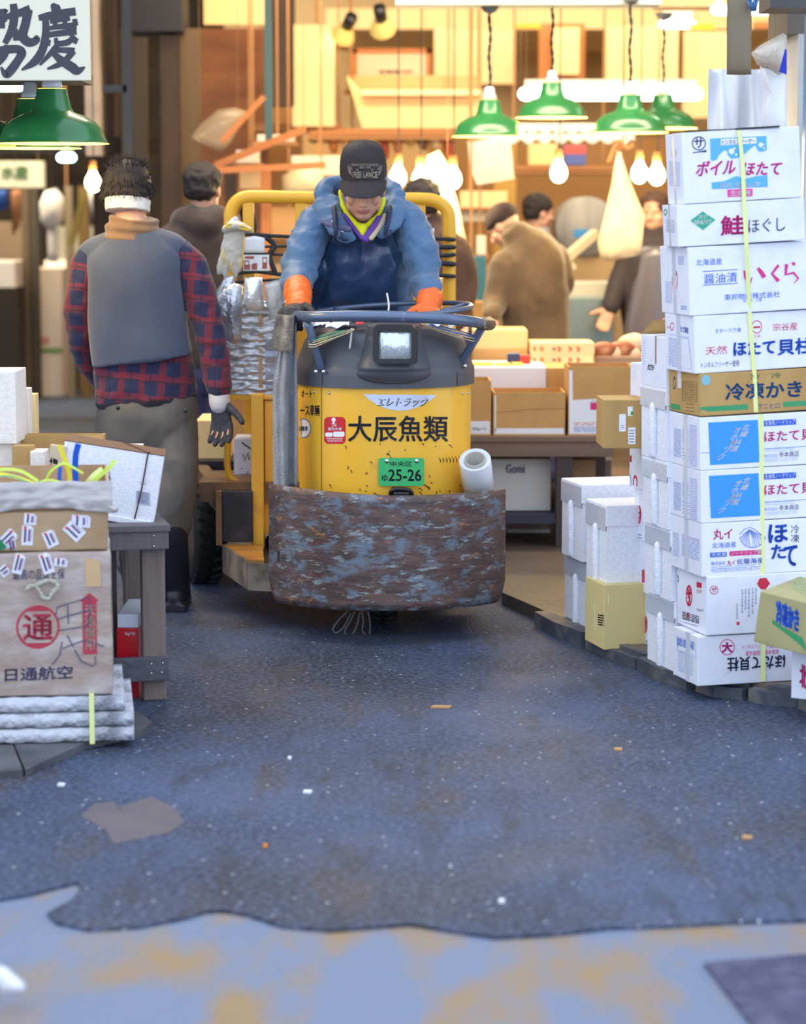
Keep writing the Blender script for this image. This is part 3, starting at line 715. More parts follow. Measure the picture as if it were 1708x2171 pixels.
# grey towel hanging from the rail
TOW = mat('grey_towel', (158, 160, 168), .9, var=(30, (126, 126, 132), .4, .7, (1, 1, .3)), bump=(160, .6), sheen=.3)
tow = thing('towel', 'long worn grey towel hanging from the rail left of the yellow drum', 'towel', W(605, 1040, 8.5))
mb = MB()
def tf(u, v):
    xl = 600-24*min(1, v*2.6)+2*v; xr = 628+3*v; x = xl+(xr-xl)*u; y = 676+v*360+6*math.sin(u*5)*v
    return W(x, y, 8.48)+V((0, .022*math.sin(u*9+v*1.5)+.012*math.sin(u*17+2), 0))
mb.slab(TOW, tf, 26, 40, (0, .02, 0)); mb.build('towel_cloth', tow)
mb = MB(); TOW2 = mat('brown_rag', (164, 152, 138), .9, var=(30, (120, 108, 98), .4, .7), bump=(120, .6))
mb.slab(TOW2, lambda u, v: W(586+34*u-16*v*(1-u)+(14-16*v)*u*.3, 668+74*v+4*u*v, 8.44)+V((0, .018*math.sin(u*7), 0)), 16, 18, (0, .015, 0)); mb.build('folded_end', tow)
# roll of stretch film standing in the bumper
FILM = mat('stretch_film', (236, 240, 248), .22, coat=.4, bump=(9, .1, (6, 6, .3)))
fr = thing('film_roll', 'roll of white stretch film standing behind the bumper', 'roll', W(1010, 1050, 8.5))
t0 = W(1006, 973, 8.44); b0 = W(1022, 1110, 8.50); axd = (t0-b0).normalized(); Mr = axd.to_track_quat('Z', 'Y').to_matrix().to_4x4(); Lr = (t0-b0).length
# tip the roll toward the street so that its core shows
Mr = Matrix.Rotation(math.radians(24), 4, 'X') @ Mr
mb = MB(); Rr = .0565
mb.lathe(FILM, [(.036, -.015), (Rr*.94, 0), (Rr, -.006), (Rr, -Lr), (.036, -Lr)], t0, 44, Mr); mb.build('film', fr)
mb = MB(); mb.lathe(mat('card_core', (186, 180, 170), .8), [(.037, -Lr), (.037, .001), (.033, .001), (.033, -Lr)], t0, 36, Mr); mb.build('core', fr)
# ================================================================== CARTONS AND FOAM BOXES
CW = mat('white_carton', (232, 234, 246), .55, var=(14, (218, 222, 238), .5, .8), bump=(60, .04))
CWS = CW
CB = mat('brown_carton', (190, 152, 92), .7, var=(10, (176, 136, 78), .4, .7, (1, 1, .3)), bump=(60, .05))
CBG = mat('olive_carton', (176, 166, 116), .7, var=(8, (160, 150, 104), .4, .7))
TAPE = mat('clear_tape', (214, 218, 230), .25, coat=.5)
BTAPE = mat('brown_tape', (168, 128, 74), .3, coat=.3)
FOAM = mat('foam', (238, 240, 248), .6, var=(90, (222, 226, 238), .45, .75), bump=(180, .25))
FTAPE = mat('foam_tape', (205, 210, 224), .25, coat=.6, bump=(30, .15))
MAG = mat('magenta_ink', (216, 34, 128), .5); PNK = mat('pink_ink', (232, 66, 156), .5); SKY = mat('sky_ink', (90, 176, 226), .5)
BLU = mat('blue_ink', (30, 92, 206), .5); MBL = mat('mid_blue_ink', (50, 150, 236), .5); NAVY = mat('navy_ink', (48, 52, 92), .5)
LBL = mat('light_blue_ink', (138, 160, 214), .55); GRNI = mat('green_ink', (56, 150, 96), .5); TEALI = mat('teal_ink', (48, 166, 136), .5); DBL = mat('deep_blue_ink', (30, 82, 140), .5)
REDI = mat('red_ink', (206, 40, 70), .5); GRY = mat('grey_ink', (120, 126, 160), .5)
STRAP = mat('yellow_strap', (232, 238, 160), .4)
LEFTS = {}
def placeM(c, yaw, roll): return Matrix.Translation(c) @ Matrix.Rotation(yaw, 4, 'Z') @ Matrix.Rotation(-roll, 4, 'Y')
def carton(pxb, pyb, pyt, Y, w_, d_, yaw, roll, m, name='carton', bev=.003):
    """front-left bottom corner at pixel, height to pixel row pyt"""
    c = W(pxb, pyb, Y); h = W(pxb, pyt, Y).z-c.z
    M = placeM(c, yaw, roll); mb = MB().box(m, 0, 0, 0, w_, d_, h-.0006, M, bev); mb.target(); mb.M = M; mb.dim = (w_, d_, h); mb.c = c
    return mb
def finish(mb, label, cat='box', group=None, name='carton', tape=None):
    o = mb.build(name, base=mb.c); tag(o, label, cat, group)
    if tape:   # strip of tape over the side seam: (material, centre fraction, width)
        m, fr, wd = tape[:3]; w_, d_, h = mb.dim; t = MB(); y = d_*fr
        t.box(m, -.0008, y-wd/2, tape[3] if len(tape) > 3 else 0, .0, y+wd/2, h, mb.M); t.box(m, -.0008, y-wd/2, h-.0005, w_*.25, y+wd/2, h+.0002, mb.M); t.build('tape', o)
    return o
Y0 = G(1478, 1455, .05).y
SG = 'cartons of the tall strapped stack'
def lines(mb, m, x0, y0, x1, y1, n, slope, th=1.2, seed=1, gap=.25):
    rd = random.Random(seed)
    for i in range(n):
        y = y0+(y1-y0)*i/max(1, n-1); x = x0
        while x < x1:
            L_ = rd.uniform(.12, .5)*(x1-x0); xe = min(x1, x+L_)
            mb.rect(m, x, y+slope*(x-x0), xe, y+th+slope*(x-x0), slope=slope, lift=.001); x = xe+(x1-x0)*rd.uniform(.02, .08)
s = -.06
# 1 boiled scallop
b = carton(1450, 433, 281, Y0, .362, .21, math.radians(7), .060, CW)
b.ring(NAVY, 1481, 304, 15, 15, 2.2); b.text('サ', NAVY, 1471, 293, 1491, 315, slope=s, bold=.02); b.stroke(NAVY, [(1468, 324), (1480, 322), (1497, 320)], [2, 2, 5])
tt = lambda x, y: (x, y)
b.patch(SKY, [(1506, 340), (1505, 294), (1624, 288), (1625, 318), (1615, 322), (1606, 320), (1603, 313), (1600, 308), (1592, 314), (1576, 328), (1562, 335), (1550, 337), (1542, 328), (1541, 320), (1534, 319), (1524, 328), (1519, 338), (1512, 341)][::-1])
for x, y, r in ((1550, 321, 6), (1556, 315, 2.4), (1560, 328, 2.6), (1612, 307, 5), (1618, 306, 1.6), (1619, 314, 2)): b.disc(CW, x, y, r, r, lift=.0014)
b.patch(CW, RP(1526, 294, 1603, 308, 3) if 0 else [(1527, 308), (1603, 304), (1603, 291), (1527, 295)], lift=.0014); b.text('トンネルフリーザー', NAVY, 1530, 297, 1600, 307, slope=-.05, bold=.01, shear=.1, lift=.002)
b.text('ボイル', PNK, 1476, 342, 1560, 374, slope=s, bold=.035, shear=.2, lift=.002); b.text('ほたて', PNK, 1575, 344, 1656, 372, slope=s*.3, bold=.035, shear=.2, lift=.002)
b.patch(SKY, [(1509, 401), (1627, 396), (1626, 371), (1600, 374), (1580, 379), (1560, 373), (1535, 384), (1508, 387)])
b.text('BOIL SCALLOP', WHT, 1526, 388, 1611, 398, slope=-.03, bold=.03, lift=.002)
b.patch(PNK, [(1542, 418), (1595, 416), (1595, 400), (1541, 402)]); b.text('生食用', WHT, 1547, 404, 1590, 416, slope=-.03, bold=.03, lift=.002)
lines(b, LBL, 1418, 342, 1441, 392, 16, .1, 1.3, 4); lines(b, GRY, 1422, 316, 1434, 330, 5, .1, 1.2, 5)
o = finish(b, 'white boiled scallop carton on top of the tall strapped stack', group=SG, tape=(TAPE, .5, .03))
fl_ = MB(); pts = [W(1450, 280, Y0)+V((0, -.002, .002)), W(1560, 274, Y0)+V((0, .02, .001)), W(1655, 269, Y0)+V((0, .03, .002))]
fl_.bar(BLKP, pts[0], pts[1], .002, .003); fl_.bar(BLKP, pts[1], pts[2], .004, .006); fl_.build('flap_gap_shade', o)  # black bars stand in for the shade in the open flap gap
# 2 salmon
b = carton(1437, 524, 434, Y0, .393, .19, math.radians(7), .056, CW)
b.patch(TEALI, [(1463, 468), (1489, 448), (1516, 466), (1490, 488)][::-1]); b.text('北の', WHT, 1480, 455, 1500, 464, slope=s, bold=.02, lift=.002, shear=.2); b.text('味紀行', WHT, 1471, 466, 1508, 477, slope=s, bold=.02, lift=.002, shear=.2)
b.text('鮭', MAG, 1527, 458, 1577, 500, slope=s, bold=.035, lift=.002); b.text('ほぐし', NAVY, 1586, 465, 1664, 494, slope=s, bold=.006, lift=.002)
lines(b, GRY, 1412, 466, 1430, 490, 7, .1, 1.4, 6); b.ring(GRNI, 1410, 450, 4, 7, 1.5)
finish(b, 'low white salmon flake carton, second from the top of the strapped stack', group=SG, tape=(TAPE, .5, .02))
# 3 ikura
b = carton(1462, 670, 524, Y0, .44, .27, math.radians(12), .050, CW)
b.text('北海道産', BLU, 1475, 550, 1530, 564, slope=s, bold=.004); b.rect(BLU, 1489, 575, 1563, 576.6, slope=s); b.rect(BLU, 1490, 604, 1564, 605.6, slope=s)
b.text('醤油漬', BLU, 1492, 581, 1562, 602, slope=s, bold=.004)
for pts, wd in (([(1577, 573), (1580, 588), (1590, 600), (1594, 588)], [3, 7, 8, 2]), ([(1606, 568), (1614, 578), (1620, 588)], [6, 9, 9]), ([(1650, 562), (1636, 580), (1650, 596)], [6, 5, 8]), ([(1680, 556), (1684, 562)], [6, 6]), ([(1667, 560), (1665, 582), (1682, 578), (1692, 590), (1682, 601)], [7, 6, 5, 4, 1])): b.stroke(MAG, pts, wd, lift=.002)
b.text('東邦物産株式会社', BLU, 1535, 624, 1653, 637, slope=s, bold=.002); b.text('社　内　工場', BLU, 1575, 634, 1614, 641, slope=s)
lines(b, LBL, 1410, 596, 1424, 640, 14, .15, 1.3, 8); b.ring(REDI, 1430, 595, 6, 25, 1.2); b.text('いくら', REDI, 1426, 575, 1434, 615, vert=True, bold=.03); lines(b, LBL, 1437, 543, 1449, 558, 5, .1, 2, 9); lines(b, LBL, 1443, 648, 1455, 653, 2, .1, 3, 2)
finish(b, 'white salmon roe carton with large magenta characters, third from the top', group=SG, tape=(TAPE, .5, .035))
# 4 scallop adductor
b = carton(1473, 793, 670, Y0, .44, .24, math.radians(15), .043, CW)
b.text('オホーツク海', BLU, 1515, 697, 1570, 707, slope=s); b.ring(REDI, 1604, 693, 11, 14, 1.5); b.rect(REDI, 1597, 692, 1611, 696, slope=s); b.text('かつみ', REDI, 1590, 710, 1612, 717, slope=s); b.text('宗谷産', REDI, 1638, 686, 1690, 702, slope=s, bold=.002)
b.text('天然', REDI, 1495, 735, 1541, 753, slope=s, bold=.006); b.text('ほたて', BLU, 1554, 725, 1643, 755, slope=s, bold=.05, lift=.002); b.text('貝柱', BLU, 1648, 719, 1722, 754, slope=s, bold=.04, lift=.002)
b.text('トンネルフリーザー使用', NAVY, 1486, 768, 1566, 781, slope=s, bold=.002)
b.ring(REDI, 1424, 692, 4, 9, 1); b.text('宗谷', REDI, 1413, 691, 1422, 697); b.text('ほたて貝柱', BLU, 1437, 690, 1459, 703, slope=.2, bold=.03)
lines(b, LBL, 1417, 716, 1438, 772, 17, .15, 1.5, 12); lines(b, LBL, 1442, 715, 1458, 718, 1, .1, 1.4, 3); b.stroke(LBL, [(1417, 709), (1458, 715), (1466, 783), (1422, 776)], 1)
finish(b, 'white scallop adductor carton with bold blue characters above the brown one', group=SG, tape=(TAPE, .52, .035))
# 5 brown frozen oyster
b = carton(1483, 883, 793, Y0, .44, .26, math.radians(15), .037, CB)
b.text('冷　冷', GRNI, 1590, 793, 1655, 805, slope=s, bold=.01); b.text('冷凍かき', DBL, 1537, 813, 1700, 850, slope=s*.8, bold=.04)
b.rect(GRNI, 1483, 863, 1585, 874, slope=-.06); b.rect(GRNI, 1660, 852, 1720, 863, slope=-.06); b.text('クニヒロ', DBL, 1606, 856, 1652, 868, slope=s, bold=0)
b.disc(mat('pale_blue_spot', (130, 184, 200), .6), 1496, 806, 10, 11); b.stroke(BLK, [(1447, 808), (1476, 811), (1476, 852), (1446, 849), (1447, 808)], 1); lines(b, BLK, 1449, 812, 1474, 845, 10, .12, .9, 5); b.patch(GRNI, [(1422, 867), (1443, 870), (1440, 858), (1421, 855)]); b.ring(NAVY, 1429, 812, 3, 14, 1); lines(b, BLK, 1452, 855, 1472, 870, 3, .1, 1.2, 6)
finish(b, 'brown frozen oyster carton with green bands in the strapped stack', group=SG, tape=(TAPE, .62, .03, .075))
# 6, 7 okhotsk
for k, (pb, ptp, px_) in enumerate(((998, 885, 1484), (1110, 998, 1485.5))):
    b = carton(px_, pb, ptp, Y0, .44, .255 if k == 0 else .275, math.radians(15), .031-.006*k, CW); dy = 113*k; dx = 1.5*k
    b.patch(MBL, [(1505+dx, 986+dy), (1610+dx, 980+dy), (1606+dx, 890+dy), (1501+dx, 896+dy)])
    b.text('北緯44度', WHT, 1548+dx, 899+dy, 1590+dx, 968+dy, vert=True, bold=.02, shear=.0, vslope=-.0, lift=.002) if 0 else None
    for ch, x, y, z in (('北', 1574, 900, 14), ('緯', 1569, 914, 15), ('44', 1555, 931, 15), ('度', 1549, 945, 16), ('オ', 1556, 906, 14), ('ホ', 1549, 921, 14), ('|', 1548, 935, 6), ('ツ', 1534, 947, 13), ('ク', 1521, 962, 15)): b.text(ch, WHT, x+dx, y+dy, x+z+dx, y+13+dy, bold=.03, shear=.5, slope=s, lift=.002)
    b.patch(BLU, [(1619, 904+dy), (1687, 900+dy), (1687, 888+dy), (1619, 892+dy)]); b.text('生食用ノードリップ', WHT, 1621, 892.5+dy, 1685, 902.5+dy, slope=s, bold=.015, lift=.002)
    b.text('ほたて貝', MAG, 1620, 915+dy, 1722, 938+dy, slope=s, bold=.02, lift=.002); b.rect(BLU, 1620, 951+dy, 1712, 952+dy, slope=s); b.rect(BLU, 1484, 960+dy, 1504+dx, 961+dy, slope=s)
    b.text('株式会社', LBL, 1620, 963+dy, 1648, 971+dy, slope=s); b.text('寺本商店', NAVY, 1651, 958+dy, 1693, 970+dy, slope=s); lines(b, LBL, 1621, 953+dy, 1684, 957+dy, 2, s, .8, 3); lines(b, LBL, 1621, 974+dy, 1690, 978+dy, 2, s, .8, 4)
    lines(b, LBL, 1428, 908+dy, 1443, 965+dy, 18, .2, 1.7, 3+k); lines(b, LBL, 1461, 900+dy, 1477, 985+dy, 22, .2, 1.7, 7+k); lines(b, LBL, 1446, 908+dy, 1459, 935+dy, 8, .2, 2.2, 9+k); b.disc(BLU, 1452, 966+dy, 4, 5)
    lines(b, BLU, 1446, 950+dy, 1460, 972+dy, 4, .2, 1.6, 19+k)
    finish(b, ['white scallop carton with a blue square, directly under the brown oyster carton', 'white scallop carton with a blue square, lower of the two alike'][k], group=SG, tape=(TAPE, .45, .035))
# 8 marui
b = carton(1487, 1224, 1110, Y0, .44, .275, math.radians(15), .018, CW)
b.text('丸イ', MAG, 1511, 1122, 1552, 1145, slope=s, bold=.02); b.text('北海道産', BLU, 1509, 1151, 1560, 1163, slope=s, bold=.002)
for i in range(15):
    q = PI*(.04+.92*i/14); ex = 1592-26*math.cos(q)+4; ey = 1134+23*math.sin(q)+4; b.stroke(LBL if i % 2 else BLU, [(1588, 1123), ((1588+ex)/2-(3 if i < 7 else -3), (1123+ey)/2), (ex, ey)], 1.0)
b.stroke(BLU, [(1567, 1133), (1577, 1122), (1590, 1118), (1602, 1124), (1614, 1134)], 1.2); b.stroke(BLU, [(1570-2+27+27*-math.cos(q), 1137+24*math.sin(q)) for q in [PI*j/12 for j in range(13)]], 1.2)
b.patch(BLU, [(1505, 1182), (1540, 1180), (1540, 1170), (1505, 1172)]); b.text('天然貝', WHT, 1508, 1173, 1538, 1181, slope=s, lift=.002, bold=.02); b.patch(MAG, [(1546, 1179), (1616, 1175), (1616, 1165), (1546, 1169)]); b.text('ノードリップ製', WHT, 1549, 1169.5, 1614, 1177.5, slope=s, lift=.002, bold=.015)
b.text('株式会社', BLU, 1507, 1191, 1537, 1199, slope=s, bold=.006); b.text('丸イ', MAG, 1541, 1188, 1558, 1199, slope=s, bold=.02); b.text('佐藤海産', BLU, 1561, 1185, 1618, 1197, slope=s, bold=.008)
lines(b, LBL, 1507, 1202, 1612, 1206, 2, s, 1.2, 31); b.text('TEL.0153-86-2312 FAX.0153-86-2311', LBL, 1507, 1208, 1610, 1214, slope=s)
b.text('ほ', BLU, 1628, 1112, 1670, 1152, bold=.045, slope=s, lift=.002); b.text('たて', BLU, 1634, 1156, 1690, 1198, bold=.045, slope=s, lift=.002) if 0 else (b.text('た', BLU, 1634, 1155, 1666, 1186, bold=.045, slope=s, lift=.002), b.text('て', BLU, 1660, 1157, 1690, 1202, bold=.04, slope=s, lift=.002)); b.text('冷凍', NAVY, 1676, 1113, 1694, 1150, vert=True, bold=.006)
lines(b, LBL, 1426, 1128, 1439, 1175, 14, .3, 1.5, 41); lines(b, LBL, 1445, 1133, 1482, 1176, 12, .3, 1.8, 42)
finish(b, 'white frozen scallop carton with a blue shell drawing', group=SG, tape=(TAPE, .45, .035))
# 9 sa
b = carton(1497, 1348, 1223, Y0, .44, .245, math.radians(15), .012, CW)
b.ring(REDI, 1513, 1251, 9, 9.5, 1.3); b.text('サ', REDI, 1507.5, 1245, 1518.5, 1257, bold=.02, shear=.15)
for x, y0_, y1_ in ((1562, 1280, 1312), (1573, 1249, 1300), (1580, 1248, 1293), (1587, 1247, 1308), (1595, 1246, 1302), (1602, 1246, 1282)): b.text('北海の幸新鮮な魚' if x != 1562 else '宗谷名産品', GRY, x-2.2, y0_, x+2.2, y1_, vert=True)
b.rect(REDI, 1561, 1318, 1567, 1325); b.patch(REDI, [(1604, 1238), (1612, 1249), (1622, 1250), (1632, 1237), (1624, 1225), (1610, 1226)]); 
for x, y in ((1617, 1290), (1617, 1304), (1617, 1319), (1640, 1301), (1641, 1318)): b.patch(REDI, [(x-9, y), (x, y+6), (x+9, y), (x, y-6)])
b.ring(REDI, 1460, 1263, 7, 23, 2); b.text('サ', REDI, 1455, 1248, 1465, 1280, bold=.04); b.patch(REDI, [(1476, 1245), (1487, 1247), (1487, 1236), (1476, 1233)]); b.text('宗谷', REDI, 1476, 1249, 1487, 1258); lines(b, BLK, 1446, 1296, 1481, 1310, 5, .3, 2.0, 51); b.text('札', REDI, 1455, 1298, 1461, 1310, bold=.04); lines(b, GRY, 1448, 1310, 1479, 1318, 2, .3, 1.4, 52); b.ring(NAVY, 1436, 1227, 2.6, 8, 1.3); b.text('5kg×2', NAVY, 1476, 1289, 1490, 1296, slope=.2)
finish(b, 'white carton with small red circle mark and tiny vertical columns, second from the bottom', group=SG)
# 10 bottom
b = carton(1478, 1455, 1350, Y0, .318, .20, math.radians(15), .006, mat('soiled_white_carton', (230, 232, 244), .6, var=(22, (168, 170, 188), .64, .8), bump=(60, .1)))
b.ring(MAG, 1541, 1372, 16, 17, 1.6); b.text('大', MAG, 1529, 1361, 1553, 1384, bold=.06); b.text('トンネルフリーザー急速凍結', MAG, 1573, 1367, 1656, 1377, slope=s, bold=0); b.text('紫外線殺菌海水使用', MAG, 1580, 1380, 1650, 1391, slope=s, bold=0)
b.text('ほたて貝柱', NAVY, 1541, 1394, 1664, 1424, slope=s, bold=.03, flip=True, lift=.002)
lines(b, BLU, 1435, 1352, 1470, 1366, 6, .3, 1.8, 61); b.stroke(LBL, [(1434, 1349), (1472, 1362), (1474, 1396), (1436, 1378), (1434, 1349)], 1); lines(b, LBL, 1437, 1378, 1468, 1420, 12, .35, 1.2, 62); b.text('太', REDI, 1452, 1393, 1458, 1402, bold=.05)
finish(b, 'soiled white carton with upside-down lettering at the bottom of the strapped stack', group=SG, tape=(TAPE, .4, .035))
# straps (flat band running down the front)
sb = MB(); 
def yfr(py): return Y0-.004
tp = [(1566, 276, 6), (1574, 350, 6), (1577, 430, 6.2), (1582, 524, 6.2), (1588, 660, 6.4), (1593, 730, 6.4), (1599, 800, 6.4), (1602, 874, 6.4)]
def front_pt(px, py, off=.003):
    d = ray(px, py); return W(px, py, Y0)+V((0, 0, 0))
def strapmesh(tp, yoff):
    mb = MB(); L = []
    for x, y, wd in tp:
        yy = Y0+(x-1450)/SC(Y0)*math.sin(math.radians(yoff[0] if y < 530 else yoff[1]))-.006
        L.append((W(x-wd*.5, y, yy), W(x+wd*.5, y, yy)))
    n = len(L); vs = [p for a, b_ in L for p in (a, b_)]+[p+V((0, -.0012, 0)) for a, b_ in L for p in (a, b_)]
    fs = [(2*i, 2*i+1, 2*i+3, 2*i+2) for i in range(n-1)]+[(2*n+2*i, 2*n+2*i+2, 2*n+2*i+3, 2*n+2*i+1) for i in range(n-1)]
    fs += [(2*i, 2*i+2, 2*n+2*i+2, 2*n+2*i) for i in range(n-1)]+[(2*i+1, 2*n+2*i+1, 2*n+2*i+3, 2*i+3) for i in range(n-1)]
    return mb.add(vs, fs, STRAP)
o = strapmesh([(x, y, wd*1.45) for x, y, wd in tp], (7, 14)).build('packing_strap', base=W(1600, 870, Y0)); tag(o, 'pale yellow strap running down the upper half of the tall carton stack', 'strap')
o = strapmesh([(1612+.012*(y-878), y, 10) for y in (878, 940, 1000, 1110, 1220, 1300, 1348)]+[(1617, 1400, 10), (1617, 1444, 10)], (7, 14)).build('packing_strap', base=W(1616, 1444, Y0)); tag(o, 'pale yellow strap round the lower half of the tall carton stack, ending near the kerb', 'strap')
# carton lying against the stack, olive, and the white one below it
b = carton(1676, 1480, 1362, Y0-.20, .36, .3, math.radians(-28), 0, CW); 
b.text('北', MAG, 1694, 1405, 1712, 1455, bold=.03, slope=.5); b.text('凍', REDI, 1683, 1345, 1700, 1368, bold=.0, slope=.5)
finish(b, 'white carton with magenta writing under the olive carton by the right kerb')
M = Matrix.Translation(W(1708, 1385, Y0-.33)) @ Matrix.Rotation(math.radians(-33), 4, 'Z') @ Matrix.Rotation(math.radians(8), 4, 'Y') @ Matrix.Rotation(math.radians(2), 4, 'X')
b = MB().box(CBG, -.16, -.02, 0, .24, .26, .155, M, .003); b.target(); b.c = M.translation; b.M = M; b.dim = (.4, .28, .155)
b.text('冷凍かき', BLU, 1644, 1270, 1694, 1322, slope=.42, bold=.04); b.patch(GRNI, [(1636, 1312), (1660, 1330), (1700, 1352), (1708, 1372), (1708, 1380), (1690, 1362), (1637, 1322)]); lines(b, GRNI, 1680, 1215, 1708, 1245, 6, .6, 1.6, 71); b.text('クニヒロ', DBL, 1664, 1322, 1684, 1332, slope=.5)
finish(b, 'olive frozen oyster carton leaning out at the right, with blue characters')
# ---------------- foam boxes
def foambox(name, label, pxb, pyb, pyt, Y, w_, d_, yaw, roll=0.0, lidh=.3, group=None, slot=True, slotf=True, tapeit=True, over=.004, slotpos=.5, sw=.06):
    c = W(pxb, pyb, Y); h = W(pxb, pyt, Y).z-c.z; M = placeM(c, yaw, roll); root = thing(name, label, 'box', c, group)
    hb = h*(1-lidh); mb = MB()
    mb.box(FOAM, over, over, 0, w_-over, d_-over, hb*.06, M, 0)
    y0, y1 = d_*slotpos-sw/2, d_*slotpos+sw/2; dd = .016
    if slot: poly = [(over, over), (w_-over, over), (w_-over, d_-over), (over, d_-over), (over, y1), (over+dd, y1-.006), (over+dd, y0+.006), (over, y0)]
    else: poly = [(over, over), (w_-over, over), (w_-over, d_-over), (over, d_-over)]
    mb.prism(FOAM, poly, hb*.06, hb, M); mb.build('box_body', root)
    if slot:
        r = MB(); r.sweep(FOAM, [M @ V((over+.002, (y0+y1)/2, hb*.08)), M @ V((over+.002, (y0+y1)/2, hb*.94))], .0165, n=12, dome=True, k=1); r.build('handle_rib', root)
    ld = MB().box(FOAM, 0, 0, hb, w_, d_, h-.001, M, .004).build('lid', root)
    if tapeit:
        t = MB(); t.box(FTAPE, -.0012, d_*.02, hb-.012, .0, d_*.98, h-.01, M); t.build('tape', root)
    return root
YF = Y0+.24
FG = 'foam boxes in the middle column beside the strapped stack'
for i, (pb, pt_, px_) in enumerate(((1276, 1124, 1421), (1124, 979, 1414), (979, 824, 1411))):
    foambox('foam_box', 'slotted white foam box behind the strapped stack, %s' % ['second from the kerb', 'third from the kerb', 'topmost foam box of its column'][i], px_, pb, pt_, YF, .26, .23, math.radians(15), .012, group=FG, lidh=.24)
foambox('foam_box', 'slotted white foam box behind the strapped stack, lowest of its column', 1428, 1432, 1276, YF, .26, .25, math.radians(15), .0, group=FG, lidh=.24)
b = carton(1411, 826, 715, YF, .30, .22, math.radians(15), .01, CW); b.text('タコフライ', BLK, 1372, 771, 1386, 785, slope=.1, bold=.03, shear=.2); lines(b, LBL, 1358, 720, 1368, 770, 10, .1, 1, 81)
o = finish(b, 'white carton with a raised brown inner flap on top of the foam column', tape=(mat('brown_tape2', (170, 140, 110), .4), .4, .012, .075))
f_ = MB(); M2 = b.M; w_, d_, h = b.dim
f_.slab(CB, lambda u, v: M2 @ V((.0+.03*v*(1-u)+u*.2, d_*.98-.02*v, h+.045*v)), 6, 3, (0, .003, 0)); f_.slab(CW, lambda u, v: M2 @ V((.05+u*.2, d_*.15+.10*v, h+.004+.022*v)), 3, 3, (0, 0, .003)); f_.build('flap', o)
# third column
YT = Y0+.62
def tc(px_, pb, pt_, w_, d_, m, yaw=15, Y=YT): return carton(px_, pb, pt_, Y, w_, d_, math.radians(yaw), 0, m)
b = tc(1371, 848, 773, .2, .16, CW); lines(b, BLU, 1324, 782, 1334, 838, 14, .1, 2.4, 91); finish(b, 'small white carton with a blue printed panel at the top of the third column')
b = MB().box(CB, -.165, -.01, 0, .03, .2, .158, Matrix.Translation(W(1385, 950, YT-.08)) @ Matrix.Rotation(math.radians(2), 4, 'Z'), .003); b.target(); b.c = W(1350, 950, YT); b.M = None
for r in ((1312, 878, 1326, 915), (1330, 862, 1341, 882), (1331, 906, 1347, 942)): b.rect(WHT, *r)
lines(b, BLK, 1333, 912, 1344, 936, 5, 0, 1.4, 92); lines(b, GRY, 1315, 902, 1323, 906, 2, 0, 1.2, 93); b.rect(GRNI, 1337, 872, 1341, 880, lift=.0015)
tag(b.build('carton', base=b.c), 'brown carton with white shipping labels jutting from the third column', 'box')
b = tc(1380, 1045, 950, .2, .21, CW); b.text('新巻鮭', REDI, 1321, 963, 1339, 978, slope=.1, bold=.04); lines(b, SKY, 1323, 988, 1336, 996, 3, .1, 2, 94); b.ring(SKY, 1333, 1022, 5, 18, 1.5); b.ring(REDI, 1346, 1023, 5, 16, 2); finish(b, 'white carton with red title and round marks under the brown jutting carton')
b = tc(1388, 1157, 1045, .2, .2, CW); b.ring(REDI, 1354, 1091, 5, 20, 2); b.text('サ', REDI, 1350, 1080, 1359, 1102, bold=.04); lines(b, GRY, 1341, 1130, 1360, 1142, 3, .2, 2, 95); finish(b, 'white carton with a half hidden red circle in the third column')
b = tc(1390, 1268, 1157, .2, .2, CW); lines(b, LBL, 1340, 1210, 1355, 1262, 12, .2, 2, 96); b.rect(REDI, 1360, 1208, 1366, 1235); finish(b, 'white carton with pale blue side print in the third column')
b = tc(1394, 1392, 1268, .2, .2, MATS['soiled_white_carton']); b.ring(REDI, 1366, 1324, 6, 20, 2.4); b.text('サ', REDI, 1362, 1313, 1371, 1335, bold=.04); lines(b, GRY, 1350, 1352, 1372, 1366, 4, .3, 2, 97); finish(b, 'speckled white carton at the foot of the third column')
# foam boxes at the left end of the pile
YL = G(1258, 1372, .05).y+.05
cc = carton(1279, 1378, 1240, YL-.02, .30, .20, math.radians(14), 0, mat('khaki_carton', (214, 196, 136), .7))
b = cc; b.rect(WHT, 1263, 1276, 1287, 1345) if 0 else None
sd = MB()
b.patch(CB, [(1259, 1365), (1294, 1376), (1294, 1245), (1257, 1240)]) if 0 else None
b.patch(WHT, [(1261, 1338), (1288, 1348), (1286, 1288), (1259, 1278)], bvh=b.bvh); lines(b, BLK, 1267, 1302, 1280, 1322, 5, .2, 3, 98); b.rect(WHT, 1278, 1258, 1290, 1278, slope=.1)
o = finish(b, 'khaki carton under a foam box at the left end of the right pile')
foambox('foam_box', 'white foam box standing on the khaki carton, left end of the pile', 1283, 1247, 1072, YL+.02, .36, .22, math.radians(14), 0, lidh=.26, tapeit=True)
foambox('foam_box', 'tall white foam box under another at the far left of the pile', 1245, 1364, 1190, YL+.3, .36, .28, math.radians(14), 0, lidh=.22)
foambox('foam_box', 'white foam box with a wide lid at the far left top of the pile', 1232, 1192, 1028, YL+.3, .38, .24, math.radians(14), 0, lidh=.25)

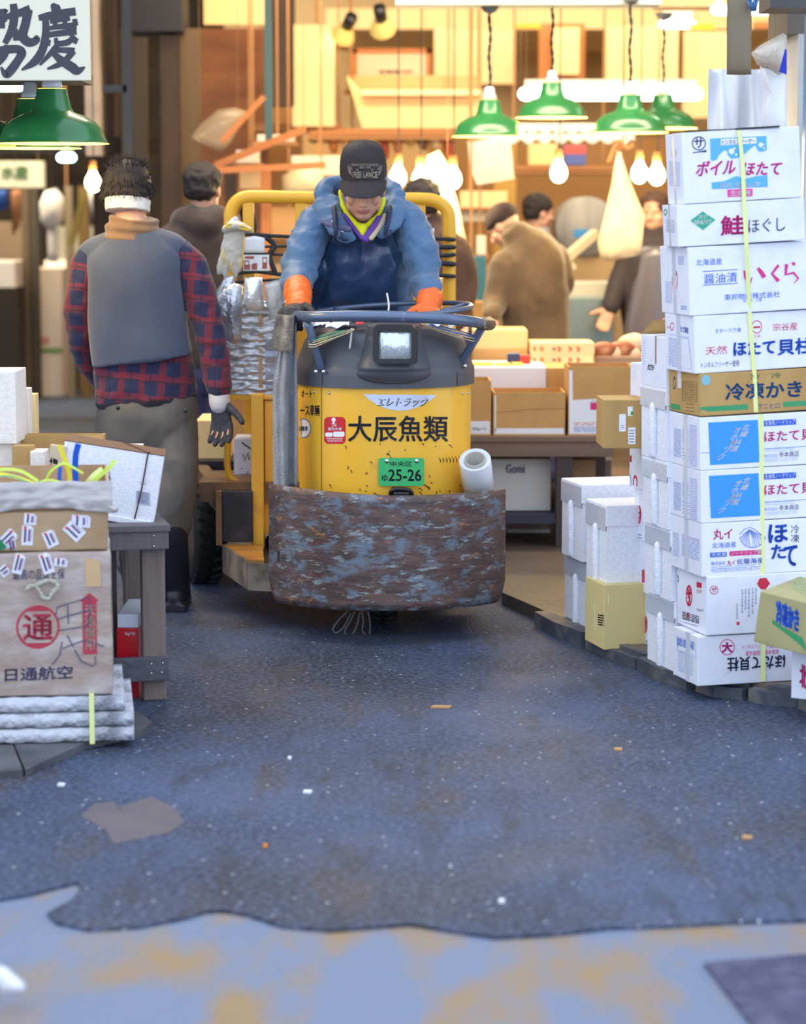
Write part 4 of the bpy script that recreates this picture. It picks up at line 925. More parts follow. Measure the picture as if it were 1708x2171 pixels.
# ================================================================== LEFT LOAD AND BENCH
YB = G(232, 1572, .02).y     # foam slab front
SLB = mat('dirty_foam', (206, 208, 218), .6, var=(9, (130, 132, 142), .5, .72), bump=(45, .9))
zc = .02; slabs = [(-60, 262, 1537, .036), (-60, 262, 1507, .034), (-60, 243, 1478, .035)]
slabY = YB; prev = .02
for i, (x0, x1, yt_, hh_) in enumerate(slabs):
    base = V((W((x0+x1)/2, 1530, slabY).x, slabY, prev)); hw = (x1-x0)/2/SC(slabY)+.03
    ztop = prev+.045
    def edge_(u, v, hw=hw, base=base, i=i): return V((base.x-hw+2*hw*u, base.y+(.5*v), base.z+.0))
    mb = MB(); rd = random.Random(i)
    def top(u, v): return edge_(u, v)+V((0, (.010*noise.noise(V((u*9, v*3, i*3)))) if v < .05 else 0, .004*noise.noise(V((u*14, v*9, i)))+.0035))
    mb.slab(SLB, top, 50, 12, (0, 0, .036)); 
    o = mb.build('foam_slab', base=base); tag(o, ['dirty white foam slab lying on the paving, lowest of three', 'dirty white foam slab in the middle of the strapped three', 'dirty white foam slab directly under the wrapped carton'][i], 'foam slab', 'foam slabs under the big carton'); prev = base.z+.0435
slab_top = prev
mb = MB(); xs = W(192, 1530, YB-.012).x; mb.box(STRAP, xs-.007, YB-.016, .018, xs+.007, YB-.0145, slab_top+.004); mb.box(STRAP, xs-.007, YB-.016, slab_top+.003, xs+.007, YB+.1, slab_top+.0045)
tag(mb.build('packing_strap', base=V((xs, YB, .02))), 'short pale green strap round the three dirty foam slabs', 'strap')
WC = mat('film_wrapped_carton', (168, 146, 134), .28, coat=.6, var=(7, (190, 178, 174), .45, .7, (1, 1, 2.4)), bump=(11, .35, (1, 1, 1.8)))
OC = mat('old_carton', (182, 152, 118), .7, var=(6, (164, 132, 98), .4, .7), bump=(30, .15))
YC = YB+.02
def bigcarton(pyb_z, pt_, m, x1, dep, label, name='carton', bulge=.006, seed=0):
    zt = W(100, pt_, YC).z; xr = W(x1, 1300, YC).x; xl = W(-190, 1300, YC).x; c = V(((xl+xr)/2, YC, pyb_z)); mb = MB(); h = zt-pyb_z
    bm = bmesh.new(); bmesh.ops.create_cube(bm, size=1)
    for v in bm.verts: v.co = V((v.co.x*(xr-xl)+c.x, YC+(v.co.y+.5)*dep, pyb_z+(v.co.z+.5)*h))
    bmesh.ops.bevel(bm, geom=bm.edges[:], offset=.012, segments=3, profile=.6, affect='EDGES')
    bmesh.ops.subdivide_edges(bm, edges=bm.edges[:], cuts=6, use_grid_fill=True)
    for v in bm.verts: v.co += v.normal*bulge*noise.noise(v.co*6+V((seed, 0, 0)))
    bm.verts.index_update(); mb.add([v.co.copy() for v in bm.verts], [tuple(v.index for v in f.verts) for f in bm.faces], m, True); bm.free(); mb.target(); mb.c = c
    return mb, zt
b, zt = bigcarton(slab_top, 1168, WC, 237, .5, '')
PR = mat('faded_red', (176, 44, 66), .4, coat=.4); NV2 = mat('faded_navy', (72, 72, 104), .4, coat=.4); CLR = mat('faded_tan', (190, 160, 144), .35, coat=.5)
b.ring(PR, 82, 1326, 46, 46, 5, cell=12); b.patch(PR, [(82+41*math.cos(q), 1326+41*math.sin(q)) for q in [PI*(.30+.40*i/12) for i in range(13)]], cell=12); b.patch(PR, [(82+41*math.cos(q), 1326+41*math.sin(q)) for q in [-PI*(.30+.40*i/12) for i in range(13)]][::-1], cell=12); b.text('通', PR, 50, 1298, 114, 1354, bold=.03, lift=.002, cell=14)
b.patch(PR, [(176, 1386), (206, 1386), (205, 1275), (209, 1272), (190, 1256), (170, 1272), (175, 1275)], cell=14); b.text('天地無用', CLR, 180, 1282, 203, 1376, vert=True, bold=.03, lift=.0025, cell=14)
b.text('日通航空', NV2, 13, 1411, 155, 1440, slope=-.02, bold=.03, cell=14)
for st_ in ([(120, 1300), (122, 1285), (190, 1265), (188, 1330)], [(144, 1282), (146, 1320)], [(122, 1310), (190, 1292)], [(126, 1334), (188, 1326)], [(132, 1358), (128, 1385), (112, 1406)], [(143, 1345), (156, 1370)], [(133, 1372), (180, 1356), (220, 1370)], [(158, 1375), (172, 1400), (196, 1412), (203, 1405), (201, 1390)]): b.stroke(NV2, st_, [2.4]*len(st_), lift=.003, cell=None)
b.text('最高の品質を保', NV2, 30, 1203, 138, 1226, bold=.012, cell=14) 
big = tag(b.build('carton', base=b.c), 'large brown air freight carton wrapped in clear film on foam slabs', 'box')
# torn price labels
LABM = mat('label_paper', (226, 224, 234), .5); PUR = mat('label_purple', (112, 50, 110), .5)
def labels(b, L, nm, par):
    for i, (cx_, cy_, w_, h_, a) in enumerate(L):
        t = MB(); ca, sa = math.cos(a), math.sin(a)
        R2 = lambda pts: [(cx_+x*ca-y*sa, cy_+x*sa+y*ca) for x, y in pts]
        t.bvh = b.bvh; t.patch(LABM, R2([(-w_/2, h_/2), (w_/2, h_/2), (w_/2, -h_/2+5), (w_/2-6, -h_/2), (-w_/2, -h_/2)]), lift=.002, cell=10)
        t.stroke(NAVY, R2([(-w_*.2, h_*.35), (-w_*.2, -h_*.3)]), 4, lift=.003); t.stroke(PUR, R2([(w_*.15, h_*.3), (w_*.15, -h_*.3)]), 4, lift=.003); t.stroke(REDI, R2([(-w_*.25, -h_*.45), (-w_*.2, -h_*.3)]), 5, lift=.003); t.stroke(GRY, R2([(w_*.33, h_*.3), (w_*.33, -h_*.35)]), 1, lift=.003)
        t.build('torn_label', par)
labels(b, [(42, 1192, 22, 42, .25), (12, 1206, 22, 20, .9), (100, 1192, 24, 44, -.3), (130, 1190, 28, 18, .1)], '', big)
t = MB(); t.bvh = b.bvh; t.patch(mat('tan_tape', (202, 168, 124), .4), [(182, 1243), (214, 1243), (212, 1188), (180, 1182)], lift=.002, cell=12); t.build('tape', big)
rope = MB(); ROPE = mat('white_rope', (206, 204, 186), .8, bump=(150, .8))
for off in (0, PI):
    P_ = [(56, 1248), (62, 1240), (80, 1236), (100, 1228), (118, 1232), (122, 1244), (112, 1252), (104, 1266), (92, 1264), (84, 1250), (76, 1240)]
    rope.sweep(ROPE, [W(x, y, YC-.014)+V((.0025*math.cos(i*2+off), 0, .0025*math.sin(i*2+off))) for i, (x, y) in enumerate(P_)], .0042, n=8)
rope.build('rope_handle', big)
b2, zt2 = bigcarton(zt, 1082, OC, 233, .5, '', seed=5)
o2 = tag(b2.build('carton', base=b2.c), 'brown carton covered in torn white labels on top of the film wrapped one', 'box')
labels(b2, [(66, 1098, 26, 24, .1), (60, 1132, 24, 42, .05), (108, 1140, 26, 36, -.4), (20, 1138, 26, 38, .8), (28, 1152, 16, 28, -.2), (172, 1104, 40, 26, .06), (158, 1124, 30, 42, -.8)], '', o2)
t = MB(); t.bvh = b2.bvh; t.patch(mat('green_label', (20, 120, 76), .4), [(-5, 1168), (18, 1156), (2, 1138), (-8, 1132)], lift=.004, cell=10); t.build('torn_label', o2)
# open carton on top with liner bag folded over, full of straps
zt3 = W(100, 1022, YC).z; xr = W(230, 1050, YC).x; xl = W(-190, 1050, YC).x
oc = thing('open_carton', 'open carton lined with a clear bag, cut yellow and blue straps inside', 'box', ((xl+xr)/2, YC, zt2))
mb = MB(); th = .006
for (x0, y0, x1, y1) in ((xl, YC+.01, xr, YC+.01+th), (xl, YC+.47, xr, YC+.47+th), (xl, YC+.01, xl+th, YC+.47), (xr-th, YC+.01, xr, YC+.47)): mb.box(OC, x0, y0, zt2-.001, x1, y1, zt3)
mb.box(OC, xl, YC+.01, zt2-.002, xr, YC+.47, zt2+.004); mb.build('carton_wall', oc)
BAG = mat('bag_film', (196, 188, 186), .25, coat=.6, alpha=.82, bump=(14, .6))
mb = MB()
def bagf(u, v):
    x = xl-.01+(xr-xl+.02)*u; zz = zt3+.004-(.083+.01*math.sin(u*7))*v; return V((x, YC-.006-.004*math.sin(v*3)+.006*noise.noise(V((u*16, v*4, 2)))-(.006 if v > .5 else 0)*math.sin(u*4+1)**2, zz+.004*noise.noise(V((u*12, 0, 7)))))
mb.slab(BAG, bagf, 60, 16, (0, -.001, 0)); mb.slab(BAG, lambda u, v: V((xr+.006+.005*noise.noise(V((u*9, v*5, 4))), YC+.46*u-.004, zt3+.003-.08*v)), 20, 10, (.001, 0, 0))
mb.sweep(BAG, [W(228, 1072, YC-.01), W(236, 1078, YC-.012), W(244, 1080, YC-.01), W(238, 1086, YC-.01)], [.004, .008, .009, .003], n=10, dome=True); mb.build('bag_liner', oc)
SY = mat('strap_yellow', (244, 226, 60), .35); SGm = mat('strap_lime', (206, 230, 90), .35); SBm = mat('strap_blue', (20, 92, 214), .35)
def ribbon(m, pts, wd, Y, lab, nm='cut_strap'):
    P = catmull([W(x, y, Y+dy) for x, y, dy in pts], 8); mb = MB(); L = []
    for i, p in enumerate(P):
        t = (P[min(i+1, len(P)-1)]-P[max(i-1, 0)]).normalized(); a = t.cross(V((0, -1, .25))).normalized(); L.append((p-a*wd/2, p+a*wd/2))
    n = len(L); vs = [q for ab in L for q in ab]; vs = vs+[q+V((0, -.001, 0)) for q in vs]
    fs = [(2*i, 2*i+1, 2*i+3, 2*i+2) for i in range(n-1)]+[(2*n+2*i, 2*n+2*i+2, 2*n+2*i+3, 2*n+2*i+1) for i in range(n-1)]+[(2*i, 2*i+2, 2*n+2*i+2, 2*n+2*i) for i in range(n-1)]+[(2*i+1, 2*n+2*i+1, 2*n+2*i+3, 2*i+3) for i in range(n-1)]
    mb.add(vs, fs, m); o = mb.build(nm, base=P[0]); tag(o, lab, 'strap', 'cut straps in the open carton')
ribbon(SY, [(158, 1030, .1), (158, 1005, .1), (148, 975, .09), (134, 942, .08)], .013, YC, 'upright yellow strap with a pointed end, left of the blue one')
ribbon(SBm, [(174, 1030, .12), (172, 1000, .12), (172, 965, .11), (177, 940, .1)], .017, YC, 'tall blue cut strap standing at the back of the open carton')
ribbon(SBm, [(134, 1030, .08), (135, 1005, .08), (137, 988, .08)], .011, YC, 'short blue cut strap standing in the open carton')
ribbon(SGm, [(100, 1030, .06), (112, 1000, .05), (138, 981, .04), (160, 990, .04), (182, 1003, .05)], .007, YC, 'thin lime strap arching over the middle of the open carton')
ribbon(SGm, [(195, 1028, .04), (215, 1008, .03), (233, 992, .02), (246, 976, .02)], .012, YC, 'lime strap sticking out at the right corner of the carton')
ribbon(mat('strap_pale', (226, 238, 150), .35), [(186, 1032, .05), (200, 1012, .04), (222, 994, .04)], .018, YC, 'wide pale green strap beside the right corner')
ribbon(SGm, [(-30, 1000, .05), (10, 992, .05), (50, 996, .04), (85, 1018, .03)], .009, YC, 'lime strap looping at the left end of the carton, highest loop')
ribbon(SY, [(-30, 1000, .04), (10, 1002, .03), (50, 1012, .03), (78, 1024, .02)], .010, YC, 'yellow strap looping under the lime one at the left')
ribbon(mat('strap_green', (90, 178, 140), .35), [(-20, 1010, .02), (25, 1006, .02), (65, 1020, .02), (90, 1028, .02)], .004, YC, 'thin green strap lying at the left front of the carton')
ribbon(SGm, [(70, 1030, .03), (100, 1016, .02), (130, 1020, .02), (150, 1030, .02)], .006, YC, 'low lime strap lying across the front of the carton')
PIV = V((W(237, 1300, YC).x, YC, 0))
for o in list(COL.objects):
    if o.parent is None and (o.name.startswith('foam_slab') or o.name.startswith('cut_strap') or o in (big, o2, oc) or (o.name.startswith('packing_strap') and o.location.x < 0)): swing(o, PIV, math.radians(7.5))
# bench
BW = mat('bench_wood', (112, 104, 104), .7, var=(4, (84, 80, 86), .35, .7, (1, 1, .25)), bump=(26, .5, (1, 1, .2)))
YBn = G(335, 1487, 0).y; bench = thing('bench', 'weathered grey wooden bench behind the front left load', 'bench', (W(300, 1487, YBn).x, YBn, 0))
sb_ = SC(YBn)
zt = W(300, 1112, YBn).z; xr = W(360, 1110, YBn).x
mb = MB(); mb.box(BW, -1.75, YBn-.01, zt-.02, xr, YBn+.62, zt, bev=.003); mb.build('bench_top', bench)
mb = MB(); mb.box(BW, -1.75, YBn-.002, zt-.075, xr-.004, YBn+.03, zt-.02, bev=.003); mb.build('apron_rail', bench)
WLEG = mat('leg_wood', (128, 112, 104), .7, var=(5, (92, 84, 86), .35, .7, (1, 1, .2)), bump=(26, .5, (1, 1, .2)))
for nm, px0, px1, dy in (('leg', 306, 355, .03), ('leg', 306, 350, .52), ('leg', -20, 22, .5)):
    mb = MB(); mb.box(WLEG, W(px0, 1400, YBn).x, YBn+dy, 0, W(px1, 1400, YBn).x, YBn+dy+.055, zt-.021, bev=.004); mb.build('leg', bench)
mb = MB(); z0 = W(300, 1442, YBn).z; z1 = W(300, 1393, YBn).z; mb.box(mat('rail_wood', (84, 84, 94), .7, bump=(26, .5)), -1.75, YBn-.004, z0, W(358, 1400, YBn).x, YBn+.03, z1, bev=.003); mb.build('stretcher', bench)
mb = MB(); mb.box(mat('shelf_board', (70, 64, 66), .8), -1.7, YBn+.42, .05, W(280, 1300, YBn).x, YBn+.45, zt-.08); mb.build('back_board', bench)
for i, (x, y) in enumerate([(325, 1135), (325, 1157), (320, 1406), (344, 1405), (320, 1426), (342, 1425)]):
    mb = MB(); mb.sphere_closed(CHR, W(x, y, YBn-.004), (.0035, .003, .0035)); mb.build('nail', bench)
# red carton under the bench
YR = YBn+.05
b = carton(249, 1491, 1331, YR, .066, .3, 0, 0, mat('red_carton', (196, 24, 36), .3, coat=.3)); b.dim = b.dim
xl_, xr_ = 236, 297
b.rect(mat('silver_carton', (206, 212, 228), .3), 243, 1470, 297, 1493, cell=None); b.text('1kg×10', WHT, 265, 1340, 286, 1348, bold=.02, lift=.002)
b.text('スタック', BLK, 270, 1476, 293, 1484, bold=.02, lift=.002, shear=.2); b.patch(REDI, [(262, 1484), (268, 1484), (268, 1472)], lift=.002)
o = finish(b, 'slim red carton with silver ends standing under the bench')
mb = MB(); M0 = W(249, 1331, YR); 
mb.box(MATS['silver_carton'], M0.x, YR-.001, M0.z, M0.x+.066, YR+.3, M0.z+.042, bev=.003); mb.build('top_band', o)
# tilted white carton with cord, on the bench
M = Matrix.Translation(W(216, 1108, YBn+.02)) @ Matrix.Rotation(math.radians(6), 4, 'Y') @ Matrix.Rotation(math.radians(-30), 4, 'Z')
M = Matrix.Translation(W(322, 1110, YBn+.06)) @ Matrix.Rotation(math.radians(4), 4, 'Z') @ Matrix.Rotation(math.radians(9.5), 4, 'Y')
hcar = 148/sb_
b = MB().box(FOAM, -.30, 0, 0, .005, .20, hcar, M, .003); b.target(); b.c = W(300, 1110, YBn); 
b.rect(mat('grey_label', (176, 184, 204), .5), 288, 1040, 318, 1068, slope=.15); lines(b, NAVY, 292, 1043, 314, 1064, 8, .15, 1, 101); lines(b, NAVY, 297, 1022, 310, 1026, 2, .1, .8, 102)
o = tag(b.build('carton', base=b.c), 'long white foam carton tied with brown cord, tilted on the bench', 'box')
k = MB(); CORD = mat('brown_cord', (84, 44, 52), .7); z_ = hcar+.0035
k.sweep(CORD, [M @ V((-.055, -.0035, .0)), M @ V((-.047, -.0035, hcar*.5)), M @ V((-.045, -.0035, hcar-.002)), M @ V((-.045, .0, z_)), M @ V((-.13, .19, z_))], .0022, n=8, k=2); k.build('cord', o)
k = MB(); k.box(mat('brown_lid', (110, 78, 62), .6, bump=(20, .3)), -.302, -.001, hcar, .006, .2, hcar+.0025, M); k.build('top_sheet', o)
k = MB(); k.box(FOAM, -.25, -.006, -.012, -.0, .1, .006, M, .003); k.build('bottom_edge', o)
# things behind it on the bench
ztb = W(300, 1112, YBn).z
def onbench(nm, m, x0, y0, x1, y1, Y, dep, lab, cat='box', z0=None, bev=.003):
    z0 = ztb if z0 is None else z0
    a = W(x0, y1, Y); q = W(x1, y0, Y); mb = MB().box(m, a.x, Y, z0, q.x, Y+dep, q.z, None, bev); return tag(mb.build(nm, base=V(((a.x+q.x)/2, Y, z0))), lab, cat)
FW = mat('foam_warm', (240, 232, 224), .6, var=(60, (226, 214, 204), .45, .75), bump=(150, .2))
def tray(nm, m, x0, y0, x1, y1, Y, dep, lab, cat, depth_in=.05, th=.012, z0=None):
    a = W(x0, y1, Y); q = W(x1, y0, Y); zt_ = q.z; z0 = ztb if z0 is None else z0; c = V(((a.x+q.x)/2, Y, z0)); mb = MB()
    for r in ((a.x, Y, q.x, Y+th), (a.x, Y+dep-th, q.x, Y+dep), (a.x, Y+th, a.x+th, Y+dep-th), (q.x-th, Y+th, q.x, Y+dep-th)): mb.box(m, r[0], r[1], max(z0, zt_-depth_in-.01), r[2], r[3], zt_)
    mb.box(m, a.x, Y, z0, q.x, Y+dep, max(z0+.004, zt_-depth_in)); return tag(mb.build(nm, base=c), lab, cat)
tray('foam_tray', FW, 150, 948, 296, 1100, YBn+.235, .12, 'white open foam tray behind the tied carton', 'tray')
tray('carton_tray', CB, 30, 922, 219, 1090, YBn+.37, .06, 'shallow open brown carton at the back of the bench', 'box', th=.005)
onbench('foam_box', FW, -60, 940, 27, 1100, YBn+.22, .2, 'white foam box at the left picture edge, lower of two')
onbench('foam_box', FW, -60, 788, 32, 940, YBn+.2, .22, 'white foam box at the left picture edge standing on another', z0=W(0, 940, YBn+.22).z)
onbench('foam_box', FW, 33, 824, 61, 1000, YBn+.44, .07, 'narrow cream foam box behind the left stack'); onbench('foam_box', mat('foam_yellowish', (240, 210, 150), .6), 58, 836, 75, 1000, YBn+.53, .07, 'yellowish foam edge behind the left stack')
onbench('carton', CB, 28, 945, 70, 1090, YBn+.16, .05, 'small brown carton between the foam box and the torn one'); onbench('carton', FW, 66, 957, 94, 1090, YBn+.13, .1, 'small white carton standing beside a brown one on the bench')
c_ = carton(93, 1080, 942, YBn+.04, .05, .03, 0, 0, mat('beige_card', (206, 186, 160), .7)); M = Matrix.Translation(W(92, 1080, YBn+.03)) @ Matrix.Rotation(.12, 4, 'Y'); b = MB().box(MATS['beige_card'], 0, 0, 0, .052, .03, .2, M, .002); b.target(); b.c = W(95, 1080, YBn); b.text('ーー', BLK, 101, 966, 122, 978, slope=.4); b.stroke(REDI, [(98, 976), (100, 990)], 2); b.stroke(BLK, [(112, 976), (104, 990), (102, 1002)], 1.4)
tag(b.build('carton', base=b.c), 'narrow beige carton leaning in front of the tied white one', 'box')

for o in list(COL.objects):
    if o.parent is None and o is bench: swing(o, V((W(360, 1110, YBn).x, YBn, 0)), math.radians(13))
# ================================================================== LOAD ON THE TRUCK
LY = 9.30
FOIL = mat('silver_film', (214, 218, 224), .22, metal=.55, bump=(16, .9, (.25, 1, 3.2)), var=(9, (150, 152, 160), .5, .75, (.3, 1, 3)), coat=.5)
FOIL2 = mat('silver_bag', (200, 204, 212), .2, metal=.6, bump=(18, .8), var=(7, (150, 152, 164), .5, .7))
z0 = W(540, 835, LY).z
b = MB(); a = W(476, 836, LY); q = W(603, 640, LY)
b.slab(FOIL, lambda u, v: V((a.x+(q.x-a.x)*u, LY+.012*math.sin(v*70+2*noise.noise(V((u*4, v*9, 0))))*.35+.01*noise.noise(V((u*6, v*30, 3))), a.z+(q.z-a.z)*v)), 30, 90, (0, .22, 0))
b.target()
b.rect(mat('tan_tape3', (206, 168, 130), .4), 548, 655, 557, 832, lift=.003, cell=30); b.rect(mat('grey_print', (168, 176, 196), .3, metal=.2), 562, 720, 600, 822, lift=.003, cell=12)
lines(b, mat('grey_print2', (120, 130, 156), .4), 566, 725, 598, 815, 9, 0, 1.2, 201)
ob = tag(b.build('wrapped_carton', base=V(((a.x+q.x)/2, LY, a.z))), 'tall carton wrapped in silvery film on the truck beside the standing driver', 'box')
sh = MB(); sh.box(YEL, a.x, LY+.0, a.z-.02, q.x+.1, LY+.25, a.z-.001); sh.build('load_shelf', truck)
def bagmesh(name, lab, pts, Y, th, m, seed, cat='bag', fold=.012, parent=None):
    """pillow-like bag from an outline in the picture plane at real depth and thickness"""
    P = [W(x, y, Y) for x, y in pts]; c = sum(P, V((0, 0, 0)))/len(P); n = len(P); rings = 7; vs = []; mb = MB()
    P2 = []
    for i in range(n): P2 += [P[i], (P[i]+P[(i+1) % n])/2]
    n = len(P2)
    for sgn in (-1, 1):
        for r in range(rings):
            k = 1-r/rings
            for p in P2:
                w_ = c+(p-c)*k; dd = th*.5*(1-k**2)**.5
                w_ = w_+V((0, sgn*dd+fold*noise.noise(V((w_.x*22+seed, w_.z*9, sgn*3)))*(1-k*.5), 0)); vs.append(w_)
        vs.append(c+V((0, sgn*th*.5, 0)))
    L = rings*n+1; fs = []
    for s_ in (0, 1):
        o = s_*L
        for r in range(rings-1):
            for i in range(n): fs.append((o+r*n+i, o+r*n+(i+1) % n, o+(r+1)*n+(i+1) % n, o+(r+1)*n+i))
        for i in range(n): fs.append((o+(rings-1)*n+i, o+(rings-1)*n+(i+1) % n, o+rings*n))
    for i in range(n): fs.append((i, L+i, L+(i+1) % n, (i+1) % n))
    mb.add(vs, fs, m, True)
    if parent is not None: return mb.build(name, parent)
    o = mb.build(name, base=c); fix_normals(o); return tag(o, lab, cat)
LY2 = LY-.10
bagmesh('silver_bag', 'crumpled silver bag hanging at the outer left corner of the truck load', [(496, 600), (515, 604), (514, 650), (512, 700), (512, 725), (488, 732), (474, 718), (462, 690), (452, 660), (456, 630), (474, 610)], LY2, .09, FOIL2, 3)
bagmesh('silver_bag', 'small bright silver bag tied above the film wrapped carton', [(519, 588), (556, 588), (558, 620), (560, 655), (545, 662), (520, 660), (515, 640), (517, 610)], LY2-.02, .07, mat('bright_foil', (232, 236, 236), .25, metal=.4, bump=(20, .8)), 7)
bagmesh('plastic_bag', 'clear crumpled plastic bag beside the driver, above the wrapped carton', [(560, 600), (598, 590), (602, 640), (596, 680), (574, 676), (562, 640)], LY2+.02, .06, mat('clear_bag', (214, 220, 226), .2, alpha=.75, bump=(20, .9), coat=.6), 11)
bagmesh('torn_film', 'torn silvery film hanging left of the gloves', [(476, 590), (497, 582), (500, 615), (470, 640), (446, 640), (462, 612)], LY2+.05, .04, FOIL2, 15, cat='film')
b = MB(); pts = [(446, 632), (470, 600), (490, 640), (484, 740), (476, 800)]
P = [W(x, y, LY+.05) for x, y in pts]; b.add(P+[p+V((0, .012, 0)) for p in P], [(0, 1, 2, 3, 4)[::-1], (5, 6, 7, 8, 9)]+[(i, (i+1) % 5, 5+(i+1) % 5, 5+i) for i in range(5)], CB); tag(b.build('card_sheet', base=P[4]), 'tan cardboard sheet poking out behind the silver bags', 'cardboard')
# gloves clipped on the frame (leather with yellow piping)
GLV = mat('leather_glove', (206, 202, 194), .7, var=(9, (176, 170, 164), .4, .7), bump=(30, .4)); YP = mat('yellow_piping', (232, 196, 40), .5)
gl = thing('work_glove', 'pale leather work glove with yellow piping hanging fingers down on the truck frame', 'glove', W(490, 560, 9.45))
g = MB(); GYq = 9.46
g.sweep(GLV, [W(499, 484, GYq), W(496, 505, GYq), W(492, 530, GYq), W(487, 552, GYq)], [(.040, .020), (.042, .022), (.045, .022), (.038, .018)], up=(0, 1, 0), n=20, dome=True)
for p in ([(472, 540), (466, 560), (464, 580)], [(482, 550), (478, 572), (480, 588)], [(494, 550), (494, 572), (500, 585)], [(505, 540), (508, 560), (506, 574)]): g.sweep(GLV, [W(x, y, GYq) for x, y in p], [.013, .012, .010], n=10, dome=True)
merge(g, 'glove_body', GLV, gl, .005, 5, folds(.004, 30))
for p in ([(517, 500), (516, 530), (510, 568)], [(472, 530), (475, 560)], [(489, 556), (489, 575)]):
    g = MB(); g.sweep(YP, [W(x, y, GYq-.022) for x, y in p], .0028, n=6); g.build('piping', gl)
gl2 = thing('work_glove', 'folded cuff of a pale leather glove with yellow trim, above the hanging glove', 'glove', W(500, 480, 9.44))
g = MB(); g.sweep(GLV, [W(479, 486, GYq), W(500, 480, GYq), W(529, 487, GYq)], [(.018, .03), (.022, .052), (.012, .022)], up=(0, 1, 0), n=16, dome=True)
g.sweep(GLV, [W(490, 478, GYq), W(498, 466, GYq)], [(.03, .02), (.02, .015)], n=12, dome=True); merge(g, 'glove_body', GLV, gl2, .005, 4, folds(.003, 40))
g = MB(); g.sweep(YP, [W(x, y, GYq-.04) for x, y in ((478, 484), (482, 476), (500, 476), (522, 482), (528, 488), (505, 484), (480, 482))], .004, n=6); g.build('piping', gl2)
# black elastic cords round the frame
BC = mat('black_elastic', (38, 38, 46), .6)
def cord(lab, pts, r, Y=GY-.035, flat=1.0):
    g = MB(); g.sweep(BC, [W(x, y, Y)+V((0, .004*math.sin(i*1.7), 0)) for i, (x, y) in enumerate(pts)], [(r*flat, r)]*len(pts), n=8, up=(0, 1, 0), dome=True); tag(g.build('elastic_cord', base=W(*pts[0], Y)), lab, 'cord', 'black elastic cords on the guard frame')
cord('black elastic cord high on the left of the guard frame', [(475, 496), (500, 498), (540, 497), (580, 500), (625, 502)], .007)
cord('black elastic cord across the white card, upper of two', [(515, 524), (560, 523), (600, 522), (625, 520)], .0055)
cord('black elastic cord across the white card, lower of two', [(515, 538), (560, 538), (600, 540), (622, 536)], .0055)
cord('wide black elastic cord under the printed card', [(510, 578), (540, 575), (570, 578), (600, 582), (618, 580)], .009)
cord('black elastic cord just above the silver bags', [(496, 598), (530, 597), (570, 594), (600, 593)], .006)
cord('black elastic cord on the right of the guard frame, uppermost', [(898, 508), (925, 506), (962, 508)], .008)
cord('black elastic cord on the right of the guard frame, second from the top', [(900, 522), (930, 524), (962, 524)], .009)
cord('black elastic cord on the right of the guard frame, third from the top', [(905, 538), (930, 542), (962, 540)], .008)
cord('black elastic cord on the right of the guard frame, below the middle', [(910, 556), (935, 558), (962, 560)], .010)
cord('black elastic cord on the right of the guard frame, lowest', [(905, 585), (930, 584), (962, 586)], .008)
cord('slanting black elastic strap behind the driver on the left', [(560, 500), (582, 520), (572, 540), (582, 575)], .011)
bagmesh('tool_pouch', 'black cloth pouch with clipped pens hanging in the corner of the guard frame', [(508, 450), (512, 438), (518, 448), (530, 456), (540, 450), (545, 480), (542, 498), (525, 495), (512, 470)], GY+.02, .05, mat('black_cloth', (44, 42, 48), .8), 23, cat='pouch')
CARD = mat('white_card', (236, 236, 238), .5)
b = MB(); a = W(516, 574, GY-.05); q = W(570, 540, GY-.05); b.box(CARD, a.x, GY-.05, a.z, q.x, GY-.046, q.z); b.target()
BRP = mat('brown_print', (166, 92, 84), .5)
for r in ((519, 543, 538, 549), (517, 552, 530, 572), (533, 558, 545, 572), (556, 545, 566, 570)): b.rect(BRP, *r)
b.rect(CARD, 520, 555, 526, 561, lift=.0015); b.rect(CARD, 528, 552, 536, 560, lift=.0015); b.rect(CARD, 558, 548, 564, 556, lift=.0015)
tag(b.build('printed_card', base=a), 'white card with brown print tucked under the elastic cords', 'card')
b = MB(); b.slab(CARD, lambda u, v: W(517+44*u, 536-36*v*(1-.25*abs(u-.5)), GY-.045)+V((0, .006*math.sin(u*6), 0)), 6, 4, (0, .003, 0)); tag(b.build('paper_sheet', base=W(540, 536, GY-.045)), 'white folded paper held by two elastic cords on the left', 'paper')
b = MB(); b.slab(CARD, lambda u, v: W(888+32*u, 508-24*v, GY-.045)+V((0, .006*math.sin(u*6), 0)), 4, 4, (0, .003, 0)); tag(b.build('paper_sheet', base=W(905, 505, GY-.045)), 'white paper sticking up behind the driver on the right', 'paper')
b = MB(); b.slab(CARD, lambda u, v: W(900+24*u, 548-24*v, GY-.02)+V((0, .006*math.sin(u*6), 0)), 4, 4, (0, .003, 0)); tag(b.build('paper_sheet', base=W(905, 545, GY-.045)), 'small white paper between the right elastic cords', 'paper')
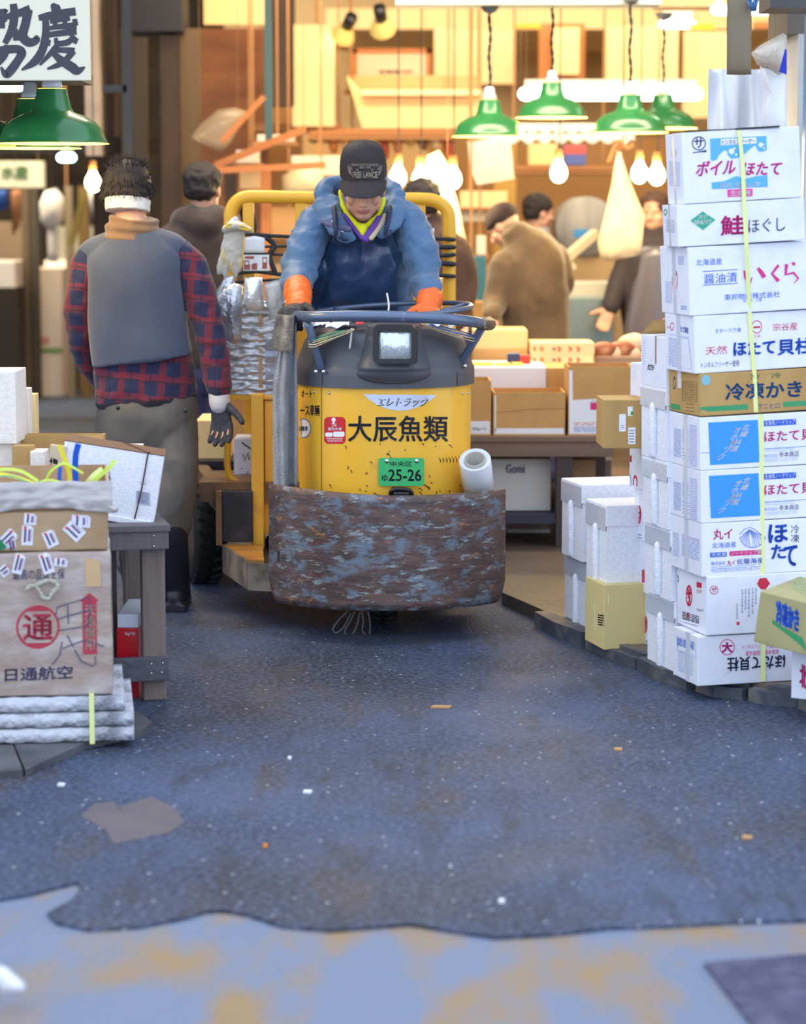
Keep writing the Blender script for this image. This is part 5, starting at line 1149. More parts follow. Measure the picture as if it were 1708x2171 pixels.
# cartons stacked on the bed behind the frame
zb = .50
def onbed(nm, m, x0, y0, x1, y1, Y, dep, lab, z0=zb, prints=None, base=None):
    a = W(x0, y1, Y); q = W(x1, y0, Y); mb = MB().box(m, a.x, Y, z0, q.x, Y+dep, q.z, None, .003); mb.target()
    if prints: prints(mb)
    return tag(mb.build(nm, base=V(((a.x+q.x)/2, Y, z0))), lab, 'box')
def pr(mb): mb.stroke(INK, [(512, 938), (526, 948), (532, 952)], 3); mb.stroke(INK, [(515, 962), (517, 978), (526, 960), (528, 975)], 2.6); mb.stroke(INK, [(512, 992), (513, 994)], 3); mb.stroke(INK, [(516, 1004), (518, 1014), (526, 1000), (530, 1013), (536, 994)], 2.6)
onbed('carton', mat('cream_carton', (240, 208, 150), .7), 416, 892, 486, 1030, 9.75, .35, 'cream carton on the truck bed behind the walking man')
onbed('carton', CW, 496, 930, 545, 1018, 9.4, .2, 'white carton with black handwriting inside the yellow side rail', z0=W(500, 1018, 9.4).z, prints=pr)
sh = MB(); a = W(490, 1020, 9.4); sh.box(DECKW, a.x, 9.2, a.z-.02, a.x+.2, 9.62, a.z-.001); sh.build('bed_board', truck)
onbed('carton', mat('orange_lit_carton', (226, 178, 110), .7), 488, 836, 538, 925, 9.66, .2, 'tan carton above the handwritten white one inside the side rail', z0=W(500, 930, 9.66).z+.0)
onbed('carton', MATS['cream_carton'], 862, 590, 958, 760, 9.8, .4, 'cream carton behind the driver, seen under his arm')
onbed('carton', CB, 636, 690, 950, 900, 10.25, .4, 'brown carton on the truck bed hidden behind the driver')
# ================================================================== PEOPLE
SKIN = mat('skin', (206, 158, 130), .5, var=(20, (196, 140, 116), .4, .7)); LIP = mat('lip', (176, 112, 100), .5)
HAIRM = mat('dark_hair', (38, 29, 27), .5, bump=(120, .5, (3, 3, .4)))
def head(mb, c, R, s=1.0, face=True):
    """head volume; R maps local (x right of the person, y forward, z up) to world"""
    c = V(c); f = lambda x, y, z: c+R @ (V((x, y, z))*s)
    M = R.to_4x4()
    mb.sphere_closed(SKIN, f(0, -.012, .03), (.074*s, .092*s, .088*s), M)
    mb.sphere_closed(SKIN, f(0, .012, -.035), (.060*s, .070*s, .072*s), M)
    mb.sphere_closed(SKIN, f(0, .040, -.080), (.034*s, .034*s, .028*s), M)      # chin
    for sx in (-1, 1):
        mb.sphere_closed(SKIN, f(sx*.040, .048, -.022), (.024*s, .026*s, .024*s), M)   # cheek
        mb.sphere_closed(SKIN, f(sx*.074, -.005, -.008), (.008*s, .018*s, .030*s), M)  # ear
        mb.sphere_closed(SKIN, f(sx*.030, .070, .024), (.022*s, .012*s, .007*s), M)    # brow
        mb.sphere_closed(SKIN, f(sx*.012, .092, -.030), (.009*s, .009*s, .007*s), M)   # nostril
        mb.sphere_closed(SKIN, f(sx*.048, .012, -.055), (.016*s, .034*s, .026*s), M)   # jaw
    mb.sweep(SKIN, [f(0, .076, .022), f(0, .088, -.002), f(0, .100, -.024)], [.008*s, .010*s, .012*s], n=10, dome=True)
    mb.sphere_closed(SKIN, f(0, .072, -.054), (.024*s, .014*s, .007*s), M); mb.sphere_closed(SKIN, f(0, .070, -.064), (.021*s, .013*s, .007*s), M)
    return f
def hand(mb, wrist, d, n, side, curl=.5, s=1.0, m=None, fr=.0095, spread=.0):
    """palm and five separate bent fingers; d finger direction, n toward the palm's inside, side +1/-1 picks the thumb's side"""
    m = m or SKIN; w0 = V(wrist); d = V(d).normalized(); n = (V(n)-d*V(n).dot(d)).normalized(); x = d.cross(n).normalized()*side
    mb.sweep(m, [w0-d*.03*s, w0, w0+d*.04*s, w0+d*.085*s], [(.026*s, .020*s), (.027*s, .018*s), (.038*s, .016*s), (.040*s, .013*s)], up=n, n=14, dome=True, k=2)
    for i, (off, L) in enumerate(((.030, .072), (.010, .082), (-.011, .076), (-.030, .060))):
        p = w0+d*.082*s+x*(off*s); dd = (d+x*off*spread*8).normalized(); P = [p]; a = 0
        for j, k in enumerate((.45, .32, .26)):
            a += curl*(1.0, 1.1, .8)[j]*(1-.06*i); q = dd*math.cos(a)+n*math.sin(a); p = p+q*(L*k*s); P.append(p)
        mb.sweep(m, P, [fr*1.08*s, fr*1.0*s, fr*.95*s, fr*.82*s], up=x, n=10, dome=True, k=2)
    p = w0+d*.018*s+x*.026*s; P = [p]; q = (d*.55+x*.75+n*.25).normalized()
    for k, bend in ((.036, 0), (.032, .5*curl+.1), (.026, .4)):
        q = (q+n*bend*.5+d*bend*.6).normalized(); p = p+q*(k*s); P.append(p)
    mb.sweep(m, P, [fr*1.5*s, fr*1.25*s, fr*1.1*s, fr*.9*s], up=n, n=10, dome=True, k=2)
def limb(mb, pts, r, **k): mb.sweep(None, pts, r, n=k.get('n', 18), k=5, dome=True, up=k.get('up', (0, 0, 1)), e=k.get('e', 2.0))
def rot(yaw, pitch=0, roll=0): return (Matrix.Rotation(yaw, 3, 'Z') @ Matrix.Rotation(pitch, 3, 'X') @ Matrix.Rotation(roll, 3, 'Y'))
# ---------------------------------------------------------------- the driver
JK = mat('blue_jacket', (72, 108, 146), .55, var=(5, (60, 94, 130), .4, .7), bump=(18, .25), sheen=.2)
JIN = mat('navy_cord', (28, 40, 74), .6)
APR = mat('navy_apron', (42, 66, 102), .24, bump=(7, .25, (1.5, 1.5, .5)), coat=.35, var=(3, (50, 72, 108), .45, .7))
ORG = mat('orange_glove', (240, 104, 34), .45); BGL = mat('black_glove', (36, 34, 40), .6, bump=(60, .3))
CAPM = mat('cap_cloth', (54, 46, 48), .8, var=(8, (44, 38, 40), .4, .7), bump=(90, .1))
drv = thing('person', 'man in blue jacket, navy apron and dark cap leaning over the truck rail, eyes lowered', 'person', (W(772, 600, 9.2).x, 9.25, .25))
Rh = rot(PI, math.radians(-22)); HC = W(770, 399, 8.93); 
body = MB(); fh = head(body, HC, Rh, 1.0)
nk = W(772, 470, 9.10)
body.sweep(SKIN, [fh(0, -.02, -.05), nk, W(774, 520, 9.16)], [.055, .058, .07], n=16, dome=True)
hipz = 1.03
body.sweep(None, [W(774, 500, 9.14), W(773, 600, 9.2), W(772, 700, 9.27), V((DC.x-.06, 9.3, hipz))], [(.13, .085), (.14, .10), (.13, .095), (.14, .10)], up=(0, 1, 0), n=20, dome=True)
SL, EL, WL = W(672, 478, 9.10), W(632, 582, 8.94), W(634, 652, 8.62)
SR, ER, WR_ = W(866, 478, 9.10), W(899, 586, 8.96), W(908, 652, 8.74)
for P_ in ((SL, EL, WL), (SR, ER, WR_)): limb(body, P_, [.05, .042, .028])
for sx in (-.09, .09): limb(body, [V((DC.x-.06+sx, 9.3, hipz)), V((DC.x-.06+sx, 9.28, .66)), V((DC.x-.06+sx, 9.34, .28))], [.085, .06, .04])
hand(body, WL+V((-.004, -.01, .004)), (-.22, -.95, -.12), (0, -.1, -1), 1, curl=.8, s=.9, fr=.0068)
hand(body, WR_+V((0, -.02, 0)), (.05, -.9, -.15), (-.1, .0, -1), -1, curl=.85, s=.9, fr=.0068)
merge(body, 'body', SKIN, drv, .0035, 5, None, regions=[(LIP, lambda p: (lambda q: abs(q.x) < .023 and q.y > .068 and -.070 < q.z < -.050)(Rh.inverted() @ (p-HC)))])
for sx in (-1, 1):   # eyes below the brim
    e = MB(); e.sphere_closed(WHT, fh(sx*.030, .066, .008), (.011, .011, .007), Rh.to_4x4()); e = e.build('eye', drv)
    e2 = MB(); e2.sphere_closed(BLK, fh(sx*.030, .0745, .006), (.005, .004, .005), Rh.to_4x4()); e2.build('iris', e)
    e = MB(); e.sweep(HAIRM, [fh(sx*.014, .082, .030), fh(sx*.032, .083, .034), fh(sx*.050, .070, .028)], .0035, n=6); e.build('eyebrow', drv)
hr = MB(); 
for sx in (-1, 1): hr.sweep(HAIRM, [fh(sx*.070, .02, .035), fh(sx*.075, -.015, .02), fh(sx*.068, -.05, .0), fh(sx*.04, -.085, -.02)], [.010, .012, .015, .016], n=10, dome=True)
merge(hr, 'hair', mat('grey_hair', (110, 96, 90), .6, bump=(200, .5)), drv, .004, 2, folds(.003, 90))
jk = MB()
jk.sweep(None, [W(772, 466, 9.16), W(772, 492, 9.15), W(772, 560, 9.18), W(771, 640, 9.24), W(771, 720, 9.30)], [(.10, .07), (.165, .105), (.190, .13), (.185, .135), (.18, .13)], up=(0, 1, 0), n=30, e=2.3, dome=True)
limb(jk, [W(715, 455, 9.13), SL, W(642, 535, 9.0), EL, W(629, 600, 8.84), W(631, 612, 8.80)], [.070, .074, .070, .066, .056, .044])
limb(jk, [W(828, 452, 9.13), SR, W(890, 535, 9.0), ER, W(905, 614, 8.87), W(907, 628, 8.84)], [.070, .074, .068, .062, .054, .042])
# hood bunched behind the neck and collar flaps
jk.sweep(None, [W(690, 432, 9.08), W(686, 405, 9.12), W(702, 388, 9.16), W(740, 400, 9.22), W(800, 396, 9.22), W(836, 410, 9.14), W(842, 440, 9.08)], [.030, .036, .030, .05, .05, .036, .03], n=14, dome=True)
jk.sweep(None, [W(688, 425, 9.07), W(708, 470, 8.99), W(735, 500, 8.95), W(752, 506, 8.94)], [(.05, .02), (.042, .018), (.03, .015), (.015, .01)], up=(0, -1, 0), n=12, dome=True)
jk.sweep(None, [W(842, 430, 9.07), W(832, 465, 8.99), W(815, 490, 8.95), W(802, 498, 8.95)], [(.035, .02), (.038, .018), (.025, .015), (.012, .01)], up=(0, -1, 0), n=12, dome=True)
def jf(p, n):
    z = p.z; arm = max(0, abs(p.x-HC.x-.0)-.17)
    q = abs(noise.noise(V((p.x*9+p.z*7, p.y*7, z*13-p.x*8)))); q2 = abs(noise.noise(V((p.x*17-p.z*9+5, p.y*12, z*24)))); return .014*(.28-q)+.007*(.25-q2)+(.003*math.sin(z*85+p.x*40+6*noise.noise(p*9)) if arm > 0 and z < 1.42 else 0)
jko = merge(jk, 'jacket', JK, drv, .006, 4, jf)
# fleece and shirt at the open neck
YF_ = mat('yellow_fleece', (222, 226, 30), .8); PURP = mat('purple_collar', (98, 54, 160), .6)
c_ = MB(); c_.sweep(None, [W(722, 408, 9.02), W(727, 436, 9.0), W(742, 462, 8.985), W(768, 482, 8.965), W(790, 468, 8.975), W(806, 448, 8.99), W(812, 425, 9.02)], [(.009, .02), (.009, .014), (.011, .012), (.013, .012), (.011, .012), (.009, .014), (.009, .02)], up=(0, -1, 0), n=12, dome=True)
c_.sweep(None, [W(768, 480, 8.96), W(768, 500, 8.945)], [(.026, .012), (.010, .01)], up=(0, -1, 0), n=12, dome=True); merge(c_, 'fleece_collar', YF_, drv, .004, 4, folds(.003, 40))
c_ = MB(); c_.sweep(None, [W(730, 455, 8.985), W(750, 484, 8.955), W(770, 508, 8.935)], [(.008, .008)]*3, up=(0, -1, 0), n=10, dome=True); c_.sweep(None, [W(806, 462, 8.965), W(792, 484, 8.945), W(774, 508, 8.93)], [(.016, .008)]*3, up=(0, -1, 0), n=10, dome=True); merge(c_, 'shirt_collar', PURP, drv, .004, 2)
c_ = MB(); c_.sweep(mat('beige_lining', (196, 180, 150), .7), [W(816, 456, 8.96), W(804, 482, 8.94), W(786, 506, 8.925)], [(.009, .006)]*3, up=(0, -1, 0), n=8, dome=True); c_.build('scarf_edge', drv)
# apron: cloth laid over the jacket
jb = BVHTree.FromPolygons([tuple(v.co+V(drv['_b'])) for v in jko.data.vertices], [tuple(p.vertices) for p in jko.data.polygons])
def edgeL(t): return 704+(-44)*min(1, t*2.0)**1.2-2*t
def edgeR(t): return 818+(26)*min(1, t*3.0)**1.2+2*max(0, t-.5)
ap = MB(); NU, NV = 44, 60; gridp = {}
for j in range(NV+1):
    t = j/NV; y = 496+t*205; xl, xr = edgeL(t), edgeR(t); 
    for i in range(NU+1):
        u = i/NU; x = xl+(xr-xl)*u; yy = y+14*math.sin(PI*u)*(1-t)**3*(-1 if 0 else 1); d = ray(x, yy).normalized(); h = jb.ray_cast(CAM, d)
        Yh = h[0].y if h[0] is not None else 9.06
        gridp[(i, j)] = (x, yy, Yh)
YH = {k: v[2] for k, v in gridp.items()}
for it in range(10):
    N = {}
    for (i, j), y_ in YH.items():
        s_, c2 = 0, 0
        for di, dj in ((1, 0), (-1, 0), (0, 1), (0, -1)):
            q = YH.get((i+di, j+dj)); 
            if q is not None: s_ += q; c2 += 1
        N[(i, j)] = min(y_, s_/c2) if it > 5 else s_/c2
    YH = N
def apf(u, v):
    i, j = round(u*NU), round(v*NV); x, y, _ = gridp[(i, j)]
    fold_ = .007*math.sin(u*24+v*2)*(1-v)**3+.014*math.sin(u*9+1.5+v*1.2)*(.25+v*.75)+.006*noise.noise(V((u*6, v*4, 1)))
    return W(x, y, YH[(i, j)]-.022+fold_)
ap.slab(APR, apf, NU, NV, (0, .005, 0)); ap.build('apron', drv)
for pts in ([(712, 500), (711, 478), (708, 440)], [(816, 496), (822, 470), (826, 440)]):
    c_ = MB(); c_.sweep(JIN, [W(pts[0][0], pts[0][1], 8.92), W(pts[1][0], pts[1][1], 8.92), W(pts[2][0], pts[2][1], 8.99)], [.007, .010, .010], n=10, dome=True); c_.sweep(JIN, [W(pts[0][0], pts[0][1], 8.92), W(pts[0][0]+9, pts[0][1]+4, 8.91), W(pts[0][0]+12, pts[0][1]-8, 8.92)], .005, n=8); c_.build('apron_strap', drv)
c_ = MB(); c_.sweep(mat('grey_flap', (92, 92, 128), .6), [W(682, 468, 8.985), W(712, 480, 8.955), W(742, 486, 8.93)], [(.010, .005)]*3, up=(0, -1, 0), n=8, dome=True); c_.build('collar_flap', drv)
for x, y in ((706, 470), (725, 492)):
    c_ = MB(); c_.sphere_closed(CHR, W(x, y, 8.94), (.006, .004, .006)); c_.build('press_stud', drv)
# trousers
tr = MB()
tr.sweep(None, [V((DC.x-.06, 9.3, 1.14)), V((DC.x-.06, 9.3, .98))], [(.18, .13), (.17, .13)], up=(0, 1, 0), n=20, dome=True)
for sx in (-.09, .09): limb(tr, [V((DC.x-.06+sx, 9.3, 1.0)), V((DC.x-.06+sx, 9.28, .66)), V((DC.x-.06+sx, 9.34, .30))], [.105, .085, .075])
merge(tr, 'trousers', mat('navy_trousers', (40, 46, 66), .7), drv, .01, 4, folds(.006, 9))
bt = MB()
for sx in (-.09, .09): limb(bt, [V((DC.x-.06+sx, 9.36, .40)), V((DC.x-.06+sx, 9.35, .275)), V((DC.x-.06+sx, 9.2, .255))], [.07, .05, .045])
merge(bt, 'boots', BLKP, drv, .008, 3)
# gloves: orange cuffs, black hands with fingers closed on the rail
for nm, Wp, dr, ds, sd, fro in (('left', WL, (-.22, -.95, -.12), (0, -.1, -1), 1, (631, 612)), ('right', WR_, (.05, -.9, -.15), (-.1, .0, -1), -1, (911, 630))):
    g = MB()
    a0 = W(fro[0], fro[1], 8.78 if sd > 0 else 8.86); dirn = (Wp-a0).normalized()
    limb(g, [a0, (a0+Wp)/2, Wp+dirn*.01], [.052, .048, .040], n=20); cuff = merge(g, 'glove_cuff', ORG, drv, .004, 4, folds(.004, 28))
    g = MB(); hand(g, Wp+V((-.004 if sd > 0 else 0, -.01 if sd > 0 else -.02, .004 if sd > 0 else 0)), dr, ds, sd, curl=.8 if sd > 0 else .85, s=1.06, fr=.0125); merge(g, 'glove', BGL if sd > 0 else ORG, drv, .0032, 3, folds(.0015, 60))
    if sd > 0:
        cm = MB(); cm.bvh = BVHTree.FromPolygons([tuple(v.co+V(drv['_b'])) for v in cuff.data.vertices], [tuple(p.vertices) for p in cuff.data.polygons]); cm.text('coa', BLK, 606, 645, 624, 652, bold=.02, shear=.4, lift=.002); cm.build('cuff_print', drv)
# cap
RC = rot(PI, math.radians(-20)); f2 = lambda x, y, z: HC+RC @ V((x, y-.006, z+.036))
cp_ = MB(); n = 40; prof = [(1.0, .015), (1.01, .035), (1.0, .055), (.96, .085), (.88, .108), (.72, .124), (.5, .132), (.25, .136), (.02, .137)]
vs = []
for r, z in prof:
    for j in range(n):
        q = 2*PI*j/n; x = .086*r*math.cos(q); y = .103*r*math.sin(q)-.008; zz = z+.012*max(0, math.sin(q))*(1 if z > .05 else 0)
        vs.append(f2(x, y, zz-.004))
cp_.add(vs, [(i*n+j, i*n+(j+1) % n, (i+1)*n+(j+1) % n, (i+1)*n+j) for i in range(len(prof)-1) for j in range(n)]+[tuple((len(prof)-1)*n+j for j in range(n))], CAPM, True); cp_.target()
lm = mat('cap_print', (186, 180, 158), .6); lm2 = mat('cap_print2', (120, 114, 104), .6)
cp_.text('OUTDOOR SPORTS FOR RECREATION', lm, 744, 347, 802, 352, lift=.003, bold=.01); cp_.text('BEST LIFE', lm, 762, 353, 786, 357, lift=.003, bold=.02)
cp_.patch(lm2, [(755, 362.5), (791, 362.5), (791, 358), (755, 358)], lift=.003); cp_.text('FREE LANCE', lm, 747, 364, 800, 377, bold=.03, lift=.003)
for sx in (-1, 1): cp_.patch(lm2, [(773+sx*27, 374), (773+sx*29, 362), (773+sx*38, 350), (773+sx*34, 366)][::sx], lift=.003); cp_.patch(lm2, [(773+sx*25, 362), (773+sx*28, 356), (773+sx*36, 347), (773+sx*31, 358)][::sx], lift=.003)
cap = cp_.build('cap', drv)
br = MB()
def brf(u, v):
    a = (u-.5)*2*1.25; r0 = V((.087*math.sin(a), .103*math.cos(a)-.006, .018+.010*math.cos(a))); k = v*max(0, math.cos(a*.95))**.7
    return f2(r0.x*(1+.06*k), r0.y+.058*k, r0.z-.002-.036*k-.010*k*k-abs(math.sin(a))**2*.016)
br.slab(CAPM, brf, 30, 10, (0, 0, -.003)); br.build('brim', cap)
bb = MB(); bb.sphere_closed(CAPM, f2(0, -.008, .134), (.007, .007, .004), RC.to_4x4()); bb.build('button', cap)

# ---------------------------------------------------------------- walking man seen from behind
PL = bpy.data.materials.new('plaid_flannel'); PL.use_nodes = True
def plaid():
    nt = PL.node_tree; b = nt.nodes['Principled BSDF']; L = nt.links.new; tc = nt.nodes.new('ShaderNodeTexCoord'); sp_ = nt.nodes.new('ShaderNodeSeparateXYZ'); mp = nt.nodes.new('ShaderNodeMapping'); L(tc.outputs['Object'], mp.inputs[0]); mp.inputs['Rotation'].default_value = (0, math.radians(-5), 0)
    nz_ = nt.nodes.new('ShaderNodeTexNoise'); nz_.inputs['Scale'].default_value = 6; ad = nt.nodes.new('ShaderNodeVectorMath'); ad.operation = 'MULTIPLY_ADD'; L(nz_.outputs['Color'], ad.inputs[0]); ad.inputs[1].default_value = (.03, .03, .03); L(mp.outputs[0], ad.inputs[2]); L(ad.outputs[0], sp_.inputs[0])
    def band(o, per, duty, ph):
        m = nt.nodes.new('ShaderNodeMath'); m.operation = 'MULTIPLY_ADD'; m.inputs[1].default_value = 1/per; m.inputs[2].default_value = ph; L(o, m.inputs[0])
        f = nt.nodes.new('ShaderNodeMath'); f.operation = 'FRACT'; L(m.outputs[0], f.inputs[0]); g = nt.nodes.new('ShaderNodeMath'); g.operation = 'LESS_THAN'; g.inputs[1].default_value = duty; L(f.outputs[0], g.inputs[0]); return g.outputs[0]
    def mix(f, a, c, k=1.0):
        mm = nt.nodes.new('ShaderNodeMath'); mm.operation = 'MULTIPLY'; mm.inputs[1].default_value = k; L(f, mm.inputs[0]); x = nt.nodes.new('ShaderNodeMix'); x.data_type = 'RGBA'; L(mm.outputs[0], x.inputs[0])
        for i, q in ((6, a), (7, c)):
            if isinstance(q, tuple): x.inputs[i].default_value = q
            else: L(q, x.inputs[i])
        return x.outputs[2]
    c = mix(band(sp_.outputs[0], .076, .34, .1), lin((22, 30, 70)), lin((104, 24, 38)), .75)
    c = mix(band(sp_.outputs[2], .076, .34, .3), c, lin((128, 28, 42)), .55)
    c = mix(band(sp_.outputs[2], .078, .10, .65), c, lin((22, 22, 34)), .6)
    c = mix(band(sp_.outputs[0], .078, .08, .5), c, lin((22, 22, 34)), .6)
    L(c, b.inputs['Base Color']); b.inputs['Roughness'].default_value = .85; b.inputs['Sheen Weight'].default_value = .2
plaid()
VEST = mat('grey_vest', (66, 76, 100), .85, var=(4, (58, 68, 90), .4, .7), sheen=.3)
TRS = mat('grey_trousers', (96, 90, 84), .65, var=(4, (72, 70, 74), .45, .7), bump=(8, .35))
YM = 9.0
man = thing('person', 'man walking away in grey vest over red and blue plaid shirt, white headband', 'person', (W(320, 1320, YM).x, YM, 0))
Rm = rot(math.radians(-6), math.radians(-8), 0); HM = W(272, 412, YM-.0)
bd = MB(); fm = head(bd, HM, Rm, .98)
bd.sweep(None, [HM+V((0, -.0, -.06)), W(280, 470, YM-.03), W(284, 520, YM)], [.055, .058, .08], n=14, dome=True)
bd.sweep(None, [W(286, 570, YM), W(290, 650, YM), W(305, 800, YM), W(312, 860, YM)], [(.10, .06), (.13, .09), (.14, .10), (.14, .11)], up=(0, 1, 0), n=20, dome=True)
A1 = [W(204, 572, YM), W(172, 650, YM-.02), W(200, 745, YM+.1), W(235, 815, YM+.18)]
A2 = [W(380, 572, YM), W(428, 660, YM-.02), W(458, 760, YM-.05), W(466, 845, YM-.10)]
limb(bd, A1, [.032, .030, .028, .024]); limb(bd, A2, [.032, .030, .028, .026])
HD = W(466, 852, YM-.10)
hand(bd, HD, (.08, -.1, -1), (-.3, -.9, 0), -1, curl=.35, s=.9, fr=.0068, spread=.6)
L1 = [W(262, 900, YM), W(280, 1080, YM+.02), W(300, 1300, YM-.02)]; L2 = [W(362, 900, YM), W(366, 1090, YM-.06), W(372, 1296, YM+.05)]
for P_ in (L1, L2): limb(bd, P_, [.05, .035, .03])
merge(bd, 'body', SKIN, man, .005, 4)
sh_ = MB()
sh_.sweep(None, [W(287, 545, YM), W(288, 575, YM), W(296, 700, YM), W(306, 800, YM), W(310, 845, YM)], [(.13, .08), (.16, .11), (.175, .13), (.188, .135), (.19, .14)], up=(0, 1, 0), n=30, e=2.2, dome=True)
limb(sh_, [W(225, 535, YM), W(192, 550, YM), W(176, 600, YM-.01), W(168, 680, YM), W(188, 760, YM+.08), W(228, 820, YM+.17)], [.05, .058, .060, .056, .052, .046])
limb(sh_, [W(345, 530, YM), W(392, 548, YM), W(420, 610, YM-.01), W(436, 680, YM-.03), W(455, 760, YM-.06), W(465, 825, YM-.09)], [.05, .060, .064, .060, .056, .048])
merge(sh_, 'plaid_shirt', PL, man, .006, 4, folds(.008, 12, (1, 1, 1.3)), regions=[(mat('hem_band', (44, 40, 50), .8), lambda p: p.z < W(300, 846, YM).z-(p.x-W(300, 846, YM).x)*-.08 and abs(p.x-W(308, 846, YM).x) < .215)])
cf = MB(); cf.sweep(None, [W(464, 832, YM-.09), W(466, 856, YM-.10)], [.040, .040], n=16, dome=True, k=2); merge(cf, 'cuff', mat('white_cuff', (196, 192, 196), .8), man, .005, 2)
gv = MB(); hand(gv, HD, (.08, -.1, -1), (-.3, -.9, 0), -1, curl=.35, s=1.06, m=BGL, fr=.0115, spread=.6); merge(gv, 'glove', mat('dark_glove', (46, 48, 60), .7, bump=(50, .4)), man, .0035, 3)
vs_ = MB()
vs_.sweep(None, [W(282, 494, YM), W(284, 512, YM), W(286, 545, YM), W(287, 600, YM), W(294, 700, YM), W(302, 764, YM)], [(.095, .08), (.135, .10), (.178, .13), (.178, .150), (.182, .150), (.184, .154)], up=(0, 1, 0), n=30, e=2.6, cap=True)
vs_.sweep(None, [W(184, 548, YM), W(206, 535, YM), W(250, 514, YM), W(284, 508, YM), W(330, 514, YM), W(366, 526, YM), W(382, 540, YM)], [(.05, .05), (.066, .058), (.075, .05), (.08, .04), (.075, .05), (.066, .058), (.05, .05)], up=(0, 0, 1), n=18, cap=True)
merge(vs_, 'vest', VEST, man, .006, 6, folds(.008, 6, (1, 1, .5)))
co = MB(); TAN = mat('tan_fleece', (124, 94, 68), .9, sheen=.4)
co.sweep(None, [W(281, 506, YM), W(282, 486, YM-.005), W(284, 462, YM-.01)], [(.112, .095), (.102, .088), (.090, .080)], up=(0, 1, 0), n=26, cap=True); merge(co, 'fleece_collar', TAN, man, .005, 4, lambda p, n: .004*math.sin(p.z*160+p.x*14)+.003*noise.noise(p*30))
hb = MB(); WB = mat('white_headband', (226, 222, 212), .85)
hb.sweep(None, [fm(0, -.012, -.066), fm(0, -.012, -.020)], [(.082, .094), (.084, .100)], up=Rm @ V((0, 1, 0)), n=28, cap=True); merge(hb, 'headband', WB, man, .004, 3, folds(.0025, 36))
# hair: cap of dense short tufts
hm = MB(); M_ = Rm.to_4x4()
hm.sphere_closed(HAIRM, fm(0, -.016, .042), (.088, .102, .086), M_); hm.sphere_closed(HAIRM, fm(0, -.040, .0), (.082, .074, .04), M_)
rd = random.Random(11); HTIP = mat('hair_tip', (112, 84, 60), .6)
cH = fm(0, -.015, .035)
for i in range(900):
    u = rd.uniform(-1, 1); t = rd.uniform(0, 2*PI); sq = math.sqrt(1-u*u); l = V((sq*math.cos(t), sq*math.sin(t), u))
    if l.z < -.5 or (l.y > .5 and l.z < .1): continue
    if l.z < -.25: l.z = -.25
    p0 = cH+Rm @ V((l.x*.082, l.y*.096, l.z*.080 if l.z > 0 else l.z*.11)); nr = (Rm @ V((l.x, l.y, l.z))).normalized(); dn = V((rd.uniform(-.6, .6), rd.uniform(-.3, .3), -1.0 if l.z < .55 else rd.uniform(-.1, .7)))
    q = (nr*(.45 if l.z < .5 else .8)+dn*.7).normalized(); Lh = rd.uniform(.022, .052); a, b_ = frame_of(q, (0, 1, 0)); w_ = rd.uniform(.0022, .004)
    tip = p0+q*Lh+V((0, 0, -.006)); hm.add([p0+a*w_, p0-a*w_*.5+b_*w_, p0-a*w_*.5-b_*w_, p0+q*Lh*.6+a*w_*.5, p0+q*Lh*.6-a*w_*.4, tip], [(0, 1, 4, 3), (1, 2, 4), (2, 0, 3, 4), (3, 4, 5)], HAIRM)
hm.build('hair', man)
tr = MB()
tr.sweep(None, [W(311, 835, YM), W(311, 880, YM), W(311, 930, YM)], [(.178, .13), (.185, .145), (.18, .13)], up=(0, 1, 0), n=26, e=2.4, dome=True)
limb(tr, [W(250, 900, YM+.02), W(258, 1010, YM+.03), W(280, 1130, YM+.02), W(286, 1190, YM+.03)], [.092, .082, .078, .076]); limb(tr, [W(368, 900, YM-.02), W(374, 1000, YM-.07), W(366, 1100, YM-.06), W(356, 1140, YM-.03)], [.088, .084, .080, .074])
merge(tr, 'trousers', TRS, man, .008, 4, (lambda p, n: .010*noise.noise(V((p.x*7, p.y*7, p.z*6)))+.012*(.3-abs(noise.noise(V((p.x*6+p.z*7, p.y*6, p.z*5-p.x*6+2)))))) )
for x, y in ((250, 865), (393, 871)):
    k = MB(); k.sphere_closed(BLKP, W(x, y, YM-.155), (.008, .005, .008)); k.build('button', man)
for P_, sx in ((L1, 0), (L2, 1)):
    k = MB(); limb(k, [P_[1]+V((-.02, 0, .03)), P_[1]+V((-.01, 0, -.08)), P_[2]+V((0, 0, .06)), V((P_[2].x, P_[2].y+.0, .055))], [.074, .066, .058, .05]); limb(k, [V((P_[2].x, P_[2].y-.05, .05)), V((P_[2].x, P_[2].y+.16, .042))], [(.044, .042), (.046, .034)], n=14); k.box(None, P_[2].x-.045, P_[2].y-.09, .0, P_[2].x+.045, P_[2].y+.19, .03)
    merge(k, 'boot', mat('black_boot', (28, 30, 40), .45), man, .007, 3)

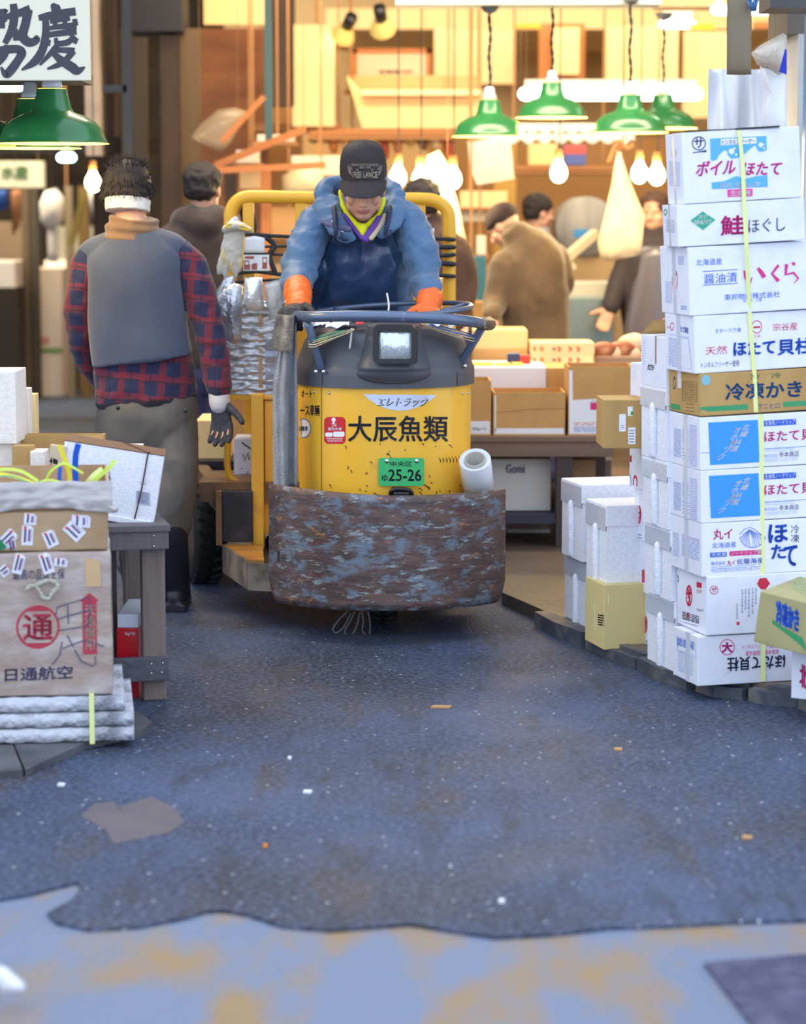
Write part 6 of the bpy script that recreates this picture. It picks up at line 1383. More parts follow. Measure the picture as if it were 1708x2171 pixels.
# ---------------------------------------------------------------- people deeper in the hall
def figure(lab, hd, Y, hs, yaw, pitch, torso, tr_, arms, legs, jcol, tcol, hair=None, hat=None, apron=None, hands=((.1, -.3, -1), (-.1, -.3, -1)), vox=.009, hood=False, foot=True):
    base = V((W(*legs[0][-1], Y).x, Y, 0)); o = thing('person', lab, 'person', base); R = rot(yaw, pitch); H = W(hd[0], hd[1], Y+(hd[2] if len(hd) > 2 else 0)); b = MB(); fx = head(b, H, R, hs)
    T = [W(x, y, Y+dy) for x, y, dy in torso]
    b.sweep(None, [fx(0, -.02, -.04), T[0]], [.05, .055], n=12, dome=True, k=1)
    b.sweep(None, T, [(a*.85, c*.85) for a, c in tr_], up=(0, 1, 0), n=18, dome=True)
    LG = [[W(x, y, Y+.0) for x, y in L] for L in legs]
    for L in LG: L[-1].z = .08
    for L in LG: limb(b, L, [.075, .055, .04][:len(L)] if len(L) == 3 else [.07, .045])
    AR = [[W(x, y, Y+dy) for x, y, dy in A] for A in arms]
    for A, hdv in zip(AR, hands):
        limb(b, A, [.045]*(len(A)-1)+[.028]); hand(b, A[-1], hdv, (0, -1, 0.2), 1, curl=.4, fr=.0115)
    merge(b, 'body', SKIN, o, vox*.75, 3)
    j = MB(); j.sweep(None, T, tr_, up=(0, 1, 0), n=22, e=2.2, dome=True)
    for A in AR: limb(j, A[:-1]+[A[-2].lerp(A[-1], .88)], [.075]+[.066]*(len(A)-2)+[.05])
    if hood: j.sweep(None, [T[0]+V((-.11, .0, -.01)), T[0]+V((-.06, -.05, .0)), T[0]+V((0, -.07, -.03)), T[0]+V((.06, -.05, 0)), T[0]+V((.11, 0, -.01))], [.05, .06, .075, .06, .05], n=14, dome=True)
    merge(j, 'jacket', jcol, o, vox, 4, folds(.007, 9))
    t = MB(); t.sweep(None, [T[-1]+V((0, 0, .05)), T[-1]+V((0, 0, -.08))], [(tr_[-1][0]*.95, tr_[-1][1]*.95)]*2, up=(0, 1, 0), n=18, dome=True, k=1)
    for L in LG: limb(t, [L[0], L[1], L[-1]+V((0, 0, .04))] if len(L) == 3 else L, [.1, .085, .075] if len(L) == 3 else [.1, .08])
    merge(t, 'trousers', tcol, o, vox, 4, folds(.006, 8))
    for L in LG:
        k = MB(); p = L[-1]; fd = R @ V((0, 1, 0)); fd.z = 0; fd.normalize(); limb(k, [V((p.x, p.y, .09)), V((p.x, p.y, .05))+fd*.02, V((p.x, p.y, .045))+fd*.16], [.05, .05, .04]); merge(k, 'shoe', BLKP, o, .01, 2)
    M_ = R.to_4x4()
    if hair is not None:
        k = MB(); k.sphere_closed(hair, fx(0, -.022, .045), (.088*hs, .098*hs, .082*hs), M_); k.sphere_closed(hair, fx(0, -.05, .0), (.078*hs, .062*hs, .06*hs), M_); merge(k, 'hair', hair, o, .008, 2, folds(.008, 40))
    if hat is not None:
        k = MB(); k.sphere_closed(hat, fx(0, -.018, .05), (.086*hs, .1*hs, .078*hs), M_); k.sweep(hat, [fx(0, -.016, .03), fx(0, -.016, .055)], [(.088*hs, .103*hs)]*2, up=R @ V((0, 1, 0)), n=20, cap=True, k=1); merge(k, 'knit_cap', hat, o, .006, 3)
    if apron is not None:
        k = MB(); am, sgn = apron; a_ = T[0]; z_ = T[-1]
        k.slab(am, lambda u, v: V(((a_.x+(z_.x-a_.x)*v)+(u-.5)*(.20+.16*min(1, v*2)), Y+sgn*(tr_[1][1]+.03-.05*(2*u-1)**2), a_.z-.06-v*(a_.z-z_.z+.25))), 12, 16, (0, -sgn*.008, 0)); k.build('apron', o)
    return o
DBR = mat('dark_brown_cloth', (52, 38, 34), .85, sheen=.3); OLV = mat('olive_jacket', (92, 72, 48), .75, sheen=.3, var=(5, (72, 56, 42), .4, .7)); NVT = mat('navy_cloth', (48, 46, 82), .8); BLC = mat('black_wool', (44, 32, 34), .9)
Yh = 10.9; 
figure('person in a dark hooded jacket walking away behind the plaid man', (431, 402), Yh, 1.0, math.radians(-15), -.05, [(434, 462, 0), (432, 510, 0), (438, 600, 0), (442, 690, 0), (442, 760, 0)], [(.10, .08), (.18, .12), (.18, .13), (.17, .13), (.18, .13)], [[(365, 510, 0), (352, 610, 0), (372, 690, -.05)], [(495, 510, 0), (500, 610, 0), (488, 690, -.05)]], [[(418, 780), (412, 960), (408, 1140)], [(462, 780), (462, 960), (456, 1130)]], DBR, NVT, hair=HAIRM, hood=True)
figure('person in an olive jacket and black knit cap bending over the stall', (1068, 482, .05), 12.8, .98, math.radians(62), math.radians(-38), [(1098, 502, 0), (1120, 540, 0), (1130, 610, 0), (1134, 680, 0), (1138, 720, 0)], [(.09, .09), (.17, .14), (.185, .16), (.18, .15), (.17, .15)], [[(1068, 560, -.06), (1050, 640, -.1), (1040, 672, -.25)], [(1176, 545, .05), (1192, 600, .05), (1165, 640, .30)]], [[(1120, 740), (1118, 860), (1116, 1020)], [(1160, 740), (1164, 860), (1166, 1020)]], OLV, NVT, hat=BLC)
figure('person with dark hair and a pale collar standing behind the olive jacket', (1143, 452), 15.2, 1.0, math.radians(-70), -.15, [(1140, 500, 0), (1140, 530, 0), (1145, 600, 0), (1150, 660, 0)], [(.09, .08), (.17, .12), (.17, .13), (.17, .13)], [[(1085, 530, 0), (1090, 580, 0), (1100, 640, 0)], [(1196, 530, 0), (1198, 590, 0), (1190, 640, 0)]], [[(1135, 690), (1135, 800), (1135, 920)], [(1165, 690), (1165, 800), (1165, 920)]], mat('pale_shirt', (150, 146, 150), .8), NVT, hair=HAIRM)
figure('person in a dark work apron standing at the right behind the hanging bag', (1386, 452), 13.9, 1.02, math.radians(160), -.1, [(1390, 500, 0), (1385, 540, 0), (1380, 620, 0), (1382, 700, 0), (1384, 740, 0)], [(.09, .08), (.18, .12), (.175, .13), (.17, .13), (.17, .13)], [[(1335, 545, 0), (1312, 600, -.03), (1292, 655, -.12)], [(1440, 545, 0), (1450, 620, 0), (1440, 660, -.1)]], [[(1362, 760), (1362, 880), (1362, 1000)], [(1405, 760), (1405, 880), (1405, 1000)]], mat('black_sweater', (50, 42, 46), .8), NVT, hair=mat('brown_hair', (72, 46, 34), .7), apron=(mat('grey_apron', (92, 88, 98), .35, coat=.4), -1), hands=((-.4, -.3, -1), (-.1, -.3, -1)))
figure('person in a dark jacket standing behind the driver beside the guard frame', (892, 436), 11.4, 1.0, math.radians(20), -.2, [(905, 478, 0), (910, 520, 0), (922, 600, 0), (930, 690, 0)], [(.09, .08), (.16, .12), (.165, .13), (.165, .13)], [[(850, 520, 0), (850, 600, 0), (870, 660, 0)], [(965, 530, 0), (985, 600, 0), (978, 655, -.05)]], [[(915, 720), (915, 880), (915, 1100)], [(950, 720), (950, 880), (950, 1100)]], mat('maroon_dark', (62, 40, 34), .8), NVT, hair=HAIRM)
# ================================================================== RIGHT TABLE AND WHAT STANDS ON IT
TW = mat('table_wood', (128, 104, 88), .7, var=(3, (92, 76, 70), .4, .7, (.3, 1, 1)), bump=(20, .3, (.2, 1, 1)))
TY = 10.35; zt = W(1150, 925, TY).z
tb = thing('table', 'long brown wooden table loaded with cartons, right of the truck', 'table', (W(1150, 925, TY).x, TY, .05))
xr = W(1306, 925, TY).x; xl = .16
mb = MB(); mb.box(TW, xl, TY, zt-.025, xr, TY+1.5, zt, bev=.003); mb.build('table_top', tb)
mb = MB(); mb.box(TW, xl, TY+.01, zt-.09, xr-.01, TY+.05, zt-.025, bev=.003); mb.build('apron_rail', tb)
for x, dy in ((1180, .02), (1262, .3), (1262, 1.3), (925, .3), (925, 1.3)):
    x0 = max(xl+.005, W(x, 900, TY).x); mb = MB(); mb.box(mat('dark_leg', (72, 60, 58), .7), x0, TY+dy, .05, x0+.07, TY+dy+.07, zt-.025, bev=.003); mb.build('leg', tb)
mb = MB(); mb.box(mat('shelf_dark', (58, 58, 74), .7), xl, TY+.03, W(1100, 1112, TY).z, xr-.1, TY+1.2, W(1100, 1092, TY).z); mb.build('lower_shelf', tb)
zs = W(1100, 1090, TY).z
WOC = mat('warm_white_carton', (236, 226, 218), .6); KR = mat('kraft', (206, 160, 96), .7, var=(5, (190, 144, 84), .4, .7)); WH2 = mat('foam_plain', (240, 240, 246), .5)
def ob(nm, m, x0, y0, x1, y1, Y, dep, lab, cat='box', z0=None, pr=None, bev=.003, grp=None, yaw=0.0):
    a = W(x0, y1, Y); q = W(x1, y0, Y); z0 = a.z if z0 is None else z0; c = V(((a.x+q.x)/2, Y, z0)); h = (q.x-a.x)/2
    mb = MB().box(m, -h, 0, 0, h, dep, q.z-z0, Matrix.Translation(c) @ Matrix.Rotation(yaw, 4, 'Z'), bev); mb.target()
    if pr: pr(mb)
    return tag(mb.build(nm, base=c), lab, cat, grp)
def opencarton(x0, y0, x1, y1, Y, dep, lab, inner=KR, outer=KR, pr=None, z0=None):
    a = W(x0, y1, Y); q = W(x1, y0, Y); z0 = zt if z0 is None else z0; c = V(((a.x+q.x)/2, Y, z0)); mb = MB(); t = .006
    for r in ((a.x, Y, q.x, Y+t), (a.x, Y+dep-t, q.x, Y+dep), (a.x, Y+t, a.x+t, Y+dep-t), (q.x-t, Y+t, q.x, Y+dep-t)): mb.box(outer, r[0], r[1], z0, r[2], r[3], q.z)
    mb.box(inner, a.x+.001, Y+.001, z0, q.x-.001, Y+dep-.001, z0+.01); mb.target()
    if pr: pr(mb)
    return tag(mb.build('open_carton', base=c), lab, 'box')
opencarton(968, 808, 1041, 925, TY+.03, .28, 'open brown and white carton on the table right beside the yellow drum', pr=lambda b: (b.rect(WH2, 988, 893, 1038, 920), b.text('500g×10', GRY, 1000, 906, 1030, 914, bold=.02, lift=.0016)))
opencarton(1045, 832, 1198, 925, TY+.03, .28, 'open brown carton in the middle front of the table', pr=lambda b: (b.rect(WH2, 1048, 908, 1195, 920), b.rect(WH2, 1048, 838, 1051, 920), b.stroke(mat('crease', (168, 124, 70), .7), [(1052, 874), (1090, 872), (1120, 868), (1196, 866)], 1.6)))
opencarton(1204, 778, 1345, 925, TY+.03, .3, 'tall open brown and white carton at the right of the table', pr=lambda b: (b.patch(WH2, [(1206, 920), (1342, 920), (1342, 842), (1214, 848), (1213, 785), (1206, 785)]), b.rect(MAG, 1251, 853, 1320, 869, lift=.0016), b.text('サザナミ', WHT, 1252, 847, 1310, 855, lift=.0022, bold=.02), lines(b, REDI, 1216, 896, 1268, 900, 2, 0, 1.4, 301), lines(b, LBL, 1216, 905, 1266, 914, 4, 0, 1.6, 302), lines(b, LBL, 1282, 880, 1300, 910, 6, 0, 1.4, 303)))
TY2 = TY+.42
ob('foam_box', WH2, 986, 779, 1158, 830, TY2, .5, 'white foam box with yellow packs on it, behind the open cartons', z0=zt)
for i, (x0, x1) in enumerate(((1002, 1046), (1050, 1084), (1086, 1110))): ob('pack', mat('yellow_pack', (240, 190, 80), .5), x0, 771+i % 2, x1, 780, TY2+.1, .14, 'yellow pack lying on the white foam box, %s' % ['next to the truck', 'middle one of three', 'third from the truck'][i], 'pack', z0=W(1040, 779, TY2).z)
ob('carton', KR, 1159, 780, 1206, 880, TY2-.02, .4, 'brown carton between the foam box and the tall open carton', z0=zt)
TY3 = TY+.75
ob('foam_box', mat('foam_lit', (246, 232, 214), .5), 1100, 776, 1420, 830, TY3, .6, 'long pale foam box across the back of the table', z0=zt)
zz = W(1200, 776, TY3).z
def red2(y): return lambda b: [b.stroke(mat('orange_red', (226, 86, 40), .5), [(x, y-4), (x+6, y), (x+1, y+5)], 4.5, lift=.002) for x in (1182, 1205, 1222)]+[b.rect(mat('orange_brown', (196, 130, 60), .5), 1130, y-5, 1136, y+4, lift=.002), b.rect(mat('grey_mark', (150, 130, 110), .5), 1170, y-3, 1178, y+3, lift=.002), b.rect(mat('orange_brown', (196, 130, 60), .5), 1144, y-5, 1152, y+4, lift=.002)]
WLIT = mat('cream_box', (240, 206, 150), .6)
ob('carton', WLIT, 1128, 752, 1258, 774, TY3+.08, .3, 'flat cream carton with red marks, lower of the pair on the table', z0=zz, pr=red2(763)); ob('carton', WLIT, 1126, 727, 1260, 752, TY3+.08, .3, 'flat cream carton with red marks, upper of the pair on the table', z0=zz+W(1200, 752, TY3+.08).z-zz, pr=red2(740))
ob('carton', KR, 1000, 738, 1118, 800, TY3+.25, .4, 'big brown carton behind the foam box near the truck rail', z0=zt)
ob('carton', mat('kraft_light', (232, 196, 132), .7), 1000, 700, 1118, 740, TY3+.25, .35, 'light brown carton stacked on the big one near the truck rail')
ob('pack', mat('blue_pack', (48, 66, 110), .5), 1076, 750, 1102, 766, TY3-.1, .1, 'dark blue pack on the table beside the red one', 'pack', z0=W(1090, 774, TY3-.1).z) 
ob('pack', mat('red_pack', (220, 60, 44), .5), 1102, 754, 1124, 768, TY3-.1, .1, 'small red pack beside the flat cream cartons', 'pack', z0=W(1090, 774, TY3-.1).z)
sp2 = MB(); a = W(1076, 774, TY3-.1); sp2.box(WOC, a.x-.05, TY3-.14, zt, W(1124, 700, TY3).x-.03, TY3-.002, a.z-.0005); tag(sp2.build('tray', base=a), 'pale tray holding the blue and red packs', 'tray')
FISH = mat('fish_brown', (150, 84, 52), .35, var=(14, (210, 150, 100), .5, .7)); FISHW = mat('fish_pale', (236, 200, 160), .35)
for i, (x, y, r, m, nm) in enumerate(((1280, 744, 22, FISH, 'brown'), (1296, 752, 20, FISHW, 'pale'), (1318, 742, 22, FISH, 'brown'), (1336, 753, 18, FISHW, 'pale'), (1345, 726, 24, FISHW, 'pale'), (1352, 764, 14, FISHW, 'pale'))):
    k = MB(); c = W(x, y, TY3+.3+.02*i); rr = r/SC(TY3+.3); k.sweep(m, [c+V((-rr*1.4, 0, -.004)), c+V((-rr*.9, 0, .003)), c, c+V((rr*.8, .01, .004)), c+V((rr*1.3, .02, 0))], [(.006, .012), (.016, .03), (.024, .045), (.016, .03), (.004, .01)], n=12, dome=True)
    tag(k.build('fish', base=c), '%s fish on the heap at the back of the table, %s' % (nm, ['next to the cream cartons', 'second from the cream cartons', 'middle of the heap', 'fourth along the heap', 'highest on the heap', 'nearest to the white cartons'][i]), 'fish', 'fish at the back of the table')
k = MB(); c = W(1312, 772, TY3+.25); k.box(mat('steel_tray', (120, 96, 80), .4), W(1262, 770, TY3+.2).x, TY3+.18, W(1262, 776, TY3).z+.001, W(1400, 770, TY3+.2).x, TY3+.58, W(1262, 757, TY3+.18).z, bev=.004); tag(k.build('tray', base=c), 'low dark tray under the fish heap on the table', 'tray')
# under the table
def prc(b): b.rect(mat('strap_olive', (196, 190, 40), .5), 1076, 974, 1084, 1088, lift=.002); b.text('Gomi', GRY, 1072, 984, 1112, 1003, bold=.04, lift=.003); b.rect(mat('pale_green', (170, 206, 180), .6), 1105, 1074, 1150, 1077)
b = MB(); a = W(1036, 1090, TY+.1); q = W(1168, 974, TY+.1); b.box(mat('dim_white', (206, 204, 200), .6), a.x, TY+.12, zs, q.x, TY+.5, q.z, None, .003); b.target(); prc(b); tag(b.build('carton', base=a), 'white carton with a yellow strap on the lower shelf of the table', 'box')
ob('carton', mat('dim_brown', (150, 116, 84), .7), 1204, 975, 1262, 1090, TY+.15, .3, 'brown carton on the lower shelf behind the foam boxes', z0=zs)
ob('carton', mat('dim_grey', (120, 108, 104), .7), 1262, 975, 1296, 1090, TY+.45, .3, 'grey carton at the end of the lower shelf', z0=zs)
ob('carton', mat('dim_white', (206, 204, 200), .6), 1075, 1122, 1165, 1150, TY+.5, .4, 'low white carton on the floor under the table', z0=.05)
# ================================================================== HALL CLUTTER
STL = mat('steel_counter', (120, 138, 142), .35, metal=.3)
def P_(nm, m, x0, y0, x1, y1, Y, dep, lab, cat, **k): return ob(nm, m, x0, y0, x1, y1, Y, dep, lab, cat, **k)
P_('steel_tank', STL, 1192, 632, 1300, 1010, 13.9, .6, 'blue grey steel tank behind the table', 'tank', z0=.05)
P_('counter', mat('pale_counter', (196, 190, 176), .5), 1182, 600, 1318, 632, 14.2, .5, 'pale counter edge over the steel tank', 'counter', z0=W(1200, 632, 13.9).z)
c = W(1230, 480, 15.6); r = 62/SC(15.6)
k = MB(); k.lathe(mat('drum_grey', (150, 146, 138), .5, var=(3, (110, 106, 104), .4, .7, (3, 1, .3))), [(.001, 0), (r*.9, 0), (r, .02), (r, .5), (r*.9, .52), (.001, .52)], c, 40, Matrix.Rotation(PI/2, 4, 'X')); k.target(); k.rect(mat('label_blue', (52, 130, 190), .5), 1216, 486, 1250, 504, lift=.003); k.build; tag(k.build('round_lid', base=c), 'big round grey lid with a blue label standing behind the stalls', 'lid')
k = MB(); k.box(mat('shelf_prop', (170, 140, 96), .7), c.x-r, 15.1, .05, c.x+r, 15.6, c.z-r+.002); tag(k.build('cabinet', base=(c.x, 15.3, .05)), 'brown cabinet under the big round lid', 'cabinet')
k = MB(); k.bar(mat('plank', (224, 206, 170), .6), W(1196, 550, 14.8), W(1262, 494, 15.0), .05, .05); k.bar(MATS['plank'], W(1196, 550, 14.8), W(1215, 572, 14.8), .05, .05); tag(k.build('plank', base=W(1200, 550, 14.8)), 'pale plank leaning in front of the round lid', 'plank')
bagmesh('hanging_bag', 'tall cream plastic apron hanging in front of the right hand worker', [(1306, 318), (1316, 322), (1330, 370), (1350, 420), (1366, 455), (1362, 500), (1358, 540), (1330, 545), (1290, 555), (1272, 545), (1266, 515), (1280, 460), (1296, 390)], 12.4, .10, mat('cream_plastic', (244, 222, 180), .4, coat=.4), 31)
k = MB(); k.sweep(mat('twine', (200, 130, 80), .7), [W(1312, 322, 12.4), W(1314, 300, 12.4), W(1322, 288, 12.4), W(1322, -20, 12.4)], .004, n=6); k.sweep(MATS['twine'], [W(1290, 345, 12.38), W(1300, 318, 12.38), W(1312, 300, 12.4), W(1330, 315, 12.4), W(1342, 305, 12.4)], .012, n=8); tag(k.build('twine', base=W(1312, 322, 12.4)), 'brown twine tied round the neck of the cream hanging apron', 'twine')
bagmesh('hanging_bag', 'crumpled cream bag glowing under the row of bulbs beside the guard frame', [(905, 330), (930, 318), (948, 345), (962, 400), (975, 450), (985, 500), (1005, 560), (985, 600), (950, 590), (925, 540), (900, 470), (890, 400)], 13.0, .2, mat('cream_bag', (246, 224, 176), .4), 37)
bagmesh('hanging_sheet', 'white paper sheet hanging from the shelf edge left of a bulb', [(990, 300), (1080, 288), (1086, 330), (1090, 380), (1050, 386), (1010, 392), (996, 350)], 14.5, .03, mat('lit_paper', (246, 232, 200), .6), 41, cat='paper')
# white scalloped valance
k = MB(); Yv = 15.0; vm = mat('valance', (250, 240, 225), .6)
def val(u, v):
    x = 1085+255*u; y = 262+14*v+(10*abs(math.sin(u*PI*9)) if v > .5 else 0)*(v); return W(x, y, Yv)+V((0, .02*math.sin(u*50), 0))
k.slab(vm, val, 90, 6, (0, .01, 0)); tag(k.build('valance', base=W(1200, 270, Yv)), 'white scalloped valance under the green lamps', 'valance')
k = MB(); k.slab(vm, lambda u, v: W(1075+270*u, 284+10*v+(12*abs(math.sin(u*PI*8+.5)) if v > .5 else 0)*v, Yv+.4)+V((0, .02*math.sin(u*46), 0)), 90, 6, (0, .01, 0)); tag(k.build('valance', base=W(1200, 290, Yv+.4)), 'second scalloped valance just below and behind the first', 'valance')
# framed notice, long foam chest, shelves
fy = 17.4; fr_ = thing('picture_frame', 'wooden frame holding a pale notice high on the hall wall', 'frame', W(828, 175, fy))
for r in ((742, 103, 914, 113), (742, 103, 756, 176), (904, 103, 914, 176)):
    k = MB(); a = W(r[0], r[3], fy); q = W(r[2], r[1], fy); k.box(mat('frame_wood', (196, 112, 40), .5), a.x, fy, a.z, q.x, fy+.04, q.z); k.build('frame_bar', fr_)
k = MB(); a = W(750, 178, fy); q = W(908, 108, fy); k.box(mat('notice_paper', (246, 222, 182), .6), a.x, fy+.015, a.z, q.x, fy+.03, q.z); k.target(); k.text('営業案内', mat('notice_ink', (130, 90, 40), .5), 803, 148, 862, 157, bold=.04); k.rect(mat('notice_pink', (226, 150, 120), .5), 862, 148, 874, 156); k.build('notice', fr_)
k = MB(); cy = 16.2; o1 = [W(x, y, cy) for x, y in ((735, 160), (768, 272), (1030, 272), (1022, 196), (768, 196))]
k.add(o1+[p+V((0, .7, 0)) for p in o1], [(0, 1, 2, 3, 4), (9, 8, 7, 6, 5)]+[(i, 5+i, 5+(i+1) % 5, (i+1) % 5) for i in range(5)], mat('cream_chest', (240, 204, 142), .6)); k.build; fo = k.build('chest', base=o1[1]); fix_normals(fo); tag(fo, 'long cream foam chest on the overhead shelf', 'box')
P_('foam_slab', mat('pale_lid', (250, 226, 176), .6), 766, 190, 1022, 202, 16.1, .8, 'pale lid slab lying on the long cream chest', 'lid'); P_('board', mat('tan_board', (214, 170, 112), .6), 735, 160, 1020, 192, 16.95, .05, 'tan board leaning behind the long cream chest', 'board')
SH = mat('shelf_orange', (168, 108, 58), .6)
P_('overhead_shelf', SH, 655, 276, 962, 288, 16.0, .9, 'orange brown overhead shelf under the cream chest', 'shelf'); P_('shelf_board', SH, 540, 262, 720, 270, 16.2, .5, 'pale edged shelf left of the chest', 'shelf')
rd = random.Random(5); cols = [((206, 120, 60), 'orange'), ((226, 176, 110), 'tan'), ((120, 84, 60), 'dark brown'), ((246, 210, 160), 'cream'), ((180, 70, 50), 'red brown')]
spots = ['first from the truck side', 'second along', 'third along', 'fourth along', 'fifth along', 'sixth along', 'seventh along', 'eighth along', 'ninth along', 'tenth along']
for i in range(10):   # small goods hanging under the shelf
    x = 700+i*27; cc, cn = cols[i % 5]; L_ = rd.randint(18, 52)
    bagmesh('hanging_pack', '%s pack hanging under the overhead shelf, %s' % (cn, spots[i]), [(x, 284), (x+12, 284), (x+18, 292+L_*.5), (x+15, 290+L_), (x+2, 291+L_), (x-4, 290+L_*.5)], 16.15, .07, mat('pack_'+cn.replace(' ', '_'), cc, .5), i, cat='pack')
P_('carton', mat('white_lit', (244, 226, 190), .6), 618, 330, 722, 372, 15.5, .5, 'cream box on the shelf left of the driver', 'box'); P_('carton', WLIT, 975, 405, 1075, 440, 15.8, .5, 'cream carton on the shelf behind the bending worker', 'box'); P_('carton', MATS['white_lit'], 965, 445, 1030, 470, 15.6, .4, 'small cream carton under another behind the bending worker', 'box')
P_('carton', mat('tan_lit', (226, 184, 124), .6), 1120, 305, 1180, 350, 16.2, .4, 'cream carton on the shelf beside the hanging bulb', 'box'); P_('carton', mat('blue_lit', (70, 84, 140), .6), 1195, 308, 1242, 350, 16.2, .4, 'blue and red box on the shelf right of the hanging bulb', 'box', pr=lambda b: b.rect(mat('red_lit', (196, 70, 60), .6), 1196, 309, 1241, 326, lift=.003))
P_('shelf', SH, 1090, 352, 1300, 362, 16.1, .6, 'brown shelf carrying the cream and the blue box', 'shelf'); P_('shelf', MATS['plywood'], 960, 440, 1095, 446, 15.5, .6, 'thin shelf board behind the bending worker', 'shelf')
P_('crate', mat('blue_crate', (44, 104, 132), .6), 975, 545, 1030, 640, 13.4, .4, 'blue crate beside the bending worker', 'crate', z0=W(1000, 700, 13.4).z); P_('carton', KR, 960, 640, 1056, 760, 13.2, .5, 'brown carton under the blue crate', 'box', z0=.05)
P_('bin', mat('dark_bin', (70, 62, 60), .7), 1095, 560, 1190, 900, 16.4, .5, 'dark bin behind the bending worker', 'bin', z0=.05)
P_('stall_counter', mat('warm_counter', (214, 176, 120), .6), 700, 560, 1000, 900, 17.0, .6, 'cream stall counter behind the truck', 'counter', z0=.05)
for i, (x0, y0, x1, y1, cc, t) in enumerate(((700, 470, 760, 560, (246, 226, 186), 'cream'), (962, 500, 1000, 560, (206, 160, 100), 'tan'), (840, 520, 880, 560, (180, 110, 70), 'brown'))): P_('carton', mat('stall_box_%s' % t, cc, .6), x0, y0, x1, y1, 17.05, .4, '%s box standing on the cream stall counter' % t, 'box', z0=W(700, 560, 17.0).z)
# timber and bag left of the truck frame
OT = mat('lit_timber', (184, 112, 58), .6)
k = MB(); k.bar(OT, W(470, 300, 13.2), W(560, 205, 13.2), .03, .03); tag(k.build('timber', base=W(470, 300, 13.2)), 'slanting orange timber beside the green post', 'timber')
k = MB(); k.bar(OT, W(455, 352, 13.6), W(648, 272, 13.6), .03, .04); tag(k.build('timber', base=W(455, 352, 13.6)), 'long slanting orange timber over the guard frame', 'timber')
k = MB(); k.bar(OT, W(440, 362, 13.4), W(690, 350, 13.4), .03, .035); tag(k.build('timber', base=W(440, 362, 13.4)), 'level orange timber behind the guard frame', 'timber')
P_('rack_post', OT, 556, 350, 572, 900, 13.8, .1, 'pale rack post behind the guard frame', 'post', z0=0)
P_('rack_post', DKB, 480, 350, 500, 900, 13.9, .1, 'dark rack post beside the hooded walker', 'post', z0=0)
bagmesh('plastic_bag', 'clear bag hanging high beside the green post', [(500, 228), (522, 236), (512, 262), (490, 300), (470, 322), (436, 308), (406, 292), (430, 258), (462, 232)], 14.2, .25, mat('dull_clear_bag', (190, 168, 140), .35, alpha=.6, coat=.5), 51)
bagmesh('plastic_bag', 'cream bag beside the guard frame rail', [(598, 372), (640, 345), (680, 350), (690, 400), (640, 420), (600, 412)], 14.4, .2, MATS['cream_bag'], 57)
for i, (x0, y0, x1, y1, cc, t) in enumerate(((500, 318, 545, 345, (236, 214, 190), 'pale pink'), (545, 285, 620, 300, (240, 220, 196), 'cream'), (508, 352, 552, 400, (226, 186, 140), 'tan'), (575, 440, 640, 500, (214, 160, 100), 'orange tan'), (655, 440, 700, 480, (70, 56, 64), 'dark'), (1010, 500, 1030, 540, (226, 214, 190), 'pale'))):
    P_('carton', mat('clutter_%d' % i, cc, .6), x0, y0, x1, y1, 14.0+.2*i, .3, '%s box on the rack %s' % (t, ['under the clear hanging bag', 'beside the green post', 'beside the hooded walker', 'seen through the guard frame', 'just left of the driver hood', 'by the bending worker']), 'box') if False else tag(ob('carton', mat('clutter_%d' % i, cc, .6), x0, y0, x1, y1, 14.0+.2*i, .3, 'x'), '%s box on the rack %s' % (t, ['under the clear hanging bag', 'beside the green post', 'beside the hooded walker', 'seen through the guard frame', 'just left of the driver hood', 'by the bending worker'][i]), 'box')
# --- far left background
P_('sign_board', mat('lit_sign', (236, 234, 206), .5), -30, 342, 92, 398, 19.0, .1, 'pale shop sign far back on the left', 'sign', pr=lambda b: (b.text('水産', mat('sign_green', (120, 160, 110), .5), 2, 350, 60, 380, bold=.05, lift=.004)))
hz = MB(); a = W(-30, 322, 18.0); q = W(300, 300, 18.0); hz.box(BLKP, a.x, 18.0, a.z, q.x, 18.1, q.z); hz.target()
for x in range(-40, 300, 46): hz.patch(mat('hazard_yellow', (214, 160, 30), .6), [(x, 322), (x+22, 322), (x+40, 300), (x+18, 300)], lift=.004)
tag(hz.build('hazard_beam', base=a), 'black and yellow striped beam behind the left lamps', 'beam')
WCL = mat('white_cloth', (236, 228, 220), .8)
bagmesh('hanging_coat', 'white coat hanging far back on the left', [(95, 405), (120, 398), (135, 420), (136, 460), (128, 480), (100, 484), (86, 470), (84, 430)], 19.0, .15, WCL, 61, cat='coat'); bagmesh('hanging_towel', 'narrow white towel below the white coat', [(100, 485), (124, 485), (124, 555), (102, 555)], 19.0, .06, WCL, 63, cat='towel')
bagmesh('hanging_cloth', 'blue cloth at the left picture edge', [(-10, 402), (18, 402), (16, 440), (-10, 450)], 18.6, .1, mat('blue_cloth', (40, 84, 160), .8), 65, cat='cloth'); bagmesh('hanging_cloth', 'brown cloth next to the blue one', [(22, 402), (44, 402), (42, 480), (26, 500)], 18.6, .1, mat('brown_cloth', (164, 110, 70), .8), 67, cat='cloth')
bagmesh('hanging_cloth', 'pale cloth beside the head of the man in the grey vest', [(186, 405), (216, 402), (216, 460), (196, 465)], 18.8, .1, WCL, 69, cat='cloth')
for i, (x0, x1, cc, t) in enumerate(((48, 60, (96, 80, 60), 'brown'), (66, 78, (70, 62, 50), 'dark'), (140, 152, (130, 116, 92), 'grey'), (168, 186, (110, 84, 40), 'ochre'))): P_('post', mat('post_%s' % t, cc, .7), x0, 395, x1, 600, 19.4, .1, '%s post among the stalls far left' % t, 'post', z0=0)
